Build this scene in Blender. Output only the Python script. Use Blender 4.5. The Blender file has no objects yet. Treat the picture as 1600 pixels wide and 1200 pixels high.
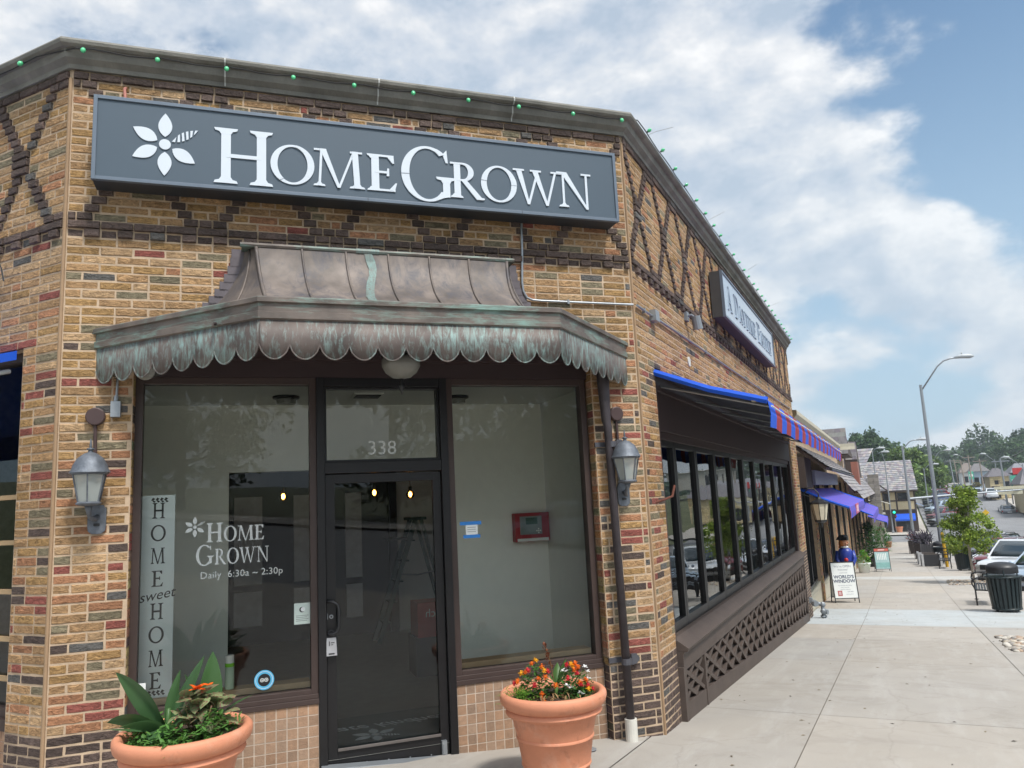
import bpy, bmesh, math, random
from mathutils import Vector, Matrix, noise
R = math.radians
rnd = random.Random(7)
S = 0.5 ** 0.5
# ------------------------------------------------------------------ camera
scene = bpy.context.scene
col = scene.collection
YAW, PIT, ROL = -0.44720907, 0.15464479, -0.04940237
fwd = Vector((math.sin(YAW) * math.cos(PIT), math.cos(YAW) * math.cos(PIT), math.sin(PIT)))
r0 = Vector((math.cos(YAW), -math.sin(YAW), 0)); u0 = r0.cross(fwd)
rt = r0 * math.cos(ROL) + u0 * math.sin(ROL); up = -r0 * math.sin(ROL) + u0 * math.cos(ROL)
cd = bpy.data.cameras.new('camera'); cam = bpy.data.objects.new('camera', cd); col.objects.link(cam)
m = Matrix((rt, up, -fwd)).transposed().to_4x4(); m.translation = Vector((0, 0, 1.9)); cam.matrix_world = m
cd.sensor_width = 36; cd.lens = 36 * 1203.276 / 1600; cd.clip_end = 3000; cd.clip_start = .05
scene.camera = cam
# ------------------------------------------------------------------ world and sun
SUN_EL, SUN_AZ = 58, 118          # azimuth measured clockwise from +Y
world = bpy.data.worlds.new('World'); scene.world = world; world.use_nodes = True
wn = world.node_tree; wn.nodes.clear()
def N(nt, t, **kw):
    n = nt.nodes.new(t)
    for k, v in kw.items():
        if k.startswith('i_'): n.inputs[k[2:].replace('_', ' ')].default_value = v
        else: setattr(n, k, v)
    return n
def L(nt, a, ao, b, bi): nt.links.new(a.outputs[ao], b.inputs[bi])
def math_n(nt, op, a, b=None, c=None, clamp=False):
    n = nt.nodes.new('ShaderNodeMath'); n.operation = op; n.use_clamp = clamp
    for i, v in enumerate((a, b, c)):
        if v is None: continue
        if isinstance(v, (int, float)): n.inputs[i].default_value = v
        else: nt.links.new(v, n.inputs[i])
    return n.outputs[0]
def ramp(nt, fac, pts):
    n = nt.nodes.new('ShaderNodeValToRGB'); e = n.color_ramp.elements
    while len(e) < len(pts): e.new(.5)
    for q, (p, c) in zip(e, pts): q.position = p; q.color = (*c, 1) if len(c) == 3 else c
    nt.links.new(fac, n.inputs[0]); return n.outputs[0]
def mixc(nt, f, a, b, mode='MIX'):
    n = nt.nodes.new('ShaderNodeMix'); n.data_type = 'RGBA'; n.blend_type = mode
    for i, v in ((0, f), (6, a), (7, b)):
        if isinstance(v, (int, float)): n.inputs[i].default_value = v
        elif isinstance(v, tuple): n.inputs[i].default_value = (*v, 1) if len(v) == 3 else v
        else: nt.links.new(v, n.inputs[i])
    return n.outputs[2]
sky = N(wn, 'ShaderNodeTexSky', sky_type='NISHITA', sun_disc=False, sun_elevation=R(SUN_EL), sun_rotation=R(SUN_AZ), altitude=250, air_density=1.0, dust_density=1.6, ozone_density=1.2)
tc = N(wn, 'ShaderNodeTexCoord'); sep = N(wn, 'ShaderNodeSeparateXYZ'); L(wn, tc, 'Generated', sep, 0)
def cloudnoise(off, scale, det, rough, dist=0.0):
    mp = N(wn, 'ShaderNodeMapping'); mp.inputs['Scale'].default_value = (1, 1, 1.75); mp.inputs['Location'].default_value = off; L(wn, tc, 'Generated', mp, 0)
    n = N(wn, 'ShaderNodeTexNoise', i_Scale=scale, i_Detail=det, i_Roughness=rough, i_Distortion=dist); L(wn, mp, 0, n, 'Vector'); return n.outputs[0]
OFF = (.35, .2, .0)
nbig = cloudnoise(OFF, 2.3, 4.0, .5)
nfin = cloudnoise(OFF, 4.6, 10.0, .60, .1)
nfin2 = cloudnoise((OFF[0] + .015, OFF[1] + .0, OFF[2] + .05), 4.6, 10.0, .60, .1)
npuf = cloudnoise((1.3, .4, 2.0), 13.0, 6.0, .58)
def dirmask(d, r_in, r_out):
    v = Vector(d).normalized(); dt = N(wn, 'ShaderNodeVectorMath', operation='DOT_PRODUCT'); L(wn, tc, 'Generated', dt, 0); dt.inputs[1].default_value = v
    mr = N(wn, 'ShaderNodeMapRange', interpolation_type='SMOOTHSTEP'); wn.links.new(dt.outputs['Value'], mr.inputs[0])
    mr.inputs[1].default_value = math.cos(R(r_out)); mr.inputs[2].default_value = math.cos(R(r_in)); return mr.outputs[0]
hole = dirmask((.13, .87, .49), 3, 13)
hole2 = dirmask((.21, .93, .32), 2, 9)
wisp = dirmask((.02, .98, .14), 3, 17)
edge = dirmask((-.25, .78, .55), 8, 34)
cov = math_n(wn, 'MULTIPLY_ADD', nbig, .62, math_n(wn, 'MULTIPLY_ADD', nfin, .55, .0))
cov = math_n(wn, 'MULTIPLY_ADD', hole, -.22, cov)
cov = math_n(wn, 'MULTIPLY_ADD', hole2, -.07, cov)
cov = math_n(wn, 'MULTIPLY_ADD', wisp, -.035, cov)
cov = math_n(wn, 'MULTIPLY_ADD', edge, .16, cov)
mr = N(wn, 'ShaderNodeMapRange', interpolation_type='SMOOTHSTEP'); wn.links.new(cov, mr.inputs[0]); mr.inputs[1].default_value = .465; mr.inputs[2].default_value = .58
alpha = mr.outputs[0]
lit = math_n(wn, 'MULTIPLY', math_n(wn, 'SUBTRACT', nfin, nfin2), 2.1)
shade = math_n(wn, 'ADD', lit, math_n(wn, 'MULTIPLY_ADD', npuf, .30, math_n(wn, 'MULTIPLY_ADD', cov, -.35, .56)))
ccol = ramp(wn, shade, [(.22, (.36, .43, .52)), (.38, (.46, .51, .58)), (.52, (.56, .59, .63)), (.64, (.66, .67, .685)), (.78, (.78, .775, .77))])
skyb = mixc(wn, 1.0, sky.outputs[0], (.082, .105, .110), 'MULTIPLY')
hz = N(wn, 'ShaderNodeMapRange', interpolation_type='SMOOTHSTEP'); wn.links.new(sep.outputs[2], hz.inputs[0]); hz.inputs[1].default_value = .66; hz.inputs[2].default_value = .0
skyc = mixc(wn, math_n(wn, 'MULTIPLY', hz.outputs[0], .85), skyb, (.36, .48, .58))
ccol2 = mixc(wn, math_n(wn, 'MULTIPLY', hz.outputs[0], .45), ccol, (.46, .54, .60))
fin0 = mixc(wn, math_n(wn, 'MULTIPLY', alpha, .92), skyc, ccol2)
aur = dirmask((math.sin(R(SUN_AZ)) * math.cos(R(SUN_EL)), math.cos(R(SUN_AZ)) * math.cos(R(SUN_EL)), math.sin(R(SUN_EL))), 4, 62)   # glow added to the unseen sky round the sun to brighten surfaces
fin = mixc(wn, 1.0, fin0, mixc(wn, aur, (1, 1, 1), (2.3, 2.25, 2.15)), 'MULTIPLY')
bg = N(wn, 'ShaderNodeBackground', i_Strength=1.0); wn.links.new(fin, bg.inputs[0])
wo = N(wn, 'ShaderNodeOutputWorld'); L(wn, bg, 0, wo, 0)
sl = bpy.data.lights.new('sun', 'SUN'); sl.energy = 2.6; sl.angle = R(9); sl.color = (1, .96, .90)
so = bpy.data.objects.new('sun', sl); col.objects.link(so)
sd = Vector((math.sin(R(SUN_AZ)) * math.cos(R(SUN_EL)), math.cos(R(SUN_AZ)) * math.cos(R(SUN_EL)), math.sin(R(SUN_EL))))
so.rotation_euler = (-sd).to_track_quat('-Z', 'Y').to_euler(); so.location = (0, 0, 30)
scene.view_settings.view_transform = 'Standard'; scene.view_settings.look = 'None'
scene.view_settings.exposure = 0.50; scene.view_settings.gamma = 1
scene.render.engine = 'CYCLES'; scene.cycles.max_bounces = 8; scene.cycles.transparent_max_bounces = 16
scene.cycles.caustics_reflective = False; scene.cycles.caustics_refractive = False

# ------------------------------------------------------------------ frames and terrain
D = 6.3
FR = lambda a, o, z: (S * (a - D + o), S * (a + D - o), z)      # diagonal shop front: along, outward, up
RT = lambda a, o, z: (-2.0 + o, a, z)                            # street side wall
LT = lambda a, o, z: (a, 3.547 - o, z)                           # left side wall
PY = [-120, 0, 20, 30, 43, 60, 80, 95, 106, 120, 131, 150, 200, 300, 450, 900]
PZ = [8.74, .34, -1.06, -1.62, -2.25, -2.9, -3.45, -3.65, -3.7, -2.95, -2.3, -.8, .9, 1.8, 1.9, 1.9]
def gz(y):
    if y <= PY[0]: return PZ[0]
    for i in range(len(PY) - 1):
        if y <= PY[i + 1]: return PZ[i] + (PZ[i + 1] - PZ[i]) * (y - PY[i]) / (PY[i + 1] - PY[i])
    return PZ[-1]

# ------------------------------------------------------------------ mesh builder
ORG = {}
class MB:
    def __init__(s, T=None): s.v, s.f, s.mi, s.c, s.T = [], [], [], [], T
    def add(s, vs, fs, mi=0, c=(1, 1, 1)):
        b = len(s.v); T = s.T
        s.v += [T(*p) if T else tuple(p) for p in vs]; s.f += [[b + i for i in f] for f in fs]; s.mi += [mi] * len(fs); s.c += [c] * len(vs); return s
    def box(s, a0, a1, b0, b1, c0, c1, mi=0, c=(1, 1, 1)):
        return s.add([(a0, b0, c0), (a1, b0, c0), (a1, b1, c0), (a0, b1, c0), (a0, b0, c1), (a1, b0, c1), (a1, b1, c1), (a0, b1, c1)],
                     [(0, 3, 2, 1), (4, 5, 6, 7), (0, 1, 5, 4), (1, 2, 6, 5), (2, 3, 7, 6), (3, 0, 4, 7)], mi, c)
    def prism(s, poly, vec, mi=0, c=(1, 1, 1)):
        n = len(poly); p2 = [tuple(a + b for a, b in zip(p, vec)) for p in poly]
        return s.add(list(poly) + p2, [list(range(n)), list(range(2 * n - 1, n - 1, -1))] + [(i, (i + 1) % n, n + (i + 1) % n, n + i) for i in range(n)], mi, c)
    def tube(s, path, r, n=8, mi=0, cap=True, c=(1, 1, 1)):
        P = [Vector(p) for p in path]; rs = r if isinstance(r, (list, tuple)) else [r] * len(P); vs = []
        prev = None
        for i, p in enumerate(P):
            d = (P[min(i + 1, len(P) - 1)] - P[max(i - 1, 0)]).normalized()
            if prev is None:
                u = d.cross(Vector((0, 0, 1)))
                if u.length < .1: u = d.cross(Vector((0, 1, 0)))
            else: u = prev - d * prev.dot(d)
            u.normalize(); prev = u; w = d.cross(u)
            vs += [tuple(p + (u * math.cos(2 * math.pi * k / n) + w * math.sin(2 * math.pi * k / n)) * rs[i]) for k in range(n)]
        fs = [(i * n + k, i * n + (k + 1) % n, (i + 1) * n + (k + 1) % n, (i + 1) * n + k) for i in range(len(P) - 1) for k in range(n)]
        if cap: fs += [list(range(n))[::-1], [(len(P) - 1) * n + k for k in range(n)]]
        return s.add(vs, fs, mi, c)
    def lathe(s, prof, cx=0, cy=0, n=24, mi=0, sx=1, sy=1, rot=0, c=(1, 1, 1)):
        vs = [(cx + r * sx * math.cos(2 * math.pi * k / n + rot), cy + r * sy * math.sin(2 * math.pi * k / n + rot), z) for r, z in prof for k in range(n)]
        fs = [(i * n + k, i * n + (k + 1) % n, (i + 1) * n + (k + 1) % n, (i + 1) * n + k) for i in range(len(prof) - 1) for k in range(n)]
        if prof[0][0] > 1e-4: fs.append(list(range(n))[::-1])
        if prof[-1][0] > 1e-4: fs.append([(len(prof) - 1) * n + k for k in range(n)])
        return s.add(vs, fs, mi, c)
    def grid(s, rows, mi=0, c=(1, 1, 1)):
        n = len(rows[0]); vs = [p for r in rows for p in r]
        return s.add(vs, [(i * n + k, i * n + k + 1, (i + 1) * n + k + 1, (i + 1) * n + k) for i in range(len(rows) - 1) for k in range(n - 1)], mi, c)
    def sphere(s, cx, cy, cz, rx, ry=None, rz=None, n=10, mi=0, c=(1, 1, 1)):
        ry = ry or rx; rz = rz or rx
        prof = [(max(math.sin(math.pi * i / n), 1e-5), -math.cos(math.pi * i / n)) for i in range(n + 1)]
        vs = [(cx + rx * r * math.cos(2 * math.pi * k / (n + 2)), cy + ry * r * math.sin(2 * math.pi * k / (n + 2)), cz + rz * z) for r, z in prof for k in range(n + 2)]
        m_ = n + 2
        return s.add(vs, [(i * m_ + k, i * m_ + (k + 1) % m_, (i + 1) * m_ + (k + 1) % m_, (i + 1) * m_ + k) for i in range(n) for k in range(m_)], mi, c)
    def build(s, name, mats, parent=None, smooth=False, bevel=0, recalc=True, T=None, origin=None):
        if not isinstance(mats, (list, tuple)): mats = [mats]
        o = Vector(ORG.get(parent.name, (0, 0, 0))) if parent else Vector(origin or (0, 0, 0))
        me = bpy.data.meshes.new(name)
        vs = [(p[0] - o[0], p[1] - o[1], p[2] - o[2]) for p in s.v]
        me.from_pydata(vs, [], s.f); 
        ca = me.color_attributes.new('Col', 'FLOAT_COLOR', 'POINT')
        ca.data.foreach_set('color', [q for c in s.c for q in (c[0], c[1], c[2], 1.0)])
        for mm in mats: me.materials.append(mm)
        me.polygons.foreach_set('material_index', s.mi)
        if recalc:
            b = bmesh.new(); b.from_mesh(me); bmesh.ops.remove_doubles(b, verts=b.verts, dist=1e-6) if smooth else None
            bmesh.ops.recalc_face_normals(b, faces=b.faces); b.to_mesh(me); b.free()
        if smooth: me.polygons.foreach_set('use_smooth', [True] * len(me.polygons))
        ob = bpy.data.objects.new(name, me); col.objects.link(ob)
        if parent: ob.parent = parent
        elif origin: ob.location = origin
        ORG[ob.name] = tuple(o)
        if smooth == 'auto' or bevel:
            pass
        if bevel:
            md = ob.modifiers.new('bevel', 'BEVEL'); md.width = bevel; md.segments = 2; md.limit_method = 'ANGLE'; md.angle_limit = R(40)
        return ob
def smooth_by_angle(ob, ang=35):
    me = ob.data; b = bmesh.new(); b.from_mesh(me)
    for e in b.edges:
        e.smooth = not (len(e.link_faces) == 2 and e.calc_face_angle(0) > R(ang))
    for f in b.faces: f.smooth = True
    b.to_mesh(me); b.free(); return ob
def tag(o, label=None, cat=None, group=None, kind=None):
    if label: o['label'] = label
    if cat: o['category'] = cat
    if group: o['group'] = group
    if kind: o['kind'] = kind
    return o
def thing(name, label, cat, loc=(0, 0, 0), group=None):
    o = bpy.data.objects.new(name, None); col.objects.link(o); o.location = loc; o.empty_display_size = .2
    ORG[o.name] = tuple(loc); return tag(o, label, cat, group)
def copy_tree(o, parent=None):
    c = o.copy(); col.objects.link(c)
    if parent: c.parent = parent
    ORG[c.name] = ORG.get(o.name, (0, 0, 0))
    for ch in list(o.children): copy_tree(ch, c)
    return c
def place(o, loc, rz=0, sc=1):
    o.location = loc; o.rotation_euler = (0, 0, rz); o.scale = (sc, sc, sc); return o

# ------------------------------------------------------------------ materials
MATS = {}
def mat(name, c, rough=.7, metal=0, var=.15, scale=8, bump=0, bscale=60, attr=False, spec=.5, emis=None, stretch=None, dirt=0, coat=0, trans=0):
    if name in MATS: return MATS[name]
    ma = bpy.data.materials.new(name); ma.use_nodes = True; nt = ma.node_tree; b = nt.nodes['Principled BSDF']
    tcn = N(nt, 'ShaderNodeTexCoord'); mp = N(nt, 'ShaderNodeMapping'); L(nt, tcn, 'Object', mp, 0)
    if stretch: mp.inputs['Scale'].default_value = stretch
    no = N(nt, 'ShaderNodeTexNoise', i_Scale=float(scale), i_Detail=6.0, i_Roughness=.6); L(nt, mp, 0, no, 'Vector')
    f = math_n(nt, 'MULTIPLY_ADD', no.outputs[0], 2 * var * 2, 1 - 2 * var)
    if attr:
        at = N(nt, 'ShaderNodeAttribute', attribute_name='Col'); base = mixc(nt, 1.0, at.outputs[0], (*c, 1), 'MULTIPLY')
    else: base = (*c, 1)
    cc = N(nt, 'ShaderNodeCombineColor'); [nt.links.new(f, cc.inputs[i]) for i in range(3)]
    bc = mixc(nt, 1.0, base, cc.outputs[0], 'MULTIPLY')
    if dirt:
        nd = N(nt, 'ShaderNodeTexNoise', i_Scale=float(scale) * .22, i_Detail=8.0, i_Roughness=.7); L(nt, mp, 0, nd, 'Vector')
        df = ramp(nt, nd.outputs[0], [(.45, (0, 0, 0)), (.7, (1, 1, 1))])
        bc = mixc(nt, math_n(nt, 'MULTIPLY', df, dirt), bc, tuple(x * .45 for x in c))
    nt.links.new(bc, b.inputs['Base Color'])
    b.inputs['Roughness'].default_value = rough; b.inputs['Metallic'].default_value = metal
    b.inputs['Specular IOR Level'].default_value = spec; b.inputs['Coat Weight'].default_value = coat
    if bump:
        nb = N(nt, 'ShaderNodeTexNoise', i_Scale=float(bscale), i_Detail=5.0, i_Roughness=.6); L(nt, mp, 0, nb, 'Vector')
        bn = N(nt, 'ShaderNodeBump', i_Strength=float(min(bump, 1)), i_Distance=.01 * max(1, bump)); L(nt, nb, 0, bn, 'Height'); L(nt, bn, 0, b, 'Normal')
    if emis: b.inputs['Emission Color'].default_value = (*emis[:3], 1); b.inputs['Emission Strength'].default_value = emis[3]
    MATS[name] = ma; return ma
def glass_mat(name, tint=(.75, .8, .76), ior=1.6, wav=.0, rough=0.0, wscale=1.5):
    ma = bpy.data.materials.new(name); ma.use_nodes = True; nt = ma.node_tree; nt.nodes.clear()
    out = N(nt, 'ShaderNodeOutputMaterial'); tr = N(nt, 'ShaderNodeBsdfTransparent'); tr.inputs[0].default_value = (*tint, 1)
    gl = N(nt, 'ShaderNodeBsdfGlossy', i_Roughness=rough); gl.inputs[0].default_value = (.95, .97, .97, 1); fr = N(nt, 'ShaderNodeFresnel', i_IOR=ior); mx = N(nt, 'ShaderNodeMixShader')
    if wav:
        tcn = N(nt, 'ShaderNodeTexCoord'); nb = N(nt, 'ShaderNodeTexNoise', i_Scale=wscale, i_Detail=1.0); L(nt, tcn, 'Object', nb, 'Vector')
        bn = N(nt, 'ShaderNodeBump', i_Strength=1.0, i_Distance=wav); L(nt, nb, 0, bn, 'Height'); L(nt, bn, 0, gl, 'Normal')
    L(nt, fr, 0, mx, 0); L(nt, tr, 0, mx, 1); L(nt, gl, 0, mx, 2); L(nt, mx, 0, out, 0); return ma
def brick_mat():
    ma = bpy.data.materials.new('brick'); ma.use_nodes = True; nt = ma.node_tree; b = nt.nodes['Principled BSDF']
    tcn = N(nt, 'ShaderNodeTexCoord'); at = N(nt, 'ShaderNodeAttribute', attribute_name='Col')
    mp = N(nt, 'ShaderNodeMapping'); mp.inputs['Scale'].default_value = (1, 1, 2.2); L(nt, tcn, 'Object', mp, 0)
    na = N(nt, 'ShaderNodeTexNoise', i_Scale=22.0, i_Detail=7.0, i_Roughness=.68, i_Distortion=.8); L(nt, mp, 0, na, 'Vector')
    nb = N(nt, 'ShaderNodeTexNoise', i_Scale=90.0, i_Detail=4.0, i_Roughness=.7); L(nt, mp, 0, nb, 'Vector')
    gr = N(nt, 'ShaderNodeTexNoise', i_Scale=1.1, i_Detail=7.0, i_Roughness=.65); L(nt, tcn, 'Object', gr, 'Vector')
    f = math_n(nt, 'MULTIPLY', math_n(nt, 'MULTIPLY_ADD', na.outputs[0], 2.7, -.32), math_n(nt, 'MULTIPLY_ADD', gr.outputs[0], .9, .52))
    cc = N(nt, 'ShaderNodeCombineColor'); [nt.links.new(f, cc.inputs[i]) for i in range(3)]
    c1 = mixc(nt, 1.0, at.outputs[0], cc.outputs[0], 'MULTIPLY')
    sp = ramp(nt, nb.outputs[0], [(.60, (0, 0, 0)), (.72, (1, 1, 1))])
    c2 = mixc(nt, math_n(nt, 'MULTIPLY', sp, .35), c1, (.05, .035, .03))
    nt.links.new(c2, b.inputs['Base Color']); b.inputs['Roughness'].default_value = .82; b.inputs['Specular IOR Level'].default_value = .3
    mus = N(nt, 'ShaderNodeTexNoise', i_Scale=30.0, i_Detail=6.0, i_Roughness=.62, i_Distortion=1.6); mus.noise_type = 'RIDGED_MULTIFRACTAL'; L(nt, mp, 0, mus, 'Vector')
    hh = math_n(nt, 'MULTIPLY_ADD', mus.outputs[0], .5, math_n(nt, 'MULTIPLY', na.outputs[0], 1.2))
    bn = N(nt, 'ShaderNodeBump', i_Strength=1.0, i_Distance=.018); nt.links.new(hh, bn.inputs['Height']); L(nt, bn, 0, b, 'Normal')
    return ma
def copper_mat(name, brown, green, lo, hi, vs=(9, 9, 1.0)):
    ma = bpy.data.materials.new(name); ma.use_nodes = True; nt = ma.node_tree; b = nt.nodes['Principled BSDF']
    tcn = N(nt, 'ShaderNodeTexCoord'); mp = N(nt, 'ShaderNodeMapping'); mp.inputs['Scale'].default_value = vs; L(nt, tcn, 'Object', mp, 0)
    a = N(nt, 'ShaderNodeTexNoise', i_Scale=2.6, i_Detail=9.0, i_Roughness=.72, i_Distortion=.5); L(nt, mp, 0, a, 'Vector')
    c_ = N(nt, 'ShaderNodeTexNoise', i_Scale=1.6, i_Detail=5.0, i_Roughness=.6); L(nt, tcn, 'Object', c_, 'Vector')
    f = math_n(nt, 'MULTIPLY_ADD', c_.outputs[0], .35, math_n(nt, 'MULTIPLY', a.outputs[0], .80))
    fr = ramp(nt, f, [(lo, (0, 0, 0)), (hi, (1, 1, 1))])
    d = N(nt, 'ShaderNodeTexNoise', i_Scale=5.0, i_Detail=6.0); L(nt, tcn, 'Object', d, 'Vector')
    br = ramp(nt, d.outputs[0], [(.3, tuple(x * .6 for x in brown)), (.7, tuple(x * 1.35 for x in brown))])
    nt.links.new(mixc(nt, fr, br, green), b.inputs['Base Color'])
    b.inputs['Roughness'].default_value = .6; b.inputs['Metallic'].default_value = .15
    bn = N(nt, 'ShaderNodeBump', i_Strength=.4, i_Distance=.006); L(nt, a, 0, bn, 'Height'); L(nt, bn, 0, b, 'Normal')
    return ma
def leaf_mat(name, c, var=.3, attr=False, scale=3, rough=.5, mottle=None):
    ma = bpy.data.materials.new(name); ma.use_nodes = True; nt = ma.node_tree; b = nt.nodes['Principled BSDF']; out = nt.nodes['Material Output']
    tcn = N(nt, 'ShaderNodeTexCoord'); no = N(nt, 'ShaderNodeTexNoise', i_Scale=float(scale), i_Detail=4.0); L(nt, tcn, 'Object', no, 'Vector')
    base = N(nt, 'ShaderNodeAttribute', attribute_name='Col').outputs[0]
    base = mixc(nt, 1.0, base, (*c, 1), 'MULTIPLY')
    cc = N(nt, 'ShaderNodeCombineColor'); f = math_n(nt, 'MULTIPLY_ADD', no.outputs[0], var * 2, 1 - var); [nt.links.new(f, cc.inputs[i]) for i in range(3)]
    bc = mixc(nt, 1.0, base, cc.outputs[0], 'MULTIPLY')
    if mottle:
        n4 = N(nt, 'ShaderNodeTexNoise', i_Scale=90.0, i_Detail=3.0); L(nt, tcn, 'Object', n4, 'Vector')
        bc = mixc(nt, ramp(nt, n4.outputs[0], [(.5, (0, 0, 0)), (.56, (1, 1, 1))]), bc, mottle)
    nt.links.new(bc, b.inputs['Base Color']); b.inputs['Roughness'].default_value = rough; b.inputs['Specular IOR Level'].default_value = .35
    tl = N(nt, 'ShaderNodeBsdfTranslucent'); nt.links.new(bc, tl.inputs[0]); mx = N(nt, 'ShaderNodeMixShader', ); mx.inputs[0].default_value = .3
    L(nt, b, 0, mx, 1); L(nt, tl, 0, mx, 2); L(nt, mx, 0, out, 0); return ma

BRICK = brick_mat()
MORTAR = mat('mortar', (.52, .385, .265), .9, var=.2, scale=9, bump=.5, bscale=120, dirt=.45)
CAULK = mat('caulk', (.33, .215, .125), .8, var=.1)
CONC = mat('cast_concrete', (.21, .20, .175), .85, var=.25, scale=5, bump=.5, bscale=50, dirt=.8)
BLACKM = mat('black_aluminium', (.016, .015, .016), .38, .3, var=.1)
BROWNM = mat('brown_aluminium', (.055, .035, .030), .5, .1, var=.1)
BROWNW = mat('brown_painted_wood', (.082, .060, .050), .62, var=.18, scale=6, bump=.3, bscale=30, dirt=.4)
SOFF = mat('soffit_board', (.035, .018, .018), .6, var=.1)
TILE = mat('stone_tile', (1, 1, 1), .6, var=.2, scale=30, attr=True, bump=.3, bscale=90)
GROUT = mat('tile_grout', (.56, .46, .37), .9, dirt=.4)
SLATE = mat('sign_face', (.060, .088, .118), .5, var=.02, scale=2)
SLATED = mat('sign_side', (.03, .033, .038), .5, var=.05)
SIGNEDGE = mat('sign_trim', (.13, .16, .20), .4, .2, var=.05)
WHITE = mat('white_acrylic', (.62, .67, .73), .35, var=.02)
VINYL = mat('window_vinyl', (.58, .60, .58), .6, var=.02)
GALV = mat('galvanized_steel', (.32, .34, .36), .42, .6, var=.12, scale=12)
GALVD = mat('dull_steel', (.26, .28, .30), .5, .4, var=.12)
PEWTER = mat('weathered_pewter', (.135, .15, .175), .55, .35, var=.35, scale=20, bump=.3)
DBROWN = mat('dark_brown_metal', (.07, .042, .04), .5, .2, var=.1)
LGLASS = mat('frosted_lamp_glass', (.21, .21, .19), .25, var=.12, scale=10)
TERRA = mat('terracotta', (.62, .25, .14), .68, var=.10, scale=5, bump=.12, bscale=80, dirt=.15)
def bloom():
    nt = TERRA.node_tree; b = nt.nodes['Principled BSDF']; src = b.inputs['Base Color'].links[0].from_socket
    tcn = N(nt, 'ShaderNodeTexCoord'); a = N(nt, 'ShaderNodeTexNoise', i_Scale=4.5, i_Detail=9.0, i_Roughness=.72, i_Distortion=.4); L(nt, tcn, 'Object', a, 'Vector')
    c = mixc(nt, math_n(nt, 'MULTIPLY', ramp(nt, a.outputs[0], [(.54, (0, 0, 0)), (.74, (1, 1, 1))]), .40), src, (.66, .46, .36))
    g = N(nt, 'ShaderNodeTexNoise', i_Scale=9.0, i_Detail=8.0, i_Roughness=.7); L(nt, tcn, 'Object', g, 'Vector')
    c = mixc(nt, math_n(nt, 'MULTIPLY', ramp(nt, g.outputs[0], [(.56, (0, 0, 0)), (.66, (1, 1, 1))]), .30), c, (.30, .10, .05)); nt.links.new(c, b.inputs['Base Color'])
bloom()
SOIL = mat('potting_soil', (.035, .024, .017), .95, var=.4, scale=40, bump=1, bscale=60)
BLACK = mat('black_paint', (.018, .018, .020), .45, var=.05)
INTW = mat('interior_wall', (.80, .80, .74), .85, var=.03)
INTC = mat('interior_ceiling', (.66, .66, .62), .85, var=.03)
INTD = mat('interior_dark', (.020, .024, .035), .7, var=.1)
INTF = mat('interior_floor', (.22, .22, .20), .4, var=.15)
TAN = mat('tan_ledge', (.50, .36, .22), .7, var=.08)
PAPER = mat('white_paper', (.78, .80, .78), .6, var=.02)
GLASSF = glass_mat('front_glass', (.96, .98, .94), 1.50, .0012, wscale=1.0)
GLASSD = glass_mat('door_glass', (.86, .90, .90), 1.52, .0010, wscale=1.2)
GLASSS = glass_mat('side_glass', (.50, .54, .54), 1.75, .0035, wscale=1.8)
BLUE = mat('blue_canvas', (.004, .085, .58), .75, var=.08, bump=.15, bscale=200)
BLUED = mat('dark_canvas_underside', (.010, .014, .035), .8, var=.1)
RED = mat('red_canvas', (.30, .022, .035), .75, var=.08)

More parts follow.
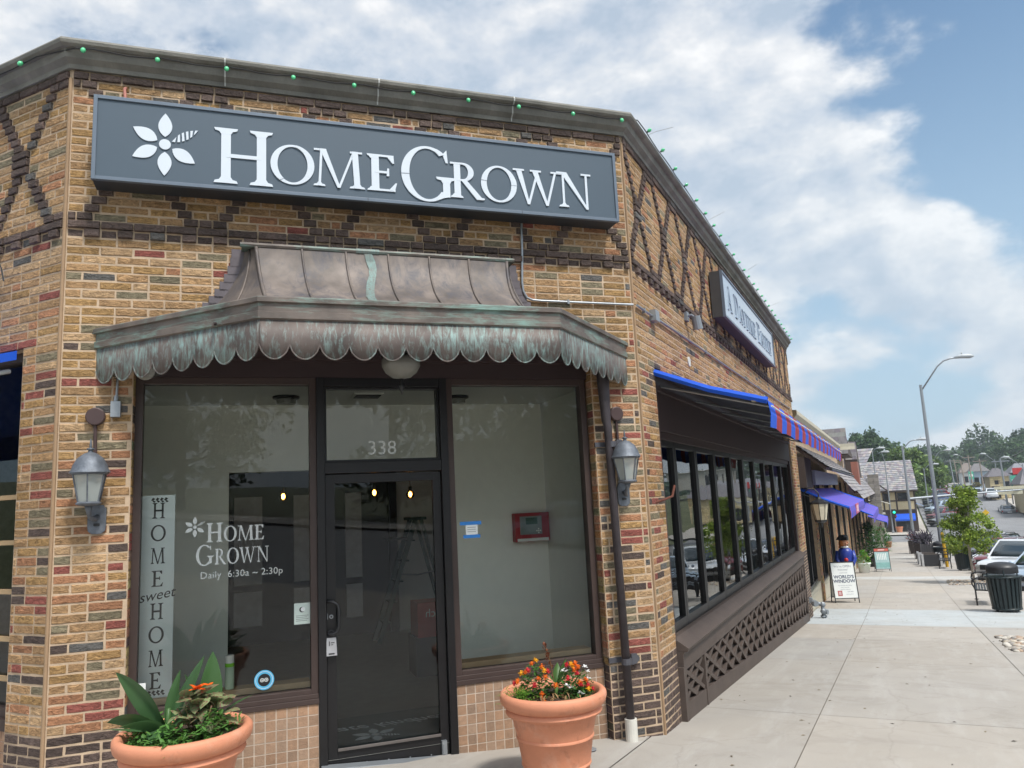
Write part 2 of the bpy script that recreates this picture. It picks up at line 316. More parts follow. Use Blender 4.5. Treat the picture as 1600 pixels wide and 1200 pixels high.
# ------------------------------------------------------------------ ground, road, pavement
SIDEW = mat('pavement_concrete', (1, 1, 1), .88, var=.07, scale=1.6, bump=.35, bscale=180, attr=True, dirt=0)
def conc_mat():
    nt = SIDEW.node_tree; b = nt.nodes['Principled BSDF']; src = b.inputs['Base Color'].links[0].from_socket
    tcn = N(nt, 'ShaderNodeTexCoord'); a = N(nt, 'ShaderNodeTexNoise', i_Scale=.55, i_Detail=8.0, i_Roughness=.65, i_Distortion=.6); L(nt, tcn, 'Object', a, 'Vector')
    c = mixc(nt, math_n(nt, 'MULTIPLY', ramp(nt, a.outputs[0], [(.46, (0, 0, 0)), (.68, (1, 1, 1))]), .40), src, (.36, .32, .27))
    g = N(nt, 'ShaderNodeTexNoise', i_Scale=260.0, i_Detail=2.0); L(nt, tcn, 'Object', g, 'Vector')
    c = mixc(nt, math_n(nt, 'MULTIPLY', ramp(nt, g.outputs[0], [(.62, (0, 0, 0)), (.70, (1, 1, 1))]), .35), c, (.12, .11, .10))
    s_ = N(nt, 'ShaderNodeTexVoronoi', i_Scale=2.3); L(nt, tcn, 'Object', s_, 'Vector')
    c = mixc(nt, math_n(nt, 'MULTIPLY', ramp(nt, s_.outputs[0], [(.020, (1, 1, 1)), (.035, (0, 0, 0))]), .55), c, (.05, .045, .04))
    mp = N(nt, 'ShaderNodeMapping'); mp.inputs['Scale'].default_value = (2.2, .35, 1); L(nt, tcn, 'Object', mp, 0)
    w = N(nt, 'ShaderNodeTexNoise', i_Scale=1.8, i_Detail=9.0, i_Roughness=.7); L(nt, mp, 0, w, 'Vector')
    c = mixc(nt, math_n(nt, 'MULTIPLY', ramp(nt, w.outputs[0], [(.5, (0, 0, 0)), (.75, (1, 1, 1))]), .30), c, (.54, .53, .51))
    k1 = N(nt, 'ShaderNodeTexNoise', i_Scale=1.3, i_Detail=10.0, i_Roughness=.75, i_Distortion=1.2); L(nt, tcn, 'Object', k1, 'Vector')
    c = mixc(nt, math_n(nt, 'MULTIPLY', ramp(nt, k1.outputs[0], [(.52, (0, 0, 0)), (.62, (1, 1, 1))]), .28), c, (.23, .205, .175))
    cr1 = N(nt, 'ShaderNodeTexVoronoi', i_Scale=.38, feature='DISTANCE_TO_EDGE'); wv = N(nt, 'ShaderNodeTexNoise', i_Scale=3.0, i_Detail=6.0); L(nt, tcn, 'Object', wv, 'Vector')
    ad = mixc(nt, .12, tcn.outputs['Object'], wv.outputs['Color'], 'LINEAR_LIGHT'); nt.links.new(ad, cr1.inputs['Vector'])
    c = mixc(nt, math_n(nt, 'MULTIPLY', ramp(nt, cr1.outputs['Distance'], [(.0012, (1, 1, 1)), (.004, (0, 0, 0))]), .16), c, (.10, .085, .07))
    nt.links.new(c, b.inputs['Base Color'])
conc_mat()
ASPH = mat('asphalt', (.20, .20, .205), .9, var=.15, scale=.5, bump=.3, bscale=120, dirt=.3)
EARTH = mat('dry_grass_ground', (.10, .11, .05), .95, var=.3, scale=.3)
PAINT = mat('road_paint', (.62, .62, .60), .7, var=.1)
def strip(mb, x0, x1, ys, dz, mi=0, c=(1, 1, 1), jit=0):
    mb.grid([[(x0, y, gz(y) + dz), (x1, y, gz(y) + dz)] for y in ys], mi, c)
def yr(a, b, st):
    k = max(1, int((b - a) / st + .5)); out = [a + (b - a) * i / k for i in range(k + 1)]
    return sorted(set(out + [p for p in PY if a < p < b]))
g = MB(); YS = yr(-119, 1200, 12)
g.grid([[(x, y, gz(y) - .26 + (max(0, -x - 20) * .03 if x < 0 else 0)) for x in (-500, -200, -90, -40, -10, 0, 20, 60, 200, 500)] for y in YS])
tag(g.build('ground', EARTH, recalc=False), kind='structure')
rd = MB()
strip(rd, 3.46, 19.6, yr(-110, 460, 4), -.13)
rd.grid([[(x, y, gz(y) - .126) for y in yr(85.2, 99, 3)] for x in (-70, 3.44)])
tag(rd.build('road', ASPH, recalc=False), kind='structure')
# markings: crosswalk bars across the side street and dashes on the main road
mk = MB()
for k in range(2):
    x0 = -1.4 + k * 2.6; mk.grid([[(x0, y, gz(y) - .121), (x0 + .45, y, gz(y) - .121)] for y in (86, 90, 94, 98.4)])
for x in (8.4, 9.2, 10.0, 10.8, 11.6, 12.4): mk.grid([[(x, y, gz(y) - .125), (x + .5, y, gz(y) - .125)] for y in (85.2, 86.2)])
for x in (9.4, 10.6, 11.8, 13.0, 14.2): mk.grid([[(x, y, gz(y) - .125), (x + .7, y, gz(y) - .125)] for y in (153.5, 155.5)])
mk.grid([[(8.6, y, gz(y) - .125), (8.75, y, gz(y) - .125)] for y in yr(20, 84, 6)])
tag(mk.build('road_marking', PAINT, recalc=False), kind='structure')
def slabcol(tint=1.0):
    b = (.382, .350, .312); j = rnd.uniform(.92, 1.07); w = rnd.uniform(-.012, .012)
    return ((b[0] + w) * j * tint, b[1] * j * tint, (b[2] - w) * j * tint)
sw = MB(); J = .0045
xs = [-2.1, -.86, 1.19]
yj = [-8, -3.2, .8, 4.3, 8.25, 12.2, 15.1, 17.95, 22.1, 26.1, 28.3, 32, 36, 38, 42, 46, 50, 54, 58, 59, 64, 69, 74, 84.2]
for (xa, xb) in ((-2.1, -.86), (-.86, 1.19), (1.19, 3.3)):
    for i in range(len(yj) - 1):
        a, b = yj[i], yj[i + 1]; c = slabcol()
        if xa > 1 and (a < 15.5 < b): pass
        if (18 > a > 17.9): c = (.43, .455, .46)
        if a in (58, ): c = (.55, .54, .50)
        if a in (36,): c = (.47, .475, .46)
        strip(sw, xa + J, xb - J, yr(a + J, b - J, 2), 0, 0, c)
# forecourt slabs in front of the diagonal entrance and along the left side
for (xa, xb) in ((-4.7, -2.1), (-8.2, -4.7), (-12.5, -8.2), (-18, -12.5)):
    for (a, b) in ((-8, -3.2), (-3.2, .8), (.8, 3.54)):
        strip(sw, xa + J, xb - J, yr(a + J, b - J, 2), 0, 0, slabcol())
sw.add([(p[0], p[1], gz(p[1])) for p in ((-5.5, 3.545), (-2.107, 3.545), (-2.107, 6.95))], [(0, 1, 2)], 0, slabcol())
sw.add([(p[0], p[1], gz(p[1])) for p in ((-2.4, 6.6), (-2.113, 6.6), (-2.113, 84), (-2.4, 84))], [(0, 1, 2, 3)], 0, slabcol())
tag(sw.build('pavement', SIDEW, recalc=False), kind='structure')
jn = MB()
strip(jn, -14, 3.3, yr(-8, 84.2, 3), -.012)
tag(jn.build('pavement_joint', mat('joint_dirt', (.17, .15, .125), .95), recalc=False), kind='structure')
kb = MB()
for y0_, y1_ in zip(yr(-60, 84.2, 4)[:-1], yr(-60, 84.2, 4)[1:]):
    kb.add([(3.3, y0_, gz(y0_) - .25), (3.455, y0_, gz(y0_) - .25), (3.455, y0_, gz(y0_) + .002), (3.3, y0_, gz(y0_) + .002), (3.3, y1_, gz(y1_) - .25), (3.455, y1_, gz(y1_) - .25), (3.455, y1_, gz(y1_) + .002), (3.3, y1_, gz(y1_) + .002)], [(0, 1, 2, 3), (7, 6, 5, 4), (0, 4, 5, 1), (1, 5, 6, 2), (2, 6, 7, 3), (3, 7, 4, 0)])
tag(kb.build('kerb', mat('kerb_concrete', (.36, .34, .31), .9, var=.15)), kind='structure')
fw = MB()
strip(fw, 19.6, 24, yr(-60, 84, 5), 0); strip(fw, 15.9, 24, yr(102, 420, 8), 0)
strip(fw, -12, 3.3, yr(99.1, 106.5, 3), 0); strip(fw, -3, 3.2, yr(106.6, 420, 8), .01)
tag(fw.build('far_pavement', mat('far_pavement_concrete', (.40, .37, .33), .9, var=.12, scale=.6), recalc=False), kind='structure')

# ------------------------------------------------------------------ the corner shop
BH = .0672; ZO = .0158; BLEN = .2275
K0 = round((4.115 - ZO) / BH)         # course of the projecting string band
KT = K0 + 18                          # top dark course under the coping
PAL = dict(tan=(.395, .240, .120), tan2=(.46, .30, .165), gold=(.365, .220, .092), orange=(.39, .19, .10), red=(.27, .085, .066), olive=(.215, .18, .115), grey=(.125, .118, .11), dark=(.095, .068, .058), plum=(.130, .092, .078))
def pick(wts):
    t = rnd.random() * sum(w for _, w in wts)
    for k, w in wts:
        t -= w
        if t <= 0: return PAL[k]
    return PAL['tan']
LOWW = [('tan', 27), ('tan2', 11), ('gold', 15), ('orange', 17), ('red', 10), ('olive', 12), ('grey', 4), ('dark', 6)]
MIDW = [('tan', 40), ('tan2', 16), ('gold', 18), ('orange', 12), ('red', 3), ('olive', 11), ('grey', 3)]
UPW = [('tan', 38), ('tan2', 12), ('gold', 26), ('orange', 8), ('red', 2), ('olive', 9), ('grey', 2)]
DKW = [('dark', 5), ('plum', 5), ('grey', .3)]
def brick(mb, a0, a1, z0, z1, pr, c, j=.0045):
    j2 = lambda: rnd.uniform(-.002, .002)
    f = rnd.uniform(.85, 1.15); c = tuple(x * f for x in c); o = pr + rnd.uniform(-.0025, .0025)
    a0 += .0068; a1 -= .0068; z0 += .0068; z1 -= .0068; b = .006
    # chipped, slightly wavy outline: 12 points on the front face
    n = max(2, int((a1 - a0) / .045)); ring = []
    for i in range(n): ring.append((a0 + (a1 - a0) * i / n, z0))
    for i in range(2): ring.append((a1, z0 + (z1 - z0) * i / 2))
    for i in range(n): ring.append((a1 - (a1 - a0) * i / n, z1))
    for i in range(2): ring.append((a0, z1 - (z1 - z0) * i / 2))
    ca, cz = (a0 + a1) / 2, (z0 + z1) / 2; jit = [(j2(), j2()) for _ in ring]
    back = [(p[0] + q[0], -.02, p[1] + q[1]) for p, q in zip(ring, jit)]
    mid = [(p[0] + q[0], o - .004, p[1] + q[1]) for p, q in zip(ring, jit)]
    fr_ = [(p[0] + q[0] + (b if p[0] < ca else -b) * .6, o + rnd.uniform(-.0012, .0012), p[1] + q[1] + (b if p[1] < cz else -b) * .6) for p, q in zip(ring, jit)]
    k = len(ring)
    mb.add(back + mid + fr_, [(i, (i + 1) % k, k + (i + 1) % k, k + i) for i in range(k)] + [(k + i, k + (i + 1) % k, 2 * k + (i + 1) % k, 2 * k + i) for i in range(k)] + [[2 * k + i for i in range(k)]], 0, c)
def facade(mb, A0, A1, zb, holes, deco=None, lo=.44, upper=3.3, mid=MIDW, low=LOWW, corner=None):
    k = int((zb - ZO) / BH)
    while ZO + k * BH < 5.40:
        z0 = ZO + k * BH; z1 = z0 + BH
        if z0 < zb(A0) - .3 if callable(zb) else False: k += 1; continue
        blk = [(h[0], h[1]) for h in holes if z0 + .03 >= h[2] and z1 - .03 <= h[3]]
        fixed = []; kind = 'n'
        if k == K0: kind = 'band'
        elif k == K0 - 1:
            kind = 'dent'; a = A0; i = 0
            while a < A1 - .03: fixed.append((a, min(a + BLEN / 2, A1), .034 if i % 2 else .004, DKW)); a += BLEN / 2; i += 1
        elif k == KT: kind = 'top'
        elif k > K0 and deco:
            j = k - K0 - 1; nrow = KT - K0 - 2; t = j / nrow
            P, X0, Wd = deco; q = math.floor((A0 - X0) / P) - 1
            while X0 + q * P < A1 + 1:
                x0 = X0 + q * P; w = BLEN / 2
                x1 = x0 + (Wd - w) * t; x2 = x0 + (Wd - w) * (1 - t)
                xs_ = [min(x1, x2), max(x1, x2)]
                if xs_[1] - xs_[0] < w * 1.05: fixed.append(((xs_[0] + xs_[1]) / 2 - w / 2 - .03, (xs_[0] + xs_[1]) / 2 + w * 1.5 - .03 - w / 2 + .03, .03, DKW))
                else: fixed += [(xs_[0], xs_[0] + w, .022, DKW), (xs_[1], xs_[1] + w, .022, DKW)]
                if j == 0 or j >= nrow:
                    ga, gb = x0 + Wd + .0, x0 + P
                    if gb - ga > .03: fixed.append((ga, gb, .02, DKW))
                q += 1
            fixed = [(max(a, A0), min(b, A1), p, w_) for a, b, p, w_ in sorted(fixed) if min(b, A1) - max(a, A0) > .04]
            out = []
            for f_ in fixed:
                if out and f_[0] < out[-1][1] - .001: f_ = (out[-1][1], f_[1], f_[2], f_[3])
                if f_[1] - f_[0] > .04: out.append(f_)
            fixed = out
        def emit(a, b, pr, w_):
            segs = [(a, b)]
            for h0, h1 in blk:
                ns = []
                for s0, s1 in segs:
                    if s1 <= h0 or s0 >= h1: ns.append((s0, s1)); continue
                    if s0 < h0: ns.append((s0, h0))
                    if s1 > h1: ns.append((h1, s1))
                segs = ns
            for s0, s1 in segs:
                if s1 - s0 > .035: brick(mb, s0, s1, z0, z1, pr, pick(w_))
        if kind == 'dent':
            for f_ in fixed: emit(*f_)
        else:
            if kind == 'band': w_, pr = DKW, .026
            elif kind == 'top': w_, pr = DKW, .022
            elif z0 < lo: w_, pr = DKW, .004
            elif z0 > 4.2: w_, pr = UPW, .004
            elif z0 > upper: w_, pr = mid, .004
            else: w_, pr = low, .004
            gaps = []; cur = A0
            for f_ in fixed:
                if f_[0] - cur > .03: gaps.append((cur, f_[0]))
                cur = max(cur, f_[1]); emit(*f_)
            if A1 - cur > .03: gaps.append((cur, A1))
            for ga, gb in gaps:
                a = ga; first = True
                while a < gb - .03:
                    ln = BLEN / 2 if (first and k % 2 and kind != 'band') or rnd.random() < .13 else BLEN
                    b_ = a + ln
                    if gb - b_ < .05: b_ = gb
                    emit(a, b_, pr, w_); a = b_; first = False
        k += 1
shop = thing('corner_shop', 'tan brick corner shop with diagonal glass entrance and dark brick diamond pattern under the coping', 'building', (-5, 9, 0))
# mortar backing (solid walls around the openings), bricks as real relief in front of it
wl = MB(FR)
wl.box(-1.28, -.79, -.30, 0, -.6, 3.15, 1); wl.box(2.98, 3.46, -.30, 0, -.9, 3.15, 1); wl.box(-1.28, 3.46, -.30, 0, 3.15, 5.42, 1)
facade(wl, -1.27, 3.452, -.5, [(-.79, 2.98, -1, 3.15)], deco=(.96, -.25, .86))
for z_, a_ in ((0, 0),):
    pass
# bricks turning into the entrance reveals
for k in range(-6, 46):
    z0 = ZO + k * BH
    for a_, sg in ((2.98, -1), (-.79, 1)):
        c = pick(DKW if z0 < .44 else LOWW); c = tuple(x * rnd.uniform(.8, 1.1) for x in c)
        wl.box(a_ + min(0, sg * .006), a_ + max(0, sg * .006), -.115, -.008, z0 + .006, z0 + BH - .006, 0, c)
rw = MB(RT)
rw.box(6.91, 7.48, -.30, 0, -1.6, 3.2, 1); rw.box(18.75, 20.1, -.30, 0, -2.0, 3.2, 1); rw.box(6.91, 20.1, -.30, 0, 3.2, 5.42, 1)
facade(rw, 6.915, 20.1, -1.1, [(7.48, 18.75, -2, 3.2)], deco=(1.0, 7.87 - 1.0, .84), upper=3.2, mid=[('tan', 44), ('tan2', 20), ('gold', 20), ('orange', 6), ('red', 2), ('olive', 6), ('grey', 3)])
lw = MB(LT)
lw.box(-14, -10.5, -.30, 0, -.2, 3.25, 1); lw.box(-5.79, -5.362, -.30, 0, -.3, 3.25, 1); lw.box(-14, -5.362, -.30, 0, 3.25, 5.42, 1)
facade(lw, -9.5, -5.37, -.3, [(-10.5, -5.79, -1, 3.25)], deco=(1.0, -6.28, .80))
for mb_ in (rw, lw):
    b = len(wl.v); wl.v += mb_.v; wl.f += [[b + i for i in f] for f in mb_.f]; wl.mi += mb_.mi; wl.c += mb_.c
# far end wall and back so that the shop is a closed block
wl.T = None
wl.box(-14, -2.3, 19.8, 20.1, -1.4, 5.42, 1); wl.box(-14.3, -14, 3.6, 20.1, -1.4, 5.42, 1)
wl.build('wall', [BRICK, MORTAR], shop)
for (x, y) in ((-5.362, 3.545), (-2.003, 6.908)): ck = MB(); ck.tube([(x, y, -.9), (x, y, 4.03), (x, y, 5.33)], .014, 6); ck.build('corner_joint', CAULK, shop)
# coping swept round the two corners
def sweep(path, prof):
    rows = []
    ns = [Vector((b[1] - a[1], -(b[0] - a[0]), 0)).normalized() for a, b in zip(path[:-1], path[1:])]
    for i, p in enumerate(path):
        n0 = ns[max(i - 1, 0)]; n1 = ns[min(i, len(ns) - 1)]; mv = (n0 + n1) / (1 + n0.dot(n1))
        rows.append([(p[0] + mv.x * o, p[1] + mv.y * o, z) for o, z in prof])
    return rows
CP = [(-14, 3.547), (-5.362, 3.547), (-2.0, 6.909), (-2.0, 20.16)]
cp = MB(); cp.grid(sweep(CP, [(0, 5.40), (.03, 5.40), (.034, 5.435), (.075, 5.468), (.085, 5.53), (.112, 5.535), (.135, 5.552), (.142, 5.575), (.13, 5.597), (.05, 5.605), (-.3, 5.605), (-.3, 5.38)]))
cp.add([(-2.3, 20.16, 5.38), (-2.0, 20.16, 5.40), (-1.915, 20.16, 5.50), (-1.865, 20.16, 5.575), (-2.3, 20.16, 5.6)], [(0, 1, 2, 3, 4)])
cpo = cp.build('coping', CONC, shop); smooth_by_angle(cpo, 25)
for a in (-.17, 1.08, 2.32): 
    jt = MB(FR); jt.prism([(a, .0, 5.41), (a, .036, 5.405), (a, .04, 5.43), (a, .08, 5.46), (a, .091, 5.53), (a, .118, 5.53), (a, .146, 5.55), (a, .149, 5.575), (a, .13, 5.602), (a, 0, 5.61)], (.012, 0, 0)); jt.build('coping_joint', mat('lime_mortar', (.45, .45, .43), .9), cpo)
rf = MB(); rf.add([(-14, 3.7, 5.3), (-5.4, 3.7, 5.3), (-2.15, 6.95, 5.3), (-2.15, 20, 5.3), (-14, 20, 5.3)], [(0, 1, 2, 3, 4)])
rf.add([(-14, 3.7, 5.1), (-5.4, 3.7, 5.1), (-2.15, 6.95, 5.1), (-2.15, 20, 5.1), (-14, 20, 5.1)], [(0, 1, 2, 3, 4)])
rf.build('roof', mat('roof_membrane', (.25, .25, .25), .9), shop)
# ---- interior
it = MB(FR)
it.box(-.95, 3.3, -1.72, -1.6, 2.33, 2.98, 0); it.box(-.95, -.14, -1.72, -1.6, .0, 2.33, 0); it.box(2.03, 3.3, -1.72, -1.6, 0, 2.33, 0)
it.box(-1.02, -.90, -1.72, -.32, 0, 2.98, 0); it.box(3.10, 3.2, -1.72, -.32, 0, 2.98, 0)
it.box(-.95, 3.3, -1.60, -.30, 2.98, 3.05, 1)
it.T = None
inw = it.build('interior_wall', [INTW, INTC], shop)
fl = MB(); fl.add([(-13.9, 3.66, .03), (-5.4, 3.66, .03), (-2.12, 6.95, .03), (-2.12, 19.7, .03), (-13.9, 19.7, .03)], [(0, 1, 2, 3, 4)])
fl.build('interior_floor', INTF, shop)
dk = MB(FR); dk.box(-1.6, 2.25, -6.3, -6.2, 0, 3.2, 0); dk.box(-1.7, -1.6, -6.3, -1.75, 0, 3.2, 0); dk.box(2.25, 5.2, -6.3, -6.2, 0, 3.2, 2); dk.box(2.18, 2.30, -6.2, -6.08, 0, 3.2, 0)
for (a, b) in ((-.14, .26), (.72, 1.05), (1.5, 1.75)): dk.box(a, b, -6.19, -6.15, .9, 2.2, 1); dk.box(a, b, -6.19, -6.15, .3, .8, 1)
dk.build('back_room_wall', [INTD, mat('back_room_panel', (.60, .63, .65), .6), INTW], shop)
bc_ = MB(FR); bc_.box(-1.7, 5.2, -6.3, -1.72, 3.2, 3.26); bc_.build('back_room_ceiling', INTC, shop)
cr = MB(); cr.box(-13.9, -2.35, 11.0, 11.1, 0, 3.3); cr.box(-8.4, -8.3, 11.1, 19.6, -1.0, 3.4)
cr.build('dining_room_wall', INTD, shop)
# ---- entrance: frames, glass, tile panels
def frame_rect(mb, a0, a1, z0, z1, w, o0, o1, mi=0, wb=None):
    wb = w if wb is None else wb
    mb.box(a0, a0 + w, o0, o1, z0, z1, mi); mb.box(a1 - w, a1, o0, o1, z0, z1, mi)
    mb.box(a0 + w, a1 - w, o0, o1, z1 - w, z1, mi); mb.box(a0 + w, a1 - w, o0, o1, z0, z0 + wb, mi)
def fwin(a0, a1, nm):
    w = MB(FR); frame_rect(w, a0, a1, .50, 3.0, .055, -.20, -.10, 0, .07); w.box(a0 - .01, a1 + .01, -.22, -.078, .462, .50, 0); w.box(a0, a1, -.10, -.088, .50, .535, 0)
    wo_ = w.build('window', BROWNM, shop, bevel=.003)
    gl = MB(FR); gl.add([(a0 + .055, -.15, .57), (a1 - .055, -.15, .57), (a1 - .055, -.15, 2.945), (a0 + .055, -.15, 2.945)], [(0, 1, 2, 3)]); gl.build('pane', GLASSF, wo_, recalc=False)
    lg = MB(FR); lg.box(a0 + .055, a1 - .055, -.36, -.205, .50, .612); lg.build('inner_ledge', TAN, wo_); return wo_
w1 = fwin(-.785, .55, 'l'); w2 = fwin(1.64, 2.96, 'r')
hd = MB(FR); hd.box(-.79, 2.98, -.24, -.09, 3.0, 3.20); hd.box(-.79, 2.98, -.30, .012, 3.135, 3.20); hd.build('entrance_lintel', SOFF, shop)
mu = MB(FR); mu.box(.55, .612, -.22, -.075, -.05, 3.0); mu.box(1.577, 1.64, -.22, -.075, -.12, 3.0); mu.box(.612, 1.577, -.22, -.085, 2.215, 2.305); mu.box(.612, 1.577, -.22, -.085, 2.93, 3.0)
mu.box(.612, .632, -.19, -.115, 2.305, 2.93); mu.box(1.557, 1.577, -.19, -.115, 2.305, 2.93); mu.box(.632, 1.557, -.19, -.115, 2.305, 2.325); mu.box(.632, 1.557, -.19, -.115, 2.91, 2.93)
dfo = mu.build('door_frame', BLACKM, shop, bevel=.003)
tg = MB(FR); tg.add([(.632, -.15, 2.325), (1.557, -.15, 2.325), (1.557, -.15, 2.91), (.632, -.15, 2.91)], [(0, 1, 2, 3)]); tg.build('transom_pane', GLASSF, dfo, recalc=False)
dr = MB(FR)
dr.box(.617, .690, -.165, -.118, -.045, 2.207); dr.box(1.503, 1.572, -.165, -.118, -.075, 2.207); dr.box(.690, 1.503, -.165, -.118, 2.135, 2.207)
dr.prism([(.690, -.165, -.05), (1.503, -.165, -.085), (1.503, -.165, .085), (.690, -.165, .085)], (0, .047, 0))
dr.prism([(.690, -.12, .085), (1.503, -.12, .085), (1.503, -.10, .088), (.690, -.10, .088)], (0, 0, .022), 1)
door = dr.build('door', [BLACKM, mat('bronze_bead', (.16, .14, .13), .4, .4)], shop, bevel=.002)
dg = MB(FR); dg.add([(.69, -.145, .107), (1.503, -.145, .107), (1.503, -.145, 2.135), (.69, -.145, 2.135)], [(0, 1, 2, 3)]); dg.build('door_pane', GLASSD, door, recalc=False)
hn = MB(FR); hn.tube([(.628, -.12, 1.21), (.628, -.075, 1.215), (.66, -.055, 1.213), (.695, -.05, 1.19), (.705, -.048, 1.15), (.705, -.048, 1.02), (.693, -.05, .985), (.66, -.055, .968), (.628, -.075, .968), (.628, -.12, .972)], .0125, 10)
hn.build('handle', BLACK, door, smooth=True)
lk = MB(FR); lk.tube([(.652, -.12, 1.095), (.652, -.108, 1.095)], .016, 14); lk.tube([(.652, -.108, 1.095), (.652, -.106, 1.095)], .008, 10, 1); lk.box(.622, .626, -.12, -.114, 1.075, 1.12); lk.build('lock', [GALV, BLACK], door)
cl = MB(FR); cl.box(1.505, 1.545, -.12, -.085, -.06, .055); cl.box(1.512, 1.53, -.086, -.078, -.04, .035); cl.build('pivot_hinge', GALV, door)
ts = MB(FR); ts.prism([(.56, -.10, -.012), (1.64, -.10, -.085), (1.64, -.10, -.060), (.56, -.10, .012)], (0, .12, 0)); ts.build('threshold', GALVD, shop, bevel=.004)
for i in range(5): rv = MB(FR); rv.sphere(.74 + i * .17, -.116, -.012 - i * .008, .006, n=5); rv.build('kick_rail_rivet', GALV, door)
def tiles(a0, a1, z0, z1):
    t = MB(FR); t.box(a0, a1, -.20, -.092, z0, z1, 1); p = .0755; n = int((a1 - a0) / p)
    p = (a1 - a0) / n; k = 0
    while z1 - (k + 1) * p > z0 - p:
        for i in range(n):
            zz = z1 - (k + 1) * p; f = rnd.uniform(.8, 1.18); h = rnd.uniform(-.02, .02)
            t.box(a0 + i * p + .0042, a0 + (i + 1) * p - .0042, -.10, -.0895 + rnd.uniform(-.0004, .0004), max(zz + .0042, z0), zz + p - .0042, 0, ((.31 + h) * f, .195 * f, (.125 - h * .4) * f))
        k += 1
    t.build('tile_panel', [TILE, GROUT], shop)
tiles(-.785, .548, -.15, .462); tiles(1.642, 2.965, -.25, .462)
# ---- left side opening with dark folding window and shelves
ol = MB(LT); frame_rect(ol, -10.5, -5.79, .55, 3.25, .07, -.22, -.10); ol.box(-10.5, -5.79, -.25, -.06, .47, .55); ow = ol.build('window', BROWNM, shop)
ol = MB(LT); ol.add([(-10.4, -.15, .6), (-5.86, -.15, .6), (-5.86, -.15, 3.2), (-10.4, -.15, 3.2)], [(0, 1, 2, 3)]); ol.build('pane', GLASSD, ow, recalc=False)
sh = MB(LT)
for z in (2.12, 1.78, 1.42, 1.08, .8): sh.box(-10, -5.8, -.135, -.105, z, z + .035)
sh.build('wood_rail', mat('dark_tan_rail', (.42, .29, .16), .7), ow)
tl_ = MB(LT); k = 0
t_ = MB(LT); t_.box(-10.5, -5.79, -.2, -.08, -.1, .47, 1)
for i in range(60):
    for j in range(7):
        f = rnd.uniform(.8, 1.15); t_.box(-10.5 + i * .0785 + .003, -10.5 + (i + 1) * .0785 - .003, -.09, -.074, .47 - (j + 1) * .0755 + .003, .47 - j * .0755 - .003, 0, (.36 * f, .215 * f, .135 * f))
t_.build('tile_panel', [TILE, GROUT], shop)
# ---- street side: folding windows, beam, lattice panel
edges = [7.52, 8.32, 9.33, 10.42, 11.57, 12.62, 13.72, 14.9, 16.1, 17.3, 18.55]
for i in range(10):
    a, b = edges[i], edges[i + 1]
    w = MB(RT); frame_rect(w, a + .004, b - .004, .56, 2.48, .062, -.15, -.075, 0, .10)
    w_ = w.build('window', BLACKM, shop, bevel=.003)
    g_ = MB(RT); g_.add([(a + .066, -.11, .66), (b - .066, -.11, .66), (b - .066, -.11, 2.42), (a + .066, -.11, 2.42)], [(0, 1, 2, 3)]); g_.build('pane', GLASSS, w_, recalc=False)
bm = MB(RT)
bm.box(7.48, 18.75, -.20, -.05, 2.48, 2.56); bm.box(7.48, 18.75, -.20, -.02, 2.56, 2.95, 0); bm.box(7.48, 18.75, -.2, .01, 2.95, 3.0); bm.box(7.48, 18.75, -.3, -.12, 3.0, 3.2)
bm.box(7.48, 7.52, -.2, -.0, .3, 2.95); bm.box(18.55, 18.75, -.2, -.02, .3, 2.56)
bm.build('window_beam', SOFF, shop, bevel=.004)
sl_ = MB(RT); sl_.prism([(7.5, -.16, .44), (7.5, .10, .44), (7.5, .115, .475), (7.5, .03, .53), (7.5, -.02, .56), (7.5, -.16, .56)], (11.25, 0, 0)); sl_.prism([(7.5, -.1, .26), (7.5, .055, .26), (7.5, .06, .42), (7.5, .075, .44), (7.5, -.1, .44)], (11.25, 0, 0))
sl_.build('window_sill', BROWNW, shop, bevel=.004)
lp = MB(RT); gb = lambda y: gz(y) - .05
# back panel, top rail, sloping base rail, posts
lp.add([(7.5, .0, .27), (18.72, .0, .27), (18.72, .0, gb(18.72)), (7.5, .0, gb(7.5)), (7.5, -.15, .27), (18.72, -.15, .27), (18.72, -.15, gb(18.72)), (7.5, -.15, gb(7.5))], [(0, 1, 2, 3), (4, 7, 6, 5), (0, 4, 5, 1), (3, 2, 6, 7), (0, 3, 7, 4), (1, 5, 6, 2)])
for y0_, y1_ in ((7.5, 8.36), (8.42, 18.72)):
    lp.prism([(y0_, .0, gb(y0_)), (y1_, .0, gb(y1_)), (y1_, .0, gz(y1_) + .16), (y0_, .0, gz(y0_) + .16)], (0, .05, 0))
lp.prism([(8.36, 0, gb(8.4)), (8.42, 0, gb(8.4)), (8.42, 0, .30), (8.36, 0, .30)], (0, .058, 0)); lp.prism([(7.48, 0, gb(7.5)), (7.58, 0, gb(7.5)), (7.58, 0, .30), (7.48, 0, .30)], (0, .056, 0))
lp.prism([(18.66, 0, gb(18.7)), (18.74, 0, gb(18.7)), (18.74, 0, .30), (18.66, 0, .30)], (0, .056, 0))
lpo = lp.build('lattice_panel', BROWNW, shop, bevel=.003)
lt = MB(RT)
def slat(ya, za, yb, zb_, k):
    d = Vector((yb - ya, zb_ - za)); d.normalize(); n = Vector((-d.y, d.x)) * .021
    lt.prism([(ya + n.x, .002, za + n.y), (yb + n.x, .002, zb_ + n.y), (yb - n.x, .002, zb_ - n.y), (ya - n.x, .002, za - n.y)], (0, .038 + .003 * k, 0))
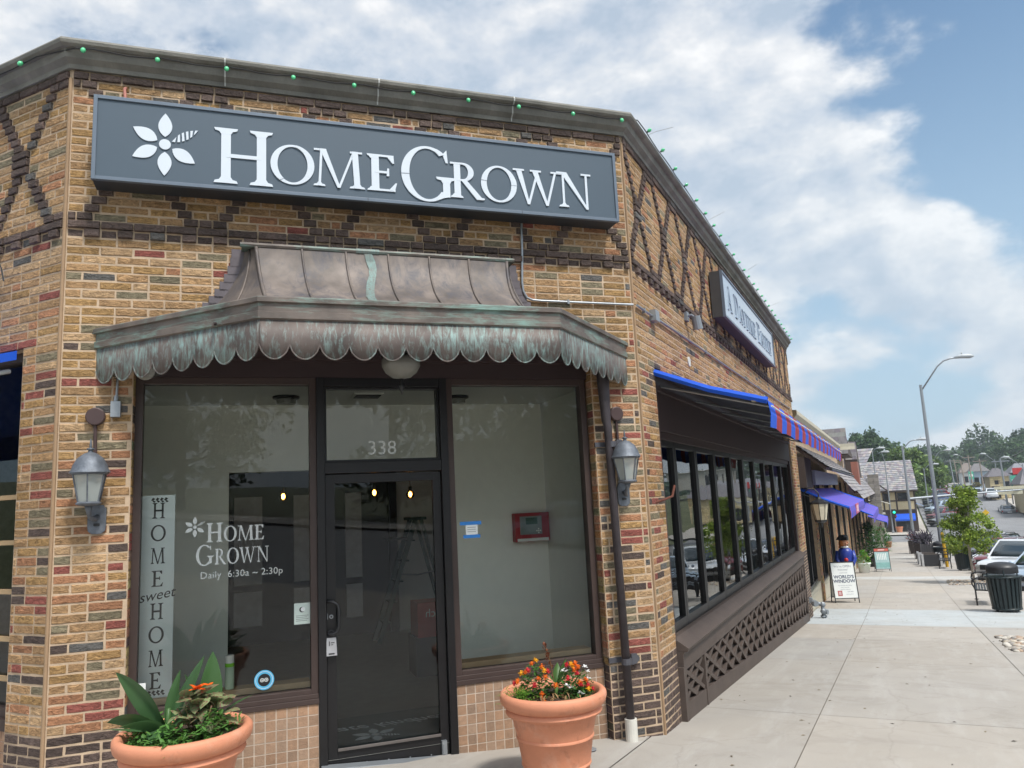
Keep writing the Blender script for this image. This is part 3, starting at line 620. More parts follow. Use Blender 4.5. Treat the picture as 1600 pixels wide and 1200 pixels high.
def xrow(y0_, y1_, n, st=None):
    p = (y1_ - y0_) / n
    for i in range(n):
        a, b = y0_ + p * i, y0_ + p * (i + 1)
        for (ya, yb) in ((a, b),):
            bot = lambda y: gz(y) + .18
            slat(ya, bot(ya), yb, .25, 0); slat(ya, .25, yb, bot(yb), 1)
            ym = (a + b) / 2
            slat(ya, (bot(ya) + .25) / 2, ym, .25, 0); slat(ym, bot(ym), yb, (bot(yb) + .25) / 2, 0)
            slat(ya, (bot(ya) + .25) / 2, ym, bot(ym), 1); slat(ym, .25, yb, (bot(yb) + .25) / 2, 1)
xrow(7.60, 8.34, 1); xrow(8.45, 18.64, 11)
lt.build('lattice_slats', BROWNW, lpo, recalc=True)

# ------------------------------------------------------------------ copper canopy over the entrance
COPB = copper_mat('copper_valance', (.115, .090, .080), (.25, .38, .36), .54, .76, (12, 12, 3.2))
COPF = copper_mat('copper_fascia', (.13, .105, .090), (.20, .31, .27), .57, .74, (1.2, 1.2, 6))
COPR = copper_mat('copper_roof', (.16, .130, .112), (.085, .078, .085), .54, .70, (3, 3, 1.2))
COPG = copper_mat('copper_verdigris', (.15, .135, .12), (.17, .27, .25), .42, .70, (22, 22, 2))
canopy = thing('entrance_canopy', 'weathered brown copper canopy with green stained scalloped edge over the shop entrance', 'canopy', FR(1.15, .4, 3.3))
def fpath(off=0, ins=0):
    # footprint corners of the canopy in the front frame, moved outward by off
    k = math.tan(R(22.5))
    return [(-1.06 - off * 2 ** .5, 0), (.08 - off * k, 1.1 + off), (2.24 + off * k, 1.1 + off), (3.37 + off * 2 ** .5, 0)]
def csweep(mb, prof, mi=0):
    mb.grid([[(a, o, z) for off, z in prof for (a, o) in [fpath(off)[i]]] for i in range(4)], mi)
fs = MB(FR); csweep(fs, [(-.12, 3.345), (0, 3.345), (.012, 3.335), (.012, 3.305), (-.006, 3.30), (-.006, 3.245), (.002, 3.24), (.002, 3.195), (-.012, 3.185), (-.03, 3.185), (-.03, 3.30)])
fo = fs.build('fascia', COPF, canopy); smooth_by_angle(fo, 20)
# scalloped valance: one sheet per side with rims
def valance(p0, p1, n):
    P0 = Vector(p0); P1 = Vector(p1); d = P1 - P0; ln = d.length; d.normalize(); w = ln / n; v = MB(FR); zt = 3.19
    nrm = Vector((-d.y, d.x)); 
    if nrm.y < 0: nrm = -nrm
    v2 = MB(FR)
    for i in range(n):
        top, bot = [], []; rim = []
        dz = rnd.uniform(-.006, .006); tw = rnd.uniform(-.006, .008)
        for k in range(11):
            t = k / 10; x = (i + t) * w; ang = math.pi * t
            zb = 3.02 - math.sin(ang) ** .62 * .098
            bulge = .003 * math.sin(ang)
            q = P0 + d * x
            top.append((q.x, q.y, zt)); b_ = q + nrm * bulge; mid = P0 + d * x
            bot.append(((mid.x, mid.y, 3.06), (b_.x, b_.y, zb)))
            rim.append((b_.x, b_.y, zb))
        v.grid([top, [b[0] for b in bot], [b[1] for b in bot]])
        v2.tube(rim, .0034, 5)
    b = len(v.v); v.v += v2.v; v.f += [[b + i for i in f] for f in v2.f]; v.mi += v2.mi; v.c += v2.c
    o = v.build('scalloped_valance', COPB, canopy, recalc=False); bb = bmesh.new(); bb.from_mesh(o.data); bmesh.ops.remove_doubles(bb, verts=bb.verts, dist=1e-5); bb.to_mesh(o.data); bb.free(); smooth_by_angle(o, 50); md = o.modifiers.new('thick', 'SOLIDIFY'); md.thickness = .003
a0, a1, a2, a3 = fpath(-.014)
valance(a0, a1, 8); valance(a1, a2, 11); valance(a2, a3, 8)
# flared standing seam roof
def rprof(t): # t 0 top .. 1 eave
    return .15 + (.93 - .15) * (t ** 1.9), 4.0 - .645 * (1 - (1 - t) ** 1.35)
ro = MB(FR); TOPA, TOPB, BOTA, BOTB = .08, 2.17, .17, 2.13
rows = []
for i in range(13):
    t = i / 12; o, z = rprof(t); e = o - .15
    la = TOPA + (BOTA - TOPA) * t - 0; ra = TOPB + (BOTB - TOPB) * t
    wl_ = -.02 - (.50) * t ** 1.6; wr_ = 2.24 + .50 * t ** 1.6
    rows.append([(wl_, 0, z), (la, o, z), (ra, o, z), (wr_, 0, z)])
ro.grid(rows)
ro.add([(-.02, 0, 4.0), (TOPA, .15, 4.0), (TOPB, .15, 4.0), (2.24, 0, 4.0)], [(0, 1, 2, 3)])
roo = ro.build('metal_roof', COPR, canopy); smooth_by_angle(roo, 30)
se = MB(FR)
for k in range(1, 6):
    f = k / 6; se.tube([(TOPA + (TOPB - TOPA) * f + (BOTA + (BOTB - BOTA) * f - TOPA - (TOPB - TOPA) * f) * i / 12, rprof(i / 12)[0] + .004, rprof(i / 12)[1] + .006) for i in range(13)], .009, 6)
for sgn, (ta, ba) in ((0, (TOPA, BOTA)), (1, (TOPB, BOTB))):
    se.tube([(ta + (ba - ta) * i / 12, rprof(i / 12)[0], rprof(i / 12)[1] + .005) for i in range(13)], .014, 6)
for f in (.5,):
    se.tube([((-.02 - .5 * (i / 12) ** 1.6) * .5 + (TOPA + (BOTA - TOPA) * i / 12) * .5, rprof(i / 12)[0] * .5 + .004, rprof(i / 12)[1] + .006) for i in range(13)], .009, 6)
    se.tube([((2.24 + .5 * (i / 12) ** 1.6) * .5 + (TOPB + (BOTB - TOPB) * i / 12) * .5, rprof(i / 12)[0] * .5 + .004, rprof(i / 12)[1] + .006) for i in range(13)], .009, 6)
se.build('standing_seam', COPR, roo, smooth=True)
pt = MB(FR)
gp = [( .955 + .03 * math.sin(i * .7), rprof(i / 12)[0] + .005, rprof(i / 12)[1] + .004) for i in range(13)]
pt.grid([[(p[0] - .03 - .006 * math.sin(i * 1.9), p[1], p[2]), (p[0] + .035 + .006 * math.sin(i * 1.3), p[1], p[2])] for i, p in enumerate(gp)])
pt.build('verdigris_patch', COPG, roo, recalc=False)
rg = MB(FR); rg.tube([(-.04, .14, 4.02), (2.24, .14, 4.02)], .022, 8); rg.tube([(.86, .14, 4.02), (1.05, .14, 4.02)], .026, 8, 1); rg.box(-.03, 2.24, 0, .14, 4.005, 4.03)
rg.build('ridge_cap', [COPF, COPG], canopy)
for sd_ in (0, 1):       # stepped flashing against the brick at both ends
    fl2 = MB(FR)
    for i in range(12):
        t = i / 12; o, z = rprof(t); x = -.02 - .5 * t ** 1.6
        (fl2.box(x - .085, x + .02, .0, .016, z - .055, z + .02) if sd_ == 0 else fl2.box(2.22 - x - .04, 2.22 - x + .065, .0, .016, z - .055, z + .02))
    fl2.build('stepped_flashing', mat('lead_flashing', (.14, .12, .13), .7, .2, var=.25), canopy)
sf = MB(FR); e = fpath(-.035); sf.add([(e[0][0], e[0][1] + .0, 3.205), (*e[1], 3.205), (*e[2], 3.205), (*e[3], 3.205)], [(0, 1, 2, 3)]); sf.add([(e[0][0], e[0][1] + .0, 3.215), (*e[1], 3.215), (*e[2], 3.215), (*e[3], 3.215)], [(0, 1, 2, 3)])
for a in (-.2, .55, 1.3, 2.05): sf.box(a, a + .02, .02, .9, 3.195, 3.204)
sf.build('soffit', SOFF, canopy)

# ceiling lamp under the canopy and the small round floodlight
cl_ = thing('ceiling_lamp', 'round frosted ceiling lamp with dark finial hanging under the copper canopy', 'lamp', FR(1.14, .5, 3.1))
def lathe_at(mb, P, prof, n=24, mi=0):
    mb.lathe([(r, P[2] + z) for r, z in prof], P[0], P[1], n, mi)
q = MB(); P = FR(1.14, .5, 3.2); lathe_at(q, P, [(.0, 0), (.15, 0), (.15, -.03), (.135, -.045), (.17, -.06), (.175, -.10), (.16, -.12), (.12, -.13)]); q.build('base', BLACK, cl_, smooth=True)
q = MB(); lathe_at(q, P, [(.12, -.13), (.15, -.155), (.148, -.21), (.12, -.26), (.07, -.295), (.0, -.31)]); q.build('globe', LGLASS, cl_, smooth=True)
q = MB(); lathe_at(q, P, [(.0, -.305), (.022, -.31), (.012, -.33), (.026, -.35), (.022, -.375), (.008, -.41), (0, -.43)], 10); q.build('finial', BLACK, cl_, smooth=True)
fd = thing('round_floodlight', 'small round floodlight under the left end of the canopy', 'floodlight', FR(-.66, .12, 3.0))
q = MB(FR); q.tube([(-.66, .15, 3.2), (-.66, .15, 3.09)], [.05, .03], 10); q.tube([(-.66, .15, 3.12), (-.68, .2, 3.04)], .018, 8); q.build('bracket', GALV, fd)
q = MB(FR); q.tube([(-.64, .12, 3.05), (-.69, .24, 3.00)], [.085, .085], 18); q.build('housing', mat('dark_fixture', (.07, .065, .06), .5), fd)
q = MB(FR); q.tube([(-.69, .24, 3.00), (-.70, .26, 2.993)], [.084, .06], 18); q.build('lens', LGLASS, fd)

# ------------------------------------------------------------------ lettering
def serif(x, y, d, sw, w=.36, h=.042, br=.07):
    return [(x - w / 2, y), (x + w / 2, y), (x + w / 2 - .015, y + d * h), (x + sw / 2 + .03, y + d * (h + .02)), (x + sw / 2, y + d * (h + br)), (x - sw / 2, y + d * (h + br)), (x - sw / 2 - .03, y + d * (h + .02)), (x - w / 2 + .015, y + d * h)]
def bar(x0, y0, x1, y1, w0, w1=None, hz=False):
    w1 = w0 if w1 is None else w1
    if hz: return [(x0, y0 - w0 / 2), (x1, y1 - w1 / 2), (x1, y1 + w1 / 2), (x0, y0 + w0 / 2)]
    return [(x0 - w0 / 2, y0), (x0 + w0 / 2, y0), (x1 + w1 / 2, y1), (x1 - w1 / 2, y1)]
def ring(cx, cy, rx, ry, tx, ty, a0, a1, n=28, tilt=-.25):
    out = []
    def pi(a): return (cx + (rx - tx) * math.cos(a + 0) , cy + (ry - ty) * math.sin(a))
    def po(a): return (cx + rx * math.cos(a), cy + ry * math.sin(a))
    for i in range(n):
        t0 = R(a0 + (a1 - a0) * i / n); t1 = R(a0 + (a1 - a0) * (i + 1) / n)
        out.append([po(t0), po(t1), pi(t1), pi(t0)])
    return out
def glyph(c, st=.155, th=.055, sf_=True):
    p = []; S_ = lambda x, y, d, sw=st, w=.36: p.append(serif(x, y, d, sw, w)) if sf_ else p.append(bar(x - w / 2, y + d * .02, x + w / 2, y + d * .02, .04, .04, True))
    if c == 'H':
        for x in (.2, .74): p.append(bar(x, 0, x, 1, st)); S_(x, 0, 1); S_(x, 1, -1)
        p.append(bar(.2, .5, .74, .5, th * 1.3, hz=True)); w = .94
    elif c == 'O': p += ring(.46, .5, .46, .52, st * 1.0, th * .95, 0, 360, 40); w = .92
    elif c == 'M':
        p.append(bar(.14, 0, .19, 1, th)); p.append(bar(1.0, 0, .95, 1, st)); p.append(bar(.58, -.02, .22, 1, th * 1.2, st)); p.append(bar(.58, -.02, .93, 1, th * 1.0, th))
        S_(.14, 0, 1, th, .27); S_(1.0, 0, 1); p.append(bar(.02, .975, .30, .975, .05, .05, True)); p.append(bar(.84, .975, 1.12, .975, .05, .05, True)); w = 1.16
    elif c == 'E':
        p.append(bar(.2, 0, .2, 1, st)); S_(.18, 0, 1, st, .34); S_(.18, 1, -1, st, .34)
        p.append(bar(.2, .03, .66, .03, .055, hz=True)); p.append(bar(.2, .97, .62, .97, .055, hz=True)); p.append(bar(.2, .52, .5, .52, th, hz=True))
        p.append([(.64, 0), (.70, .24), (.665, .24), (.52, .05)]); p.append([(.63, 1), (.64, .78), (.60, .78), (.48, .95)]); p.append([(.46, .42), (.52, .42), (.52, .63), (.48, .63)]); w = .72
    elif c == 'G':
        p += ring(.5, .5, .5, .53, st * 1.05, th * 1.0, 48, 318, 40)
        p.append([(.80, .90), (.88, .99), (.90, .74), (.86, .74)]); p.append(bar(.86, .08, .86, .44, st * .95)); S_(.86, .46, -1, st, .40); p.append([(.62, -.02), (.80, .06), (.93, .09), (.80, .13)]); w = 1.06
    elif c == 'R':
        p.append(bar(.2, 0, .2, 1, st)); S_(.18, 0, 1, st, .34); p.append(bar(.02, .975, .3, .975, .05, .05, True)); p += ring(.36, .74, .29, .26, st * .9, th, -90, 90, 18)
        p.append(bar(.2, .975, .37, .975, .05, .05, True)); p.append(bar(.2, .505, .37, .505, .05, .05, True)); p.append(bar(.80, -.02, .38, .5, st * 1.1, st * .9)); p.append([(.72, 0), (.92, -.01), (.92, .03), (.74, .05)]); w = .90
    elif c == 'W':
        p.append(bar(.36, -.02, .12, 1, th, st)); p.append(bar(.36, -.02, .64, .98, th, th)); p.append(bar(.86, -.02, .56, .98, th, st)); p.append(bar(.86, -.02, 1.12, 1, th, th))
        for x in (.12, .58, 1.14): p.append(bar(x - .15, .975, x + .15, .975, .05, .05, True))
        w = 1.26
    elif c == 'N':
        p.append(bar(.18, 0, .18, 1, th)); p.append(bar(.84, -.02, .84, 1, th)); p.append(bar(.84, -.03, .2, 1, th, st * 1.1)); S_(.18, 0, 1, th, .28); p.append(bar(.70, .975, .98, .975, .05, .05, True)); p.append(bar(0, .975, .24, .975, .05, .05, True)); w = 1.0
    elif c == 'D':
        p.append(bar(.2, 0, .2, 1, st)); S_(.17, 0, 1, st, .30); S_(.17, 1, -1, st, .30); p += ring(.34, .5, .5, .5, st, th, -90, 90, 24); p.append(bar(.2, .975, .36, .975, .05, .05, True)); p.append(bar(.2, .025, .36, .025, .05, .05, True)); w = .88
    elif c == 'A':
        p.append(bar(.10, 0, .42, 1, th, th)); p.append(bar(.74, 0, .40, 1.02, st, st * .8)); p.append(bar(.2, .36, .62, .36, .05, .05, True)); S_(.10, 0, 1, th, .26); S_(.74, 0, 1, st, .32); w = .9
    elif c == 'Y':
        p.append(bar(.4, 0, .4, .48, st)); p.append(bar(.4, .44, .10, 1, st, st)); p.append(bar(.42, .44, .70, 1, th, th)); S_(.4, 0, 1); p.append(bar(-.04, .975, .24, .975, .05, .05, True)); p.append(bar(.58, .975, .82, .975, .05, .05, True)); w = .78
    elif c == 'T':
        p.append(bar(.4, 0, .4, 1, st)); S_(.4, 0, 1); p.append(bar(.02, .965, .78, .965, .07, .07, True)); p.append([(.0, 1), (.05, 1), (.06, .78), (.02, .78)]); p.append([(.75, 1), (.8, 1), (.78, .78), (.74, .78)]); w = .8
    elif c == 'I': p.append(bar(.2, 0, .2, 1, st)); S_(.2, 0, 1); S_(.2, 1, -1); w = .4
    else: w = .4
    return p, w
def put_text(T, spec, o, depth, mb, mi=0):
    """spec: list of (char, a0, a1, zbase, height, weight, serif)"""
    k = 0
    for c, a0, a1, z, h, st, th in spec:
        ps, w = glyph(c, st, th)
        sx = (a1 - a0) / w
        for p in ps:
            k += 1; oo = o + depth + (k % 17) * .00025
            mb.prism([(a0 + x * sx, o, z + y * h) for x, y in p], (0, oo - o, 0), mi)
def text_mesh(txt, size, T, a, o, z, name, m_, parent, align='LEFT', flip=1, rot=0, shear=0, ext=.001, weight=0, rec=True, plane=None, sp=1):
    cu = bpy.data.curves.new('t', 'FONT'); cu.body = txt; cu.size = size; cu.align_x = align; cu.shear = shear; cu.extrude = ext; cu.offset = weight; cu.space_character = sp; cu.resolution_u = 3
    ob = bpy.data.objects.new('t', cu); col.objects.link(ob)
    me = bpy.data.meshes.new_from_object(ob.evaluated_get(bpy.context.evaluated_depsgraph_get()))
    bpy.data.objects.remove(ob); mb = MB()
    cr_, sr_ = math.cos(rot), math.sin(rot); vs = []
    for v in me.vertices:
        x, y, w = v.co.x * flip, v.co.y, v.co.z
        x, y = x * cr_ - y * sr_, x * sr_ + y * cr_
        vs.append(plane(x, y, w) if plane else T(a + x, o + w, z + y))
    mb.add(vs, [list(p.vertices) for p in me.polygons])
    bpy.data.meshes.remove(me)
    return mb.build(name, m_, parent)
def flower(mb, T, ca, cz, r, o, d, mi=0):
    def petal(ang, ln, wd, stripes=False):
        ca_, sa = math.cos(R(ang)), math.sin(R(ang)); pts = []
        def q(u, v): return (ca + (u * ca_ - v * sa) * r, cz + (u * sa + v * ca_) * r)
        prof = lambda t: wd * (math.sin(math.pi * t ** .85)) ** .9
        if not stripes:
            up_ = [q(.25 + ln * t / 12, prof(t / 12)) for t in range(13)]; dn = [q(.25 + ln * t / 12, -prof(t / 12)) for t in range(11, 0, -1)]
            mb.prism([(x, o, z) for x, z in up_ + dn], (0, d, 0), mi)
        else:
            for s0 in range(6):
                t0 = .0 + s0 / 6.3; t1 = t0 + .085; sk = .10
                a_ = [q(.25 + ln * t0 + sk, prof(min(t0 + .08, 1)) * .8), q(.25 + ln * t1 + sk, prof(min(t1 + .08, 1)) * .8), q(.25 + ln * t1 - .02, -prof(t1) * .8), q(.25 + ln * t0 - .02, -prof(t0) * .8)]
                mb.prism([(x, o, z) for x, z in a_], (0, d + .0003, 0), mi)
    for ang in (90, 152, 208, 270, 328): petal(ang, .78, .20)
    petal(30, .86, .16, True)
    n = 20; mb.prism([(ca + .17 * r * math.cos(2 * math.pi * i / n), o, cz + .17 * r * math.sin(2 * math.pi * i / n)) for i in range(n)], (0, d + .0005, 0), mi)

# main sign
sg = thing('shop_sign', 'long slate grey sign reading HOMEGROWN with a white flower and bee', 'sign', FR(1.1, .13, 4.42))
b_ = MB(FR); b_.box(-1.075, 3.25, .02, .235, 4.425, 5.085); b_.build('sign_box', SLATED, sg)
b_ = MB(FR); frame_rect(b_, -1.08, 3.255, 4.42, 5.09, .028, .215, .252); b_.build('sign_frame', SIGNEDGE, sg, bevel=.002)
b_ = MB(FR); b_.add([(-1.052, .240, 4.448), (3.227, .240, 4.448), (3.227, .240, 5.062), (-1.052, .240, 5.062)], [(0, 1, 2, 3)]); face = b_.build('sign_face', SLATE, sg, recalc=False)
b_ = MB(FR); put_text(FR, [('H', -.245, .215, 4.475, .455, .145, .05), ('O', .185, .525, 4.515, .325, .145, .055), ('M', .515, .925, 4.52, .32, .14, .055), ('E', .945, 1.205, 4.52, .32, .175, .06), ('G', 1.235, 1.715, 4.475, .47, .145, .045), ('R', 1.655, 1.955, 4.52, .32, .17, .055), ('O', 1.935, 2.265, 4.515, .325, .145, .055), ('W', 2.245, 2.69, 4.52, .32, .15, .06), ('N', 2.65, 2.995, 4.52, .33, .16, .06)], .240, .008, b_)
b_.build('lettering', WHITE, face)
b_ = MB(FR); flower(b_, FR, -.585, 4.745, .245, .240, .008); b_.build('flower_logo', WHITE, face)
for a in (.95, 2.3): b_ = MB(FR); b_.box(a, a + .004, .252, .2535, 4.42, 4.448); b_.build('trim_seam', SLATED, sg)
# cable from the sign along the wall
cb = MB(FR)
def arc(p, q, r, n=6): pass
cb.tube([(2.375, .02, 4.42), (2.37, .022, 4.2), (2.352, .022, 3.86), (2.36, .022, 3.78), (2.39, .022, 3.725), (2.44, .022, 3.705), (2.52, .022, 3.70), (3.38, .022, 3.70), (3.455, .025, 3.70)], .011, 8)
cb.T = RT; cb.tube([(6.93, .03, 3.70), (7.0, .025, 3.705), (7.5, .025, 3.705), (8.2, .025, 3.72), (12.0, .022, 3.75), (16, .022, 3.80), (19.5, .022, 3.84)], .012, 8)
cb.box(7.44, 7.58, 0, .07, 3.655, 3.765, 0); cb.box(7.18, 7.2, 0, .035, 3.68, 3.73); cb.box(10.0, 10.02, 0, .035, 3.71, 3.76)
cb.T = FR; cb.box(2.78, 2.80, 0, .034, 3.68, 3.72)
tag(cb.build('electrical_conduit', GALV), 'grey metal conduit running from the main sign round the brick corner', 'conduit')
# side sign
s2 = thing('side_sign', 'long dark box sign reading A DAYTIME EATERY on the street side wall', 'sign', RT(13.3, .1, 4.33))
b_ = MB(RT); b_.box(10.72, 15.86, .02, .185, 4.335, 4.995); b_.build('sign_box', mat('brown_sign_side', (.045, .042, .040), .6), s2)
b_ = MB(RT); frame_rect(b_, 10.715, 15.865, 4.33, 5.0, .028, .165, .202); b_.build('sign_frame', SIGNEDGE, s2)
b_ = MB(RT); b_.add([(10.743, .19, 4.358), (15.837, .19, 4.358), (15.837, .19, 4.972), (10.743, .19, 4.972)], [(0, 1, 2, 3)]); f2 = b_.build('sign_face', mat('glossy_sign_face', (.40, .46, .53), .16, var=.02, scale=2), s2, recalc=False)  # sky reflection is put into the pale face colour
b_ = MB(RT); x = 11.0; sp_ = []
for i, c in enumerate('A DAYTIME EATERY'):
    if c == ' ': x += .17; continue
    big = i in (0, 2, 10); h = .36 if big else .27; w = glyph(c)[1] * h * .98; sp_.append((c, x, x + w, 4.49, h, .15, .05)); x += w + .035
k_ = 4.55 / (x - 11.0); sp_ = [(c, 11.0 + (p - 11.0) * k_, 11.0 + (q_ - 11.0) * k_, z, h, a, b) for c, p, q_, z, h, a, b in sp_]
put_text(RT, sp_, .19, .01, b_); b_.build('lettering', mat('pale_grey_letter', (.27, .33, .40), .4), f2)

# ------------------------------------------------------------------ lanterns and junction boxes
def lantern_glass():
    ma = bpy.data.materials.new('lantern_glass'); ma.use_nodes = True; nt = ma.node_tree; nt.nodes.clear()
    out = N(nt, 'ShaderNodeOutputMaterial'); tr = N(nt, 'ShaderNodeBsdfTransparent'); df = N(nt, 'ShaderNodeBsdfPrincipled'); df.inputs['Base Color'].default_value = (.50, .54, .52, 1); df.inputs['Roughness'].default_value = .25
    mx = N(nt, 'ShaderNodeMixShader'); mx.inputs[0].default_value = .62; L(nt, tr, 0, mx, 1); L(nt, df, 0, mx, 2); L(nt, mx, 0, out, 0); return ma
def lantern(lab, a, dz, T, yaw=0):
    P = Vector(T(a, .17, 2.05 + dz)); t = thing('wall_lantern', lab, 'lantern', T(a, 0, 1.87 + dz), 'pewter lanterns beside the entrance')
    x, y, z = P; n = 6; r0_ = R(0) + yaw
    q = MB(T)
    pl_ = [(a + .03 + px_, .0, 1.855 + dz + pz) for px_, pz in ((-.055, .0), (-.03, -.022), (.03, -.022), (.055, .0), (.06, .03), (.06, .15), (.04, .185), (-.04, .185), (-.06, .15), (-.06, .03))]
    q.prism(pl_, (0, .022, 0)); q.box(a + .01, a + .05, .02, .032, 1.89 + dz, 1.91 + dz, 1); q.build('backplate', [PEWTER, BLACK], t, bevel=.004)
    q = MB(T); q.tube([(a + .03, .02, 1.96 + dz), (a + .025, .07, 1.935 + dz), (a, .12, 1.955 + dz), (a, .165, 2.0 + dz), (a, .17, 2.04 + dz)], [.016, .018, .014, .018, .03], 10); q.sphere(*T(a + .028, .045, 1.955 + dz), .028, n=8); q.build('arm', PEWTER, t, smooth=True)
    q = MB(); q.lathe([(.03, z - .02), (.085, z - .008), (.09, z + .002), (.075, z + .012)], x, y, n, rot=r0_)
    # corner bars
    for k in range(n):
        an = 2 * math.pi * k / n + r0_; q.tube([(x + .072 * math.cos(an), y + .072 * math.sin(an), z + .01), (x + .113 * math.cos(an), y + .113 * math.sin(an), z + .205)], .0055, 5)
    q.lathe([(.108, z + .200), (.128, z + .203), (.132, z + .213), (.11, z + .222)], x, y, n, rot=r0_); q.build('frame', PEWTER, t)
    q = MB(); q.lathe([(.068, z + .012), (.108, z + .203)], x, y, n, rot=r0_); g_ = q.build('lamp_glass', lantern_glass() if 'lantern_glass' not in bpy.data.materials else bpy.data.materials['lantern_glass'], t)
    q = MB(); q.lathe([(.0, z + .01), (.014, z + .012), (.014, z + .06), (.012, z + .065), (.024, z + .09), (.02, z + .125), (.004, z + .165), (0, z + .168)], x, y, 10); q.build('bulb', LGLASS, t, smooth=True)
    q = MB(); q.lathe([(.134, z + .214), (.118, z + .240), (.112, z + .265), (.085, z + .315), (.045, z + .348), (.018, z + .358), (.014, z + .372), (.026, z + .378), (.024, z + .386), (.008, z + .392), (.009, z + .41), (.004, z + .45), (0, z + .455)], x, y, 12, rot=r0_); c_ = q.build('cap', PEWTER, t); smooth_by_angle(c_, 28)
    return t
lantern('pewter lantern on the brick pier left of the entrance', -1.03, 0, FR, .3)
lantern('pewter lantern right of the downspout on the right brick pier', 3.19, 0, FR, .6)
for a, z, nm, lab in ((-1.03, 2.68, 'junction_box', 'round dark brown junction box above the left lantern'), (3.195, 2.665, 'junction_box', 'round dark brown junction box above the right lantern')):
    j = MB(FR); j.tube([(a, 0, z), (a, .045, z), (a, .05, z)], [.065, .065, .058], 20); j.tube([(a, .02, z - .05), (a + .012, .02, z - .60)], .0125, 8)
    tag(j.build(nm, DBROWN), lab, 'junction box', 'brown junction boxes above the lanterns')
sw_ = MB(FR); sw_.tube([(-.885, .03, 3.19), (-.895, .03, 2.82)], .009, 8); sw_.tube([(-.895, .03, 2.83), (-.90, .035, 2.78)], .016, 8); sw_.box(-.93, -.865, 0, .055, 2.675, 2.79, 0)
tag(sw_.build('outlet_box', GALV), 'small grey outlet box on a thin pipe under the canopy end', 'outlet box')
# downspout
dp = thing('downspout', 'dark round downspout standing in a white collar beside the right pier', 'downspout', FR(3.09, .08, -.1))
q = MB(FR); q.tube([(3.05, .09, 3.19), (3.055, .09, 2.95), (3.06, .09, 2.6), (3.07, .09, 2.55), (3.10, .09, .05)], [.055, .055, .042, .036, .036], 14); q.build('pipe', mat('oxidised_copper_pipe', (.062, .052, .058), .5, .3, var=.3, scale=12), dp, smooth=True)
q = MB(FR); q.tube([(3.10, .09, -.16), (3.10, .09, .06)], .052, 16); q.build('collar', mat('white_plastic', (.62, .60, .54), .5), dp)
for z in (.52, 2.38):
    q = MB(FR); q.box(2.97, 3.22, .0, .02, z - .012, z + .03); q.tube([(3.098, .09, z - .02), (3.098, .09, z + .03)], .045, 12)
    q.prism([(3.17, .02, z - .04), (3.22, .02, z - .03), (3.25, .02, z + .01), (3.22, .02, z + .05), (3.17, .02, z + .05)], (0, .03, 0)); q.build('bracket', mat('strap_metal', (.10, .10, .115), .5, .4), dp)
# side floodlight, white escutcheon, rusty hook, wire
q = MB(RT); q.tube([(9.05, 0, 4.02), (9.05, .08, 4.03), (9.1, .12, 3.99)], .015, 8); q.tube([(9.1, .12, 4.02), (9.13, .13, 3.86)], [.05, .06], 12); q.box(8.99, 9.1, 0, .04, 3.96, 4.07)
tag(q.build('side_floodlight', GALVD), 'grey floodlight under the string course on the side wall', 'floodlight')
q = MB(RT); q.tube([(9.05, 0, 3.47), (9.05, .012, 3.47)], .06, 16); tag(q.build('wall_disc', mat('cream_disc', (.6, .6, .55), .6)), 'white round cover disc on the side wall below the floodlight', 'cover disc')
q = MB(RT); q.tube([(7.15, 0, 1.85), (7.2, .06, 1.87), (7.32, .12, 1.90), (7.4, .13, 2.0)], .012, 6); tag(q.build('awning_hook', mat('rust', (.12, .04, .025), .9, var=.3)), 'rusty awning hook on the right brick pier', 'hook')
q = MB(FR); q.tube([(-.9, .0, 5.30), (-.905, .03, 5.28), (-.895, .05, 5.18), (-.90, .05, 5.08)], .012, 8); tag(q.build('cable_stub', mat('pink_conduit', (.45, .18, .14), .7)), 'short pinkish conduit stub behind the top left of the sign', 'conduit')
q = MB(LT); q.tube([(-6.2, 0, 4.02), (-6.1, .05, 4.0), (-6.02, .06, 3.9), (-6.0, .05, 3.80)], .006, 6); tag(q.build('loose_wire', BLACK), 'loose black wire hanging from the left brick wall', 'wire')

# ------------------------------------------------------------------ string lights along the coping
GREENB = mat('green_bulb', (.10, .58, .26), .25, var=.05, coat=.5)
sr = thing('string_lights', 'green bulb string lights clipped along the shop coping', 'string lights', (-3, 5, 5.5))
wr = MB(); pth = []
def pt_on(Tf, a, z, o=.128): return Tf(a, o, z)
for i in range(14): pth.append(LT(-9.5 + i * .3, .13, 5.512 + .008 * math.sin(i * 2)))
for i in range(39): pth.append(FR(-1.24 + i * .122, .13, 5.512 + .010 * math.sin(i * 1.5)))
for i in range(53): pth.append(RT(7.02 + i * .25, .15, 5.585 + .010 * math.sin(i * 1.7)))
wr.tube(pth, .0055, 5); wr.build('wire', BLACK, sr)
def bulb(P, d):
    q = MB(); x, y, z = P; v = Vector(d).normalized(); pz = [(0, .009), (.016, .010), (.0161, .015), (.029, .020), (.042, .018), (.053, .010), (.058, .001)]
    q.tube([tuple(Vector(P) + v * t) for t, _ in pz[:2]], .010, 8, 1); q.tube([tuple(Vector(P) + v * t) for t, _ in pz[2:]], [r for _, r in pz[2:]], 10, 0)
    q.build('bulb', [GREENB, BLACK], sr, smooth=True)
for a in (-1.18, -.66, -.15, .37, .87, 1.38, 1.88, 2.36, 2.9, 3.41): bulb(FR(a, .14, 5.515), FR(rnd.uniform(-.3, .3), .6, -.9) if False else (S * .5, -S * .5, -.8))
for a in (-5.75, -6.25, -6.75, -7.3): bulb(LT(a, .14, 5.515), (0, -.6, -.7))
y = 7.35
while y < 20: bulb(RT(y, .15, 5.60), (.8, rnd.uniform(-.3, .3), .35)); y += .50 + rnd.uniform(-.05, .05)
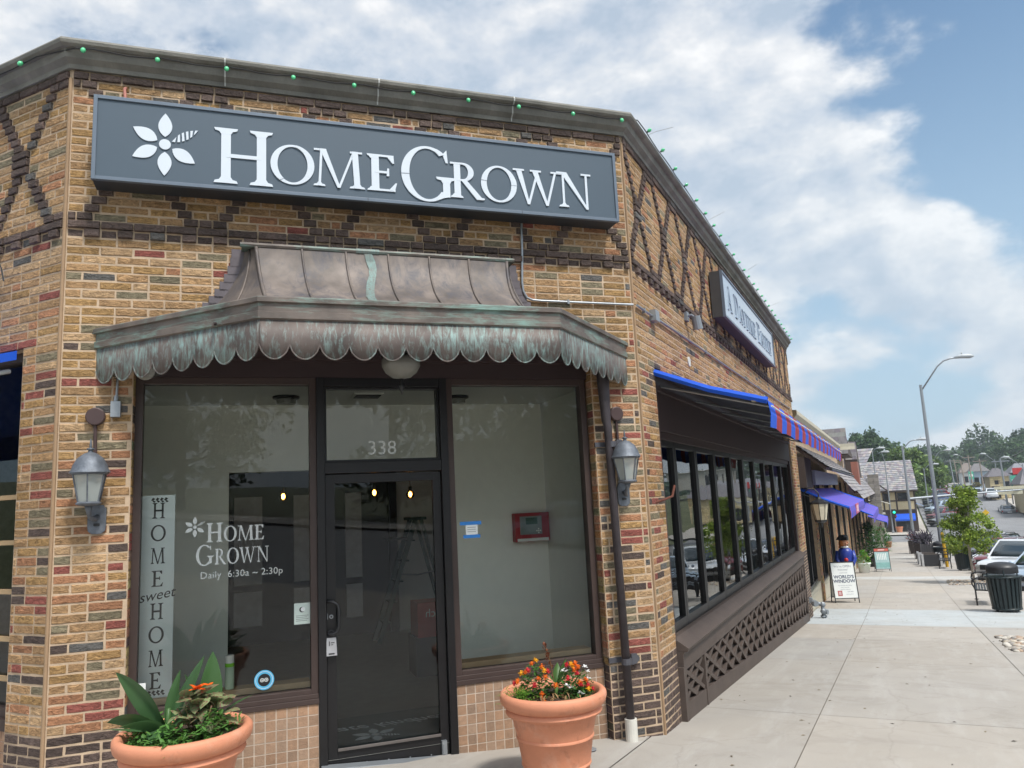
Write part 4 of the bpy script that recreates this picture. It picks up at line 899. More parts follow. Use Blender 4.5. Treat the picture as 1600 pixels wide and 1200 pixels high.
q = MB()
for i in range(4):
    y = 7.4 + i * 2.9; q.tube([RT(y, .12, 5.59), RT(y + .1, .2, 5.66), RT(y + .25 + rnd.uniform(-.1, .1), .35, 5.75)], .003, 4)
q.build('cable_tie', mat('clear_tie', (.35, .36, .36), .5), sr)

# ------------------------------------------------------------------ things on and behind the shop glass
def flat(name, lab, cat, a0, a1, z0, z1, o, m_, T=FR, th=.002, parent=None):
    q = MB(T); q.box(a0, a1, o, o + th, z0, z1)
    ob = q.build(name, m_, parent)
    return tag(ob, lab, cat) if lab else ob
INK = mat('black_ink', (.012, .012, .014), .6)
GI = -.149                                   # just outside the glass plane
# vertical board HOME sweet HOME
bd = thing('lettered_board', 'tall pale board reading HOME sweet HOME standing inside the left window', 'board', FR(-.62, -.26, .6))
q = MB(FR); q.box(-.735, -.505, -.275, -.255, .612, 2.10); pan = q.build('panel', mat('pale_blue_board', (.80, .86, .88), .6, var=.05), bd)
q = MB(FR); zt = [(1.925, 'H'), (1.755, 'O'), (1.585, 'M'), (1.415, 'E'), (1.175, 'H'), (1.005, 'O'), (.835, 'M'), (.675, 'E')]
for z, c in zt:
    w = {'H': .095, 'O': .105, 'M': .10, 'E': .085}[c]; put_text(FR, [(c, -.62 - w / 2, -.62 + w / 2, z, .118, .135, .085)], -.255, .0015, q)
q.build('lettering', INK, pan)
text_mesh('sweet', .105, FR, -.62, -.253, 1.32, 'script_lettering', INK, pan, 'CENTER', shear=.35, rot=R(8), ext=.0005)
q = MB(FR)
for zc, sgn in ((2.062, 1), (.645, -1)):
    for i in range(4):
        x = -.675 + i * .03
        q.prism([(x, -.2545, zc), (x + .012, -.2545, zc + .022), (x + .03, -.2545, zc + .012), (x + .014, -.2545, zc - .002)], (0, .0012, 0)); q.prism([(x + .008, -.2545, zc - .004), (x + .02, -.2545, zc - .018), (x + .034, -.2545, zc - .01), (x + .02, -.2545, zc)], (0, .0011, 0))
q.build('leaf_motif', INK, pan)
# window lettering
wlo = thing('window_lettering', 'pale HOME GROWN lettering with flower and opening hours on the left window', 'lettering', FR(-.1, GI, 1.4))
q = MB(FR)
def row(txt, a0, a1, z, hbig, hs, q, o=GI):
    sp = []; x = 0
    for i, c in enumerate(txt):
        h = hbig if i == 0 else hs; w = glyph(c)[1] * h; sp.append((c, x, x + w, z, h, .17, .06)); x += w + hs * .05
    k = (a1 - a0) / x; put_text(FR, [(c, a0 + p * k, a0 + q_ * k, z_, h, s_, t_) for c, p, q_, z_, h, s_, t_ in sp], o, .0012, q)
row('HOME', -.275, .155, 1.725, .145, .115, q); row('GROWN', -.345, .19, 1.555, .15, .118, q); flower(q, FR, -.355, 1.845, .075, GI, .0015)
q.build('lettering', VINYL, wlo)
text_mesh('Daily  6:30a ~ 2:30p', .072, FR, -.315, GI + .001, 1.455, 'opening_hours', VINYL, wlo, ext=.0005, sp=1.03)
tn = thing('door_number', 'pale number 338 on the transom glass above the door', 'number', FR(1.07, GI, 2.37))
text_mesh('338', .165, FR, .965, GI, 2.365, 'digits', VINYL, tn, ext=.0005)
# stickers
stk = thing('round_sticker', 'round blue sticker with an owl face low on the left window', 'sticker', FR(.15, GI, .66))
q = MB(FR)
def disc(q, a, z, r, o, d, mi, n=28, r2=None):
    if r2: 
        vs = [(a + rr * math.cos(2 * math.pi * k / n), o + d, z + rr * math.sin(2 * math.pi * k / n)) for rr in (r, r2) for k in range(n)]
        q.add(vs, [(k, (k + 1) % n, n + (k + 1) % n, n + k) for k in range(n)], mi)
    else: q.prism([(a + r * math.cos(2 * math.pi * k / n), o, z + r * math.sin(2 * math.pi * k / n)) for k in range(n)], (0, d, 0), mi)
BLU = mat('sticker_blue', (.09, .42, .66), .5); 
disc(q, .15, .67, .073, GI, .001, 0); disc(q, .15, .67, .064, GI, .0015, 1, r2=.060); disc(q, .15, .67, .046, GI, .002, 2)
q.build('rings', [BLU, WHITE, INK], stk)
q = MB(FR)
for dx in (-.015, .015): disc(q, .15 + dx, .67, .0145, GI, .0028, 0, 16); disc(q, .15 + dx, .67, .010, GI, .0032, 1, 16); disc(q, .15 + dx, .67, .005, GI, .0036, 0, 10)
q.build('owl_eyes', [PAPER, INK], stk)
nt_ = thing('paper_notice', 'small white notice with a crescent emblem on the left window beside the door', 'notice', FR(.43, GI, 1.13))
flat('sheet', None, None, .372, .493, 1.055, 1.215, GI, mat('pale_green_paper', (.60, .68, .62), .6), parent=nt_)
q = MB(FR); disc(q, .432, 1.165, .021, GI, .003, 0, 18); disc(q, .439, 1.167, .017, GI, .0034, 1, 18)
for k in range(4): q.box(.385, .48 - .01 * (k % 2), GI, GI + .0028, 1.118 - k * .013, 1.122 - k * .013, 2)
q.build('print', [INK, PAPER, mat('grey_print', (.25, .27, .26), .7)], nt_)
cardst = thing('payment_sticker', 'little payment card sticker in the lower left corner of the window', 'sticker', FR(-.72, GI, .7))
flat('sheet', None, None, -.728, -.672, .70, .745, GI, PAPER, parent=cardst); flat('sheet', None, None, -.728, -.672, .655, .699, GI, mat('navy_print', (.02, .03, .12), .6), parent=cardst)
q = MB(FR); disc(q, -.708, .678, .014, GI, .003, 0, 14); disc(q, -.692, .678, .014, GI, .0034, 1, 14); q.build('emblem', [mat('print_red', (.5, .05, .03), .6), mat('print_orange', (.7, .3, .03), .6)], cardst)
no_ = thing('taped_note', 'white note held with blue tape on the right window', 'note', FR(1.84, GI, 1.71))
flat('paper', None, None, 1.785, 1.89, 1.655, 1.745, GI, PAPER, parent=no_)
flat('tape', None, None, 1.735, 1.925, 1.742, 1.772, GI + .001, mat('blue_tape', (.03, .22, .62), .6), parent=no_); flat('tape', None, None, 1.762, 1.912, 1.632, 1.66, GI + .001, MATS['blue_tape'], parent=no_)
q = MB(FR)
for k in range(3): q.box(1.80, 1.875, GI, GI + .0035, 1.72 - k * .018, 1.724 - k * .018)
q.build('print', MATS['grey_print'], no_)
al = thing('alarm_panel', 'red fire alarm panel with a glass front on the inner wall behind the right window', 'alarm panel', FR(2.6, -1.55, 1.7))
q = MB(FR); q.box(2.70, 3.09, -1.6, -1.50, 1.50, 1.80); q.build('box', mat('alarm_red', (.33, .012, .02), .4), al, bevel=.006)
q = MB(FR); q.box(2.755, 3.00, -1.50, -1.494, 1.575, 1.765, 0); q.box(2.82, 2.95, -1.494, -1.49, 1.68, 1.75, 1); q.box(2.72, 3.07, -1.50, -1.493, 1.505, 1.535, 2)
for dx, dz in ((0, 0), (.02, 0), (-.02, 0), (0, .02), (0, -.02)): disc(q, 2.96 + dx, 1.61 + dz, .008, -1.494, .004, 2, 8)
q.build('display', [mat('panel_grey', (.22, .26, .26), .3), mat('panel_screen', (.04, .10, .07), .2), PAPER], al)
# lock box on the handle
lb = thing('key_lock_box', 'small silver and black key lock box hanging below the door handle', 'lock box', FR(.645, -.09, .85))
q = MB(FR); q.tube([(.625, -.085, .96), (.625, -.075, .985), (.645, -.072, 1.0), (.665, -.075, .985), (.665, -.085, .96)], .006, 8); q.build('shackle', BLACK, lb)
q = MB(FR); q.prism([(.605, -.116, .955), (.685, -.116, .955), (.697, -.116, .935), (.697, -.116, .80), (.593, -.116, .80), (.593, -.116, .935)], (0, .035, 0)); q.build('body', BLACK, lb, bevel=.006)
q = MB(FR); q.prism([(.612, -.081, .94), (.682, -.081, .94), (.69, -.081, .805), (.602, -.081, .805)], (0, .006, 0)); q.box(.628, .634, -.075, -.073, .88, .915, 1); q.box(.642, .67, -.075, -.073, .90, .906, 1); q.box(.642, .66, -.075, -.073, .885, .89, 1); q.box(.625, .67, -.075, -.073, .815, .825, 1); q.build('face_plate', [mat('satin_silver', (.48, .48, .50), .35, .4), BLACK], lb)
# spray can on the inner ledge
sc_ = thing('spray_can', 'white and green spray can standing on the ledge behind the left window', 'spray can', FR(-.10, -.27, .612))
P = FR(-.10, -.26, .612)
q = MB(); lathe_at(q, P, [(.0, 0), (.033, 0), (.034, .006), (.034, .17)], 20); q.build('body', mat('pale_green_label', (.50, .66, .50), .4), sc_, smooth=True)
q = MB(); lathe_at(q, P, [(.0343, .165), (.0345, .166), (.0345, .19), (.034, .192)], 20); q.build('band', mat('lime_band', (.18, .62, .03), .4), sc_, smooth=True)
q = MB(); lathe_at(q, P, [(.034, .19), (.032, .197), (.0325, .245), (.028, .25), (0, .252)], 20); q.build('cap', PAPER, sc_)
# ladder inside
ld = thing('step_ladder', 'dark green step ladder standing open inside behind the glass door', 'ladder', FR(2.3, -5.3, .03))
LG = mat('ladder_green', (.004, .045, .040), .5)
q = MB(FR)
for o in (-5.1, -5.5): q.prism([(1.78, o, .03), (1.85, o, .03), (2.42, o, 1.74), (2.35, o, 1.74)], (0, .04, 0))
for k in range(1, 6): f = k / 6; q.box(1.80 + .57 * f, 1.90 + .57 * f, -5.48, -5.08, .03 + 1.71 * f - .02, .03 + 1.71 * f)
q.build('front_frame', LG, ld)
q = MB(FR)
for o in (-5.1, -5.5): q.prism([(2.88, o, .03), (2.93, o, .03), (2.50, o, 1.74), (2.45, o, 1.74)], (0, .03, 0))
q.build('rear_frame', mat('ladder_olive', (.04, .08, .06), .5), ld)
q = MB(FR); q.box(2.30, 2.55, -5.52, -5.06, 1.74, 1.78); q.build('top_step', LG, ld)
q = MB(FR); q.box(1.98, 2.35, -5.45, -5.1, 1.46, 1.49); q.build('paint_shelf', BLACK, ld)
q = MB(FR); q.tube([(2.1, -5.1, .98), (2.4, -5.1, .95), (2.68, -5.1, .99)], .012, 6); q.build('spreader', GALVD, ld)
bg_ = thing('red_box', 'dark red carton on the floor inside at the right edge of the glass door', 'box', FR(2.0, -2.8, .3))
q = MB(FR); q.box(1.86, 2.2, -3.0, -2.6, .46, .84); q.build('carton', mat('carton_red', (.26, .012, .015), .5), bg_)
text_mesh('rich', .13, FR, 2.15, -2.599, .68, 'lettering', VINYL, bg_, flip=-1, ext=.0005)
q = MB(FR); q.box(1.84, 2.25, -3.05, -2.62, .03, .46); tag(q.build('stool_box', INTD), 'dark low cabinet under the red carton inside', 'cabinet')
# door mat behind the door with lettering
dm = thing('door_mat', 'dark grey mat with flower and cultivate kindness lettering inside the glass door', 'mat', FR(1.1, -.7, .04))
q = MB(FR); q.box(.45, 1.75, -1.25, -.26, .032, .045); q.build('mat_sheet', mat('mat_fabric', (.13, .15, .15), .95, bump=.5, bscale=300), dm)
plane = lambda x, y, w: FR(1.1 + x, -.75 + y, .047 + w)
q = MB(); 
fl_ = MB(); flower(fl_, None, 0, 0, .20, 0, .002); q.add([FR(1.05 + v[0], -.58 + v[2] * .9, .046 + v[1]) for v in fl_.v], fl_.f); q.build('flower_motif', mat('mat_print', (.75, .78, .78), .8), dm)
text_mesh('cultivate kindness', .21, FR, 0, 0, 0, 'lettering', MATS['mat_print'], dm, 'CENTER', shear=.5, ext=.0005, plane=lambda x, y, w: FR(1.05 + x, -.92 + y, .047 + w))
# interior lamps and ceiling fittings
for i, (a, o, lab) in enumerate(((.36, -1.0, 'round ceiling light inside behind the left window'), (1.98, -1.0, 'round ceiling light inside behind the right door post'))):
    c_ = thing('interior_ceiling_light', lab, 'ceiling light', FR(a, o, 2.97), 'round ceiling lights inside'); P = FR(a, o, 2.98)
    q = MB(); lathe_at(q, P, [(0, 0), (.12, 0), (.12, -.02), (.09, -.03)], 18); q.build('rim', BLACK, c_); q = MB(); lathe_at(q, P, [(.09, -.03), (.085, -.07), (0, -.075)], 18); q.build('diffuser', LGLASS, c_)
q = MB(FR); q.box(.95, 1.22, -1.0, -.75, 2.965, 2.979, 0)
for k in range(4): q.box(.97, 1.20, -.98 + k * .055, -.96 + k * .055, 2.955, 2.965, 1)
tag(q.build('ceiling_vent', [INTC, BLACK]), 'dark slotted ceiling vent inside above the transom', 'vent')
for a, z, lab in ((.45, 2.13, 'lit pendant bulb inside behind the left window'), (1.56, 2.13, 'lit pendant bulb inside behind the left half of the door glass'), (2.02, 2.09, 'lit pendant bulb inside near the ladder top')):
    pb = thing('pendant_bulb', lab, 'pendant lamp', FR(a, -3.6, z), 'lit pendant bulbs inside'); P = FR(a, -3.6, z)
    q = MB(); q.tube([(P[0], P[1], 3.2), (P[0], P[1], P[2] + .10)], .006, 6); q.tube([(P[0], P[1], P[2] + .10), (P[0], P[1], P[2] + .05)], .02, 8); q.build('cord', BLACK, pb)
    q = MB(); q.sphere(P[0], P[1], P[2], .055, n=8); q.build('shade', glass_mat('amber_glass', (.8, .5, .2), 1.4) if 'amber_glass' not in bpy.data.materials else bpy.data.materials['amber_glass'], pb, smooth=True)
    q = MB(); q.sphere(P[0], P[1], P[2], .022, .022, .035, n=8); q.build('filament', mat('warm_filament', (1, .6, .2), .5, emis=(1, .62, .25, 22)), pb, smooth=True)

# ------------------------------------------------------------------ terracotta pots and their plants
def pot(lab, x, y, zt, stain=False):
    zb = gz(y); h = zt - zb; t = thing('terracotta_pot', lab, 'pot', (x, y, zb), 'large terracotta pots by the entrance')
    p = [(0, 0), (.205, 0), (.215, .01), (.238, .12), (.246, .125), (.246, .135), (.241, .14), (.268, .30), (.276, .305), (.276, .317), (.271, .322), (.302, h - .165), (.315, h - .158), (.337, h - .15), (.345, h - .135), (.338, h - .118), (.330, h - .108), (.350, h - .098), (.372, h - .075), (.381, h - .045), (.380, h - .018), (.366, h - .002), (.345, h), (.330, h - .01), (.322, h - .05), (.30, h - .12), (.285, h - .16), (0, h - .16)]
    q = MB(); q.lathe([(r, zb + z) for r, z in p], x, y, 56); o = q.build('pot_body', TERRA, t); smooth_by_angle(o, 50)
    q = MB(); rows = []
    for i in range(7):
        r = .318 * i / 6; rows.append([(x + r * math.cos(2 * math.pi * k / 24), y + r * math.sin(2 * math.pi * k / 24), zt - .062 + rnd.uniform(-.008, .008)) for k in range(25)])
    q.grid(rows); q.build('soil', SOIL, t); return t
PL = (-3.86, 3.40, .705); PR = (-2.33, 5.28, .585)
pot('large terracotta pot with green canna leaves left of the door, chalk stains on its rim', *PL)
pot('large terracotta pot of orange and red flowers right of the door', *PR)
LEAFC = leaf_mat('canna_leaf', (.062, .135, .050), .25, scale=6, rough=.38)
LEAFG = leaf_mat('small_leaf', (.085, .20, .04), .35, scale=8)
LEAFV = leaf_mat('variegated_leaf', (.21, .27, .12), .3, scale=10, mottle=(.24, .13, .09))
def vec(az, el): return Vector((math.cos(R(az)) * math.cos(R(el)), math.sin(R(az)) * math.cos(R(el)), math.sin(R(el))))
def leaf(mb, base, az, el, ln, wd, droop=40, fold=.25, n=8, c=(1, 1, 1), roll=0, neck=.08, mi=0, tip=1.0):
    p = Vector(base); rows = []; e = el
    for i in range(n + 1):
        t = i / n; d = vec(az, e); side = Vector((-math.sin(R(az)), math.cos(R(az)), 0)); nrm = d.cross(side)
        if roll: side = (side * math.cos(R(roll)) + nrm * math.sin(R(roll))); nrm = d.cross(side)
        w = wd * .5 * max(0, (math.sin(math.pi * min(1, (t - neck) / (1 - neck)) ** (.75 * tip)) ** .8 if t > neck else .06))
        w = max(w, .002 if t < 1 else .0005); f = fold * w
        rows.append([tuple(p - side * w - nrm * f), tuple(p - side * w * .5 - nrm * f * .6), tuple(p + nrm * 0), tuple(p + side * w * .5 - nrm * f * .6), tuple(p + side * w - nrm * f)])
        p = p + d * (ln / n); e -= droop / n
    mb.grid(rows, mi, c)
def rot_to_img(dx): return 0
x0_, y0_, zt_ = PL; zs = zt_ - .06
cn = thing('canna_plant', 'broad leaved green canna in the left terracotta pot', 'plant', (x0_ - .08, y0_ - .02, zs))
# image right direction in world is rt; use azimuth of that for left and right facing leaves
AZR = math.degrees(math.atan2(rt.y, rt.x))
q = MB(); bx_, by_ = x0_ - .07, y0_ - .06
for az, el, ln, wd, dr, ro in ((AZR + 176, 62, .46, .14, 30, 75), (AZR + 8, 62, .47, .085, 2, 60), (AZR + 60, 80, .34, .07, 10, 80), (AZR + 184, 40, .34, .12, 60, 60), (AZR + 0, 35, .30, .12, 60, -10), (AZR + 200, 14, .34, .06, 10, 0), (AZR - 80, 35, .30, .12, 70, 0), (AZR - 120, 45, .32, .12, 60, 30), (AZR + 20, 48, .34, .11, 30, 30), (AZR + 165, 60, .30, .09, 40, 60)):
    leaf(q, (bx_ + rnd.uniform(-.02, .02), by_ + rnd.uniform(-.02, .02), zs + .05), az, el, ln, wd, dr, .3, 10, c=[rnd.uniform(.85, 1.2)] * 3, roll=ro)
q.tube([(bx_, by_, zs - .02), (bx_ + .01, by_, zs + .18)], [.02, .012], 8, c=(1.3, 1.3, 1)); o = q.build('leaves', LEAFC, cn, recalc=False, smooth=True)
c2 = thing('canna_plant', 'single upright canna leaf behind the mottled foliage in the left pot', 'plant', (x0_ + .08, y0_ + .1, zs))
q = MB()
for az, el, ln, wd, dr, ro in ((AZR + 95, 84, .42, .135, 6, 0), (AZR + 10, 50, .30, .10, 40, 0), (AZR + 190, 70, .34, .07, 10, 60)):
    leaf(q, (x0_ + .09, y0_ + .10, zs + .05), az, el, ln, wd, dr, .15, 10, c=(1.1, 1.1, 1), roll=ro)
q.build('leaves', LEAFC, c2, recalc=False, smooth=True)
co = thing('mottled_plant', 'mottled green and dusty pink foliage with an orange bloom in the left pot', 'plant', (x0_ + .13, y0_ - .02, zs))
q = MB()
for i in range(85):
    bx, by = x0_ + .14 + rnd.gauss(0, .05), y0_ + .0 + rnd.gauss(0, .05); z = zs + rnd.uniform(.03, .27)
    leaf(q, (bx, by, z), rnd.uniform(0, 360), rnd.uniform(-10, 50), rnd.uniform(.09, .15), rnd.uniform(.055, .085), rnd.uniform(40, 90), .2, 6, c=[rnd.uniform(.7, 1.2)] * 3, roll=rnd.uniform(-30, 30))
for i in range(5): q.tube([(x0_ + .14, y0_, zs - .02), (x0_ + .14 + rnd.gauss(0, .04), y0_ + rnd.gauss(0, .04), zs + .2)], .005, 5, c=(.8, .6, .4))
q.build('leaves', LEAFV, co, recalc=False, smooth=True)
ORF = leaf_mat('orange_petal', (.85, .13, .012), .2); 
q = MB(); fx = Vector((x0_ + .17, y0_ - .06, zs + .30))
for i in range(9): leaf(q, fx, i * 40 + 10, rnd.uniform(10, 60), .055, .035, 60, .2, 5, c=[rnd.uniform(.8, 1.1)] * 3)
for i in range(4): leaf(q, fx + rt * .06 + Vector((0, 0, .02)), i * 90, 30, .04, .025, 40, .2, 5)
q.build('bloom', ORF, co, recalc=False)
def filler(q, cx, cy, z, r, n, h, lr=(.022, .048), cc=(.8, 1.2), tint=(1, 1, 1)):
    for i in range(n):
        a = rnd.uniform(0, 2 * math.pi); rr = r * rnd.random() ** .5; zz = z + h * rnd.random() * (1 - .5 * (rr / r) ** 2)
        f = rnd.uniform(*cc); leaf(q, (cx + rr * math.cos(a), cy + rr * math.sin(a), zz), rnd.uniform(0, 360), rnd.uniform(-20, 60), rnd.uniform(*lr), rnd.uniform(*lr) * .55, 40, .2, 3, c=[f * t for t in tint])
hb = thing('bushy_herbs', 'low bushy green bedding plants filling the left pot', 'plant', (x0_, y0_, zs))
q = MB()
for dx, dy, r, n, h in ((-.2, -.1, .11, 260, .14), (-.05, -.2, .12, 260, .08), (.12, -.2, .13, 380, .14), (.24, -.02, .09, 260, .19), (-.24, .06, .08, 160, .12), (.0, .2, .1, 120, .1), (.22, .12, .08, 120, .15)):
    filler(q, x0_ + dx, y0_ + dy, zs, r, n, h, tint=(1, 1, 1) if dx > -.1 else (1.05, 1.0, .9))
q.build('leaves', LEAFG, hb, recalc=False)
# right pot
x1_, y1_, zt_ = PR; zs = zt_ - .06
ln_ = thing('lantana_plant', 'orange, yellow and red button flowers with dark leaves in the right pot', 'plant', (x1_, y1_, zs))
q = MB(); spots = []
for (dx, dy, r, n, h) in ((-.14, .02, .12, 420, .24), (.14, .04, .13, 420, .20), (.0, .12, .1, 160, .14), (.22, -.05, .08, 160, .10)):
    filler(q, x1_ + dx * rt.x - dy * rt.y * 0 + 0, y1_ + dx * rt.y + dy, zs, r, n, h, lr=(.02, .042), tint=(.6, .72, .6))
q.build('leaves', LEAFG, ln_, recalc=False)
fm = {k: leaf_mat('petal_' + k, c, .15) for k, c in dict(orange=(.80, .17, .015), yellow=(.85, .42, .02), red=(.62, .03, .045)).items()}
RV = Vector((rt.x, rt.y, 0)).normalized(); FV = Vector((-fwd.x, -fwd.y, 0)).normalized()
Pc = Vector((x1_, y1_, zs))
for (sx, f_, h, k) in [(-.27, .10, .13, 'red'), (-.245, .12, .145, 'orange'), (-.22, .02, .18, 'yellow'), (-.19, .06, .19, 'orange'), (-.17, .03, .20, 'red'), (-.14, -.02, .24, 'orange'), (-.11, -.02, .26, 'yellow'), (-.07, .03, .22, 'orange'), (-.055, .06, .20, 'yellow'), (-.03, .03, .19, 'red'), (-.10, .10, .15, 'orange'), (-.13, .14, .115, 'red'), (-.05, .06, .155, 'orange'), (-.08, .18, .06, 'orange'), (-.07, .2, .02, 'orange'), (.11, .0, .22, 'red'), (.14, .0, .225, 'yellow'), (.155, .0, .21, 'yellow'), (.17, .0, .225, 'orange'), (.19, .02, .20, 'orange'), (.18, .05, .165, 'red'), (.11, .08, .14, 'red'), (.19, .10, .11, 'orange'), (.20, .12, .10, 'red'), (.24, .05, .12, 'orange'), (.25, .08, .09, 'red'), (.25, .1, .07, 'yellow'), (.28, .08, .06, 'red'), (0.02, .1, .10, 'orange'), (.16, .02, .19, 'orange')]:
    c = Pc + RV * sx + FV * f_ * .8 + Vector((0, 0, h)); q = MB()
    for i in range(26):
        v = Vector((rnd.gauss(0, 1), rnd.gauss(0, 1), rnd.gauss(0, 1) * .8 + .3)).normalized(); pp = c + v * .014
        az = math.degrees(math.atan2(v.y, v.x)); el = math.degrees(math.asin(max(-1, min(1, v.z)))); leaf(q, pp, az, el, .010, .012, 60, .1, 2, c=[rnd.uniform(.75, 1.15)] * 3)
    q.sphere(c.x, c.y, c.z, .013, n=5)
    q.build('flower_head', fm[k], ln_, recalc=False)
WP = leaf_mat('petal_white', (.78, .78, .76), .05); q = MB()
for (sx, f_, h) in [(.08, .03, .19), (.10, .03, .18), (.10, .12, .10), (.12, .12, .09), (.13, .13, .085), (.19, .14, .05), (.20, .13, .04), (.24, .0, .2), (.255, .0, .17), (.26, .03, .12), (-.02, .27, .0)]:
    c = Pc + RV * sx + FV * f_ * .8 + Vector((0, 0, h))
    for i in range(5): leaf(q, c, i * 72, rnd.uniform(-10, 60), .024, .018, 50, .1, 3)
wf = thing('white_bedding_flower', 'small white flowers scattered among the red blooms in the right pot', 'flowers', tuple(Pc))
q.build('petals', WP, wf, recalc=False)
fe = thing('feathery_plant', 'feathery bright green foliage spilling at the left rim of the right pot', 'plant', tuple(Pc - RV * .25))
q = MB()
for i in range(260):
    c = Pc - RV * (.23 + rnd.gauss(0, .05)) + FV * rnd.uniform(-.02, .18); leaf(q, (c.x, c.y, zs + rnd.random() * .09), rnd.uniform(0, 360), rnd.uniform(0, 60), rnd.uniform(.03, .07), .007, 50, .1, 3, c=(1.5, 1.35, .8))
q.build('leaves', LEAFG, fe, recalc=False)
dd = thing('withered_canna', 'stunted canna with a dried brown seed spike in the middle of the right pot', 'plant', tuple(Pc))
q = MB()
DRY = leaf_mat('dry_leaf', (.22, .13, .06), .4, scale=15)
for az, el, ln, wd, dr in ((AZR + 30, 75, .20, .07, 30), (AZR + 5, 55, .19, .05, 60), (AZR + 180, 70, .12, .05, 30), (AZR + 80, 70, .18, .06, 40)):
    leaf(q, tuple(Pc + RV * .03 + Vector((0, 0, .08))), az, el, ln, wd, dr, .35, 8, c=(1.3, 1.2, .9))
q.tube([tuple(Pc + RV * .02 + Vector((0, 0, -.02))), tuple(Pc + RV * .03 + Vector((0, 0, .1)))], .015, 8, c=(2.4, 2, 1.4)); q.build('leaves', LEAFC, dd, recalc=False, smooth=True)
q = MB(); sp0 = Pc + RV * .01 + Vector((0, 0, .12)); sp1 = sp0 - RV * .05 + Vector((0, 0, .24)); q.tube([tuple(sp0), tuple((sp0 + sp1) / 2 + RV * .01), tuple(sp1)], .004, 5)
for i in range(60):
    t = rnd.uniform(.35, 1.05); c = sp0.lerp(sp1, t) + Vector((rnd.gauss(0, .009), rnd.gauss(0, .009), 0)); leaf(q, c, rnd.uniform(0, 360), rnd.uniform(10, 80), .025, .012, 30, .2, 3, c=(.9, .5, .5))
for i in range(90):
    c = Pc + RV * rnd.gauss(.03, .11) + FV * rnd.uniform(.1, .26); leaf(q, (c.x, c.y, zs + rnd.random() * .05), rnd.uniform(0, 360), rnd.uniform(0, 70), rnd.uniform(.03, .09), .008, 90, .1, 4, c=[rnd.uniform(.8, 2.0)] * 3)
q.build('dried_spike', DRY, dd, recalc=False)
# flat drain cover by the pot
q = MB(); q.lathe([(0, gz(6.0) + .001), (.055, gz(6.0) + .004), (.06, gz(6.0) + .001)], -2.42, 6.15, 20, sy=1); tag(q.build('drain_cover', GALVD), 'small round metal drain cover set in the pavement by the right pot', 'drain cover')

# ------------------------------------------------------------------ awnings over the pavement
STRIPEW = mat('white_rope', (.7, .7, .68), .6)
PURP = mat('purple_canvas', (.20, .07, .30), .8, var=.1)
def awning(lab, y0, y1, xw, zw, xo, zo, vh, stripe=.25, sign=False, top=(0, 1), rope=False, under=True, group=None):
    t = thing('fabric_awning', lab, 'awning', (xw, y0, zw), group)
    q = MB(); n = max(1, round((y1 - y0) / stripe)); p = (y1 - y0) / n
    for i in range(n):
        a, b = y0 + i * p, y0 + (i + 1) * p; rows = []
        for k in range(7):
            f = k / 6; sag = -.03 * math.sin(math.pi * f); rows.append([(xw + (xo - xw) * f, a, zw + (zo - zw) * f + sag), (xw + (xo - xw) * f, b, zw + (zo - zw) * f + sag)])
        q.grid(rows, top[i % 2])
    o = q.build('canopy_cloth', [BLUE, RED, PURP], t, recalc=False); md = o.modifiers.new('t', 'SOLIDIFY'); md.thickness = .004
    if under:
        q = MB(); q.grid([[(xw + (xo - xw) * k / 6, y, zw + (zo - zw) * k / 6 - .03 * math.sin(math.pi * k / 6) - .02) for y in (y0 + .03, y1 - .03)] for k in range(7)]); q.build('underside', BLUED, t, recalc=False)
    q = MB()
    for i in range(n):
        a, b = y0 + i * p, y0 + (i + 1) * p; dz = .012 * math.sin(i * 2.3)
        q.grid([[(xo, a, zo), (xo, b, zo)], [(xo + .02, a, zo - vh * .5), (xo + .02, b, zo - vh * .5)], [(xo + .005, a, zo - vh + dz), (xo + .005, (a + b) / 2, zo - vh + dz), (xo + .005, b, zo - vh + .012 * math.sin((i + 1) * 2.3))][::2]], top[i % 2])
    o = q.build('valance', [BLUE, RED, PURP], t, recalc=False); md = o.modifiers.new('t', 'SOLIDIFY'); md.thickness = .004
    for yy in (y0, y1):
        q = MB(); q.tube([(xw, yy, zw), ((xw + xo) / 2, yy, (zw + zo) / 2 - .03), (xo, yy, zo)], .036, 6, 0); q.build('side_tube', BLUE, t)
    k = y0 + .2
    while k < y1: q = MB(); q.tube([(xw, k, zw - .12), (xo, k, zo - .04)], .014, 6); q.build('support_arm', GALV, t); k += 1.6
    if rope:
        q = MB(); q.tube([(xo + .035, y0 + (y1 - y0) * i / 16, zo - .055 - .006 * math.sin(i)) for i in range(17)], .009, 6); q.build('rope', STRIPEW, t)
        q = MB(); q.box(xo - .14, xo - .02, y0 - .02, y0 + .06, zo + .0, zo + .055); q.build('end_block', mat('aged_wood_end', (.30, .26, .2), .7), t)
    return t
awning('long blue awning with maroon striped valance over the folding windows of the corner shop', 7.46, 18.8, -2.0, 3.13, -.95, 2.74, .25, .40, top=(0, 1), rope=True)
la = thing('fabric_awning', 'blue awning edge over the dark opening at the far left of the photo', 'awning', LT(-5.86, 0, 3.2))
q = MB(LT); q.grid([[(a, o, 3.22 - .36 * o) for o in (.0, .35, .7, 1.05)] for a in (-10.4, -5.88)]); o = q.build('canopy_cloth', BLUE, la, recalc=False); md = o.modifiers.new('t', 'SOLIDIFY'); md.thickness = .004
q = MB(LT); q.grid([[(a, 1.05, 2.84), (a, 1.06, 2.60)] for a in (-10.4, -5.88)]); q.build('valance', BLUE, la, recalc=False)
q = MB(LT); q.prism([(-5.9, 0, 3.24), (-5.9, 1.05, 2.87), (-5.9, 1.05, 2.81), (-5.9, 0, 3.17)], (.03, 0, 0)); q.build('side_hem', BLUE, la)
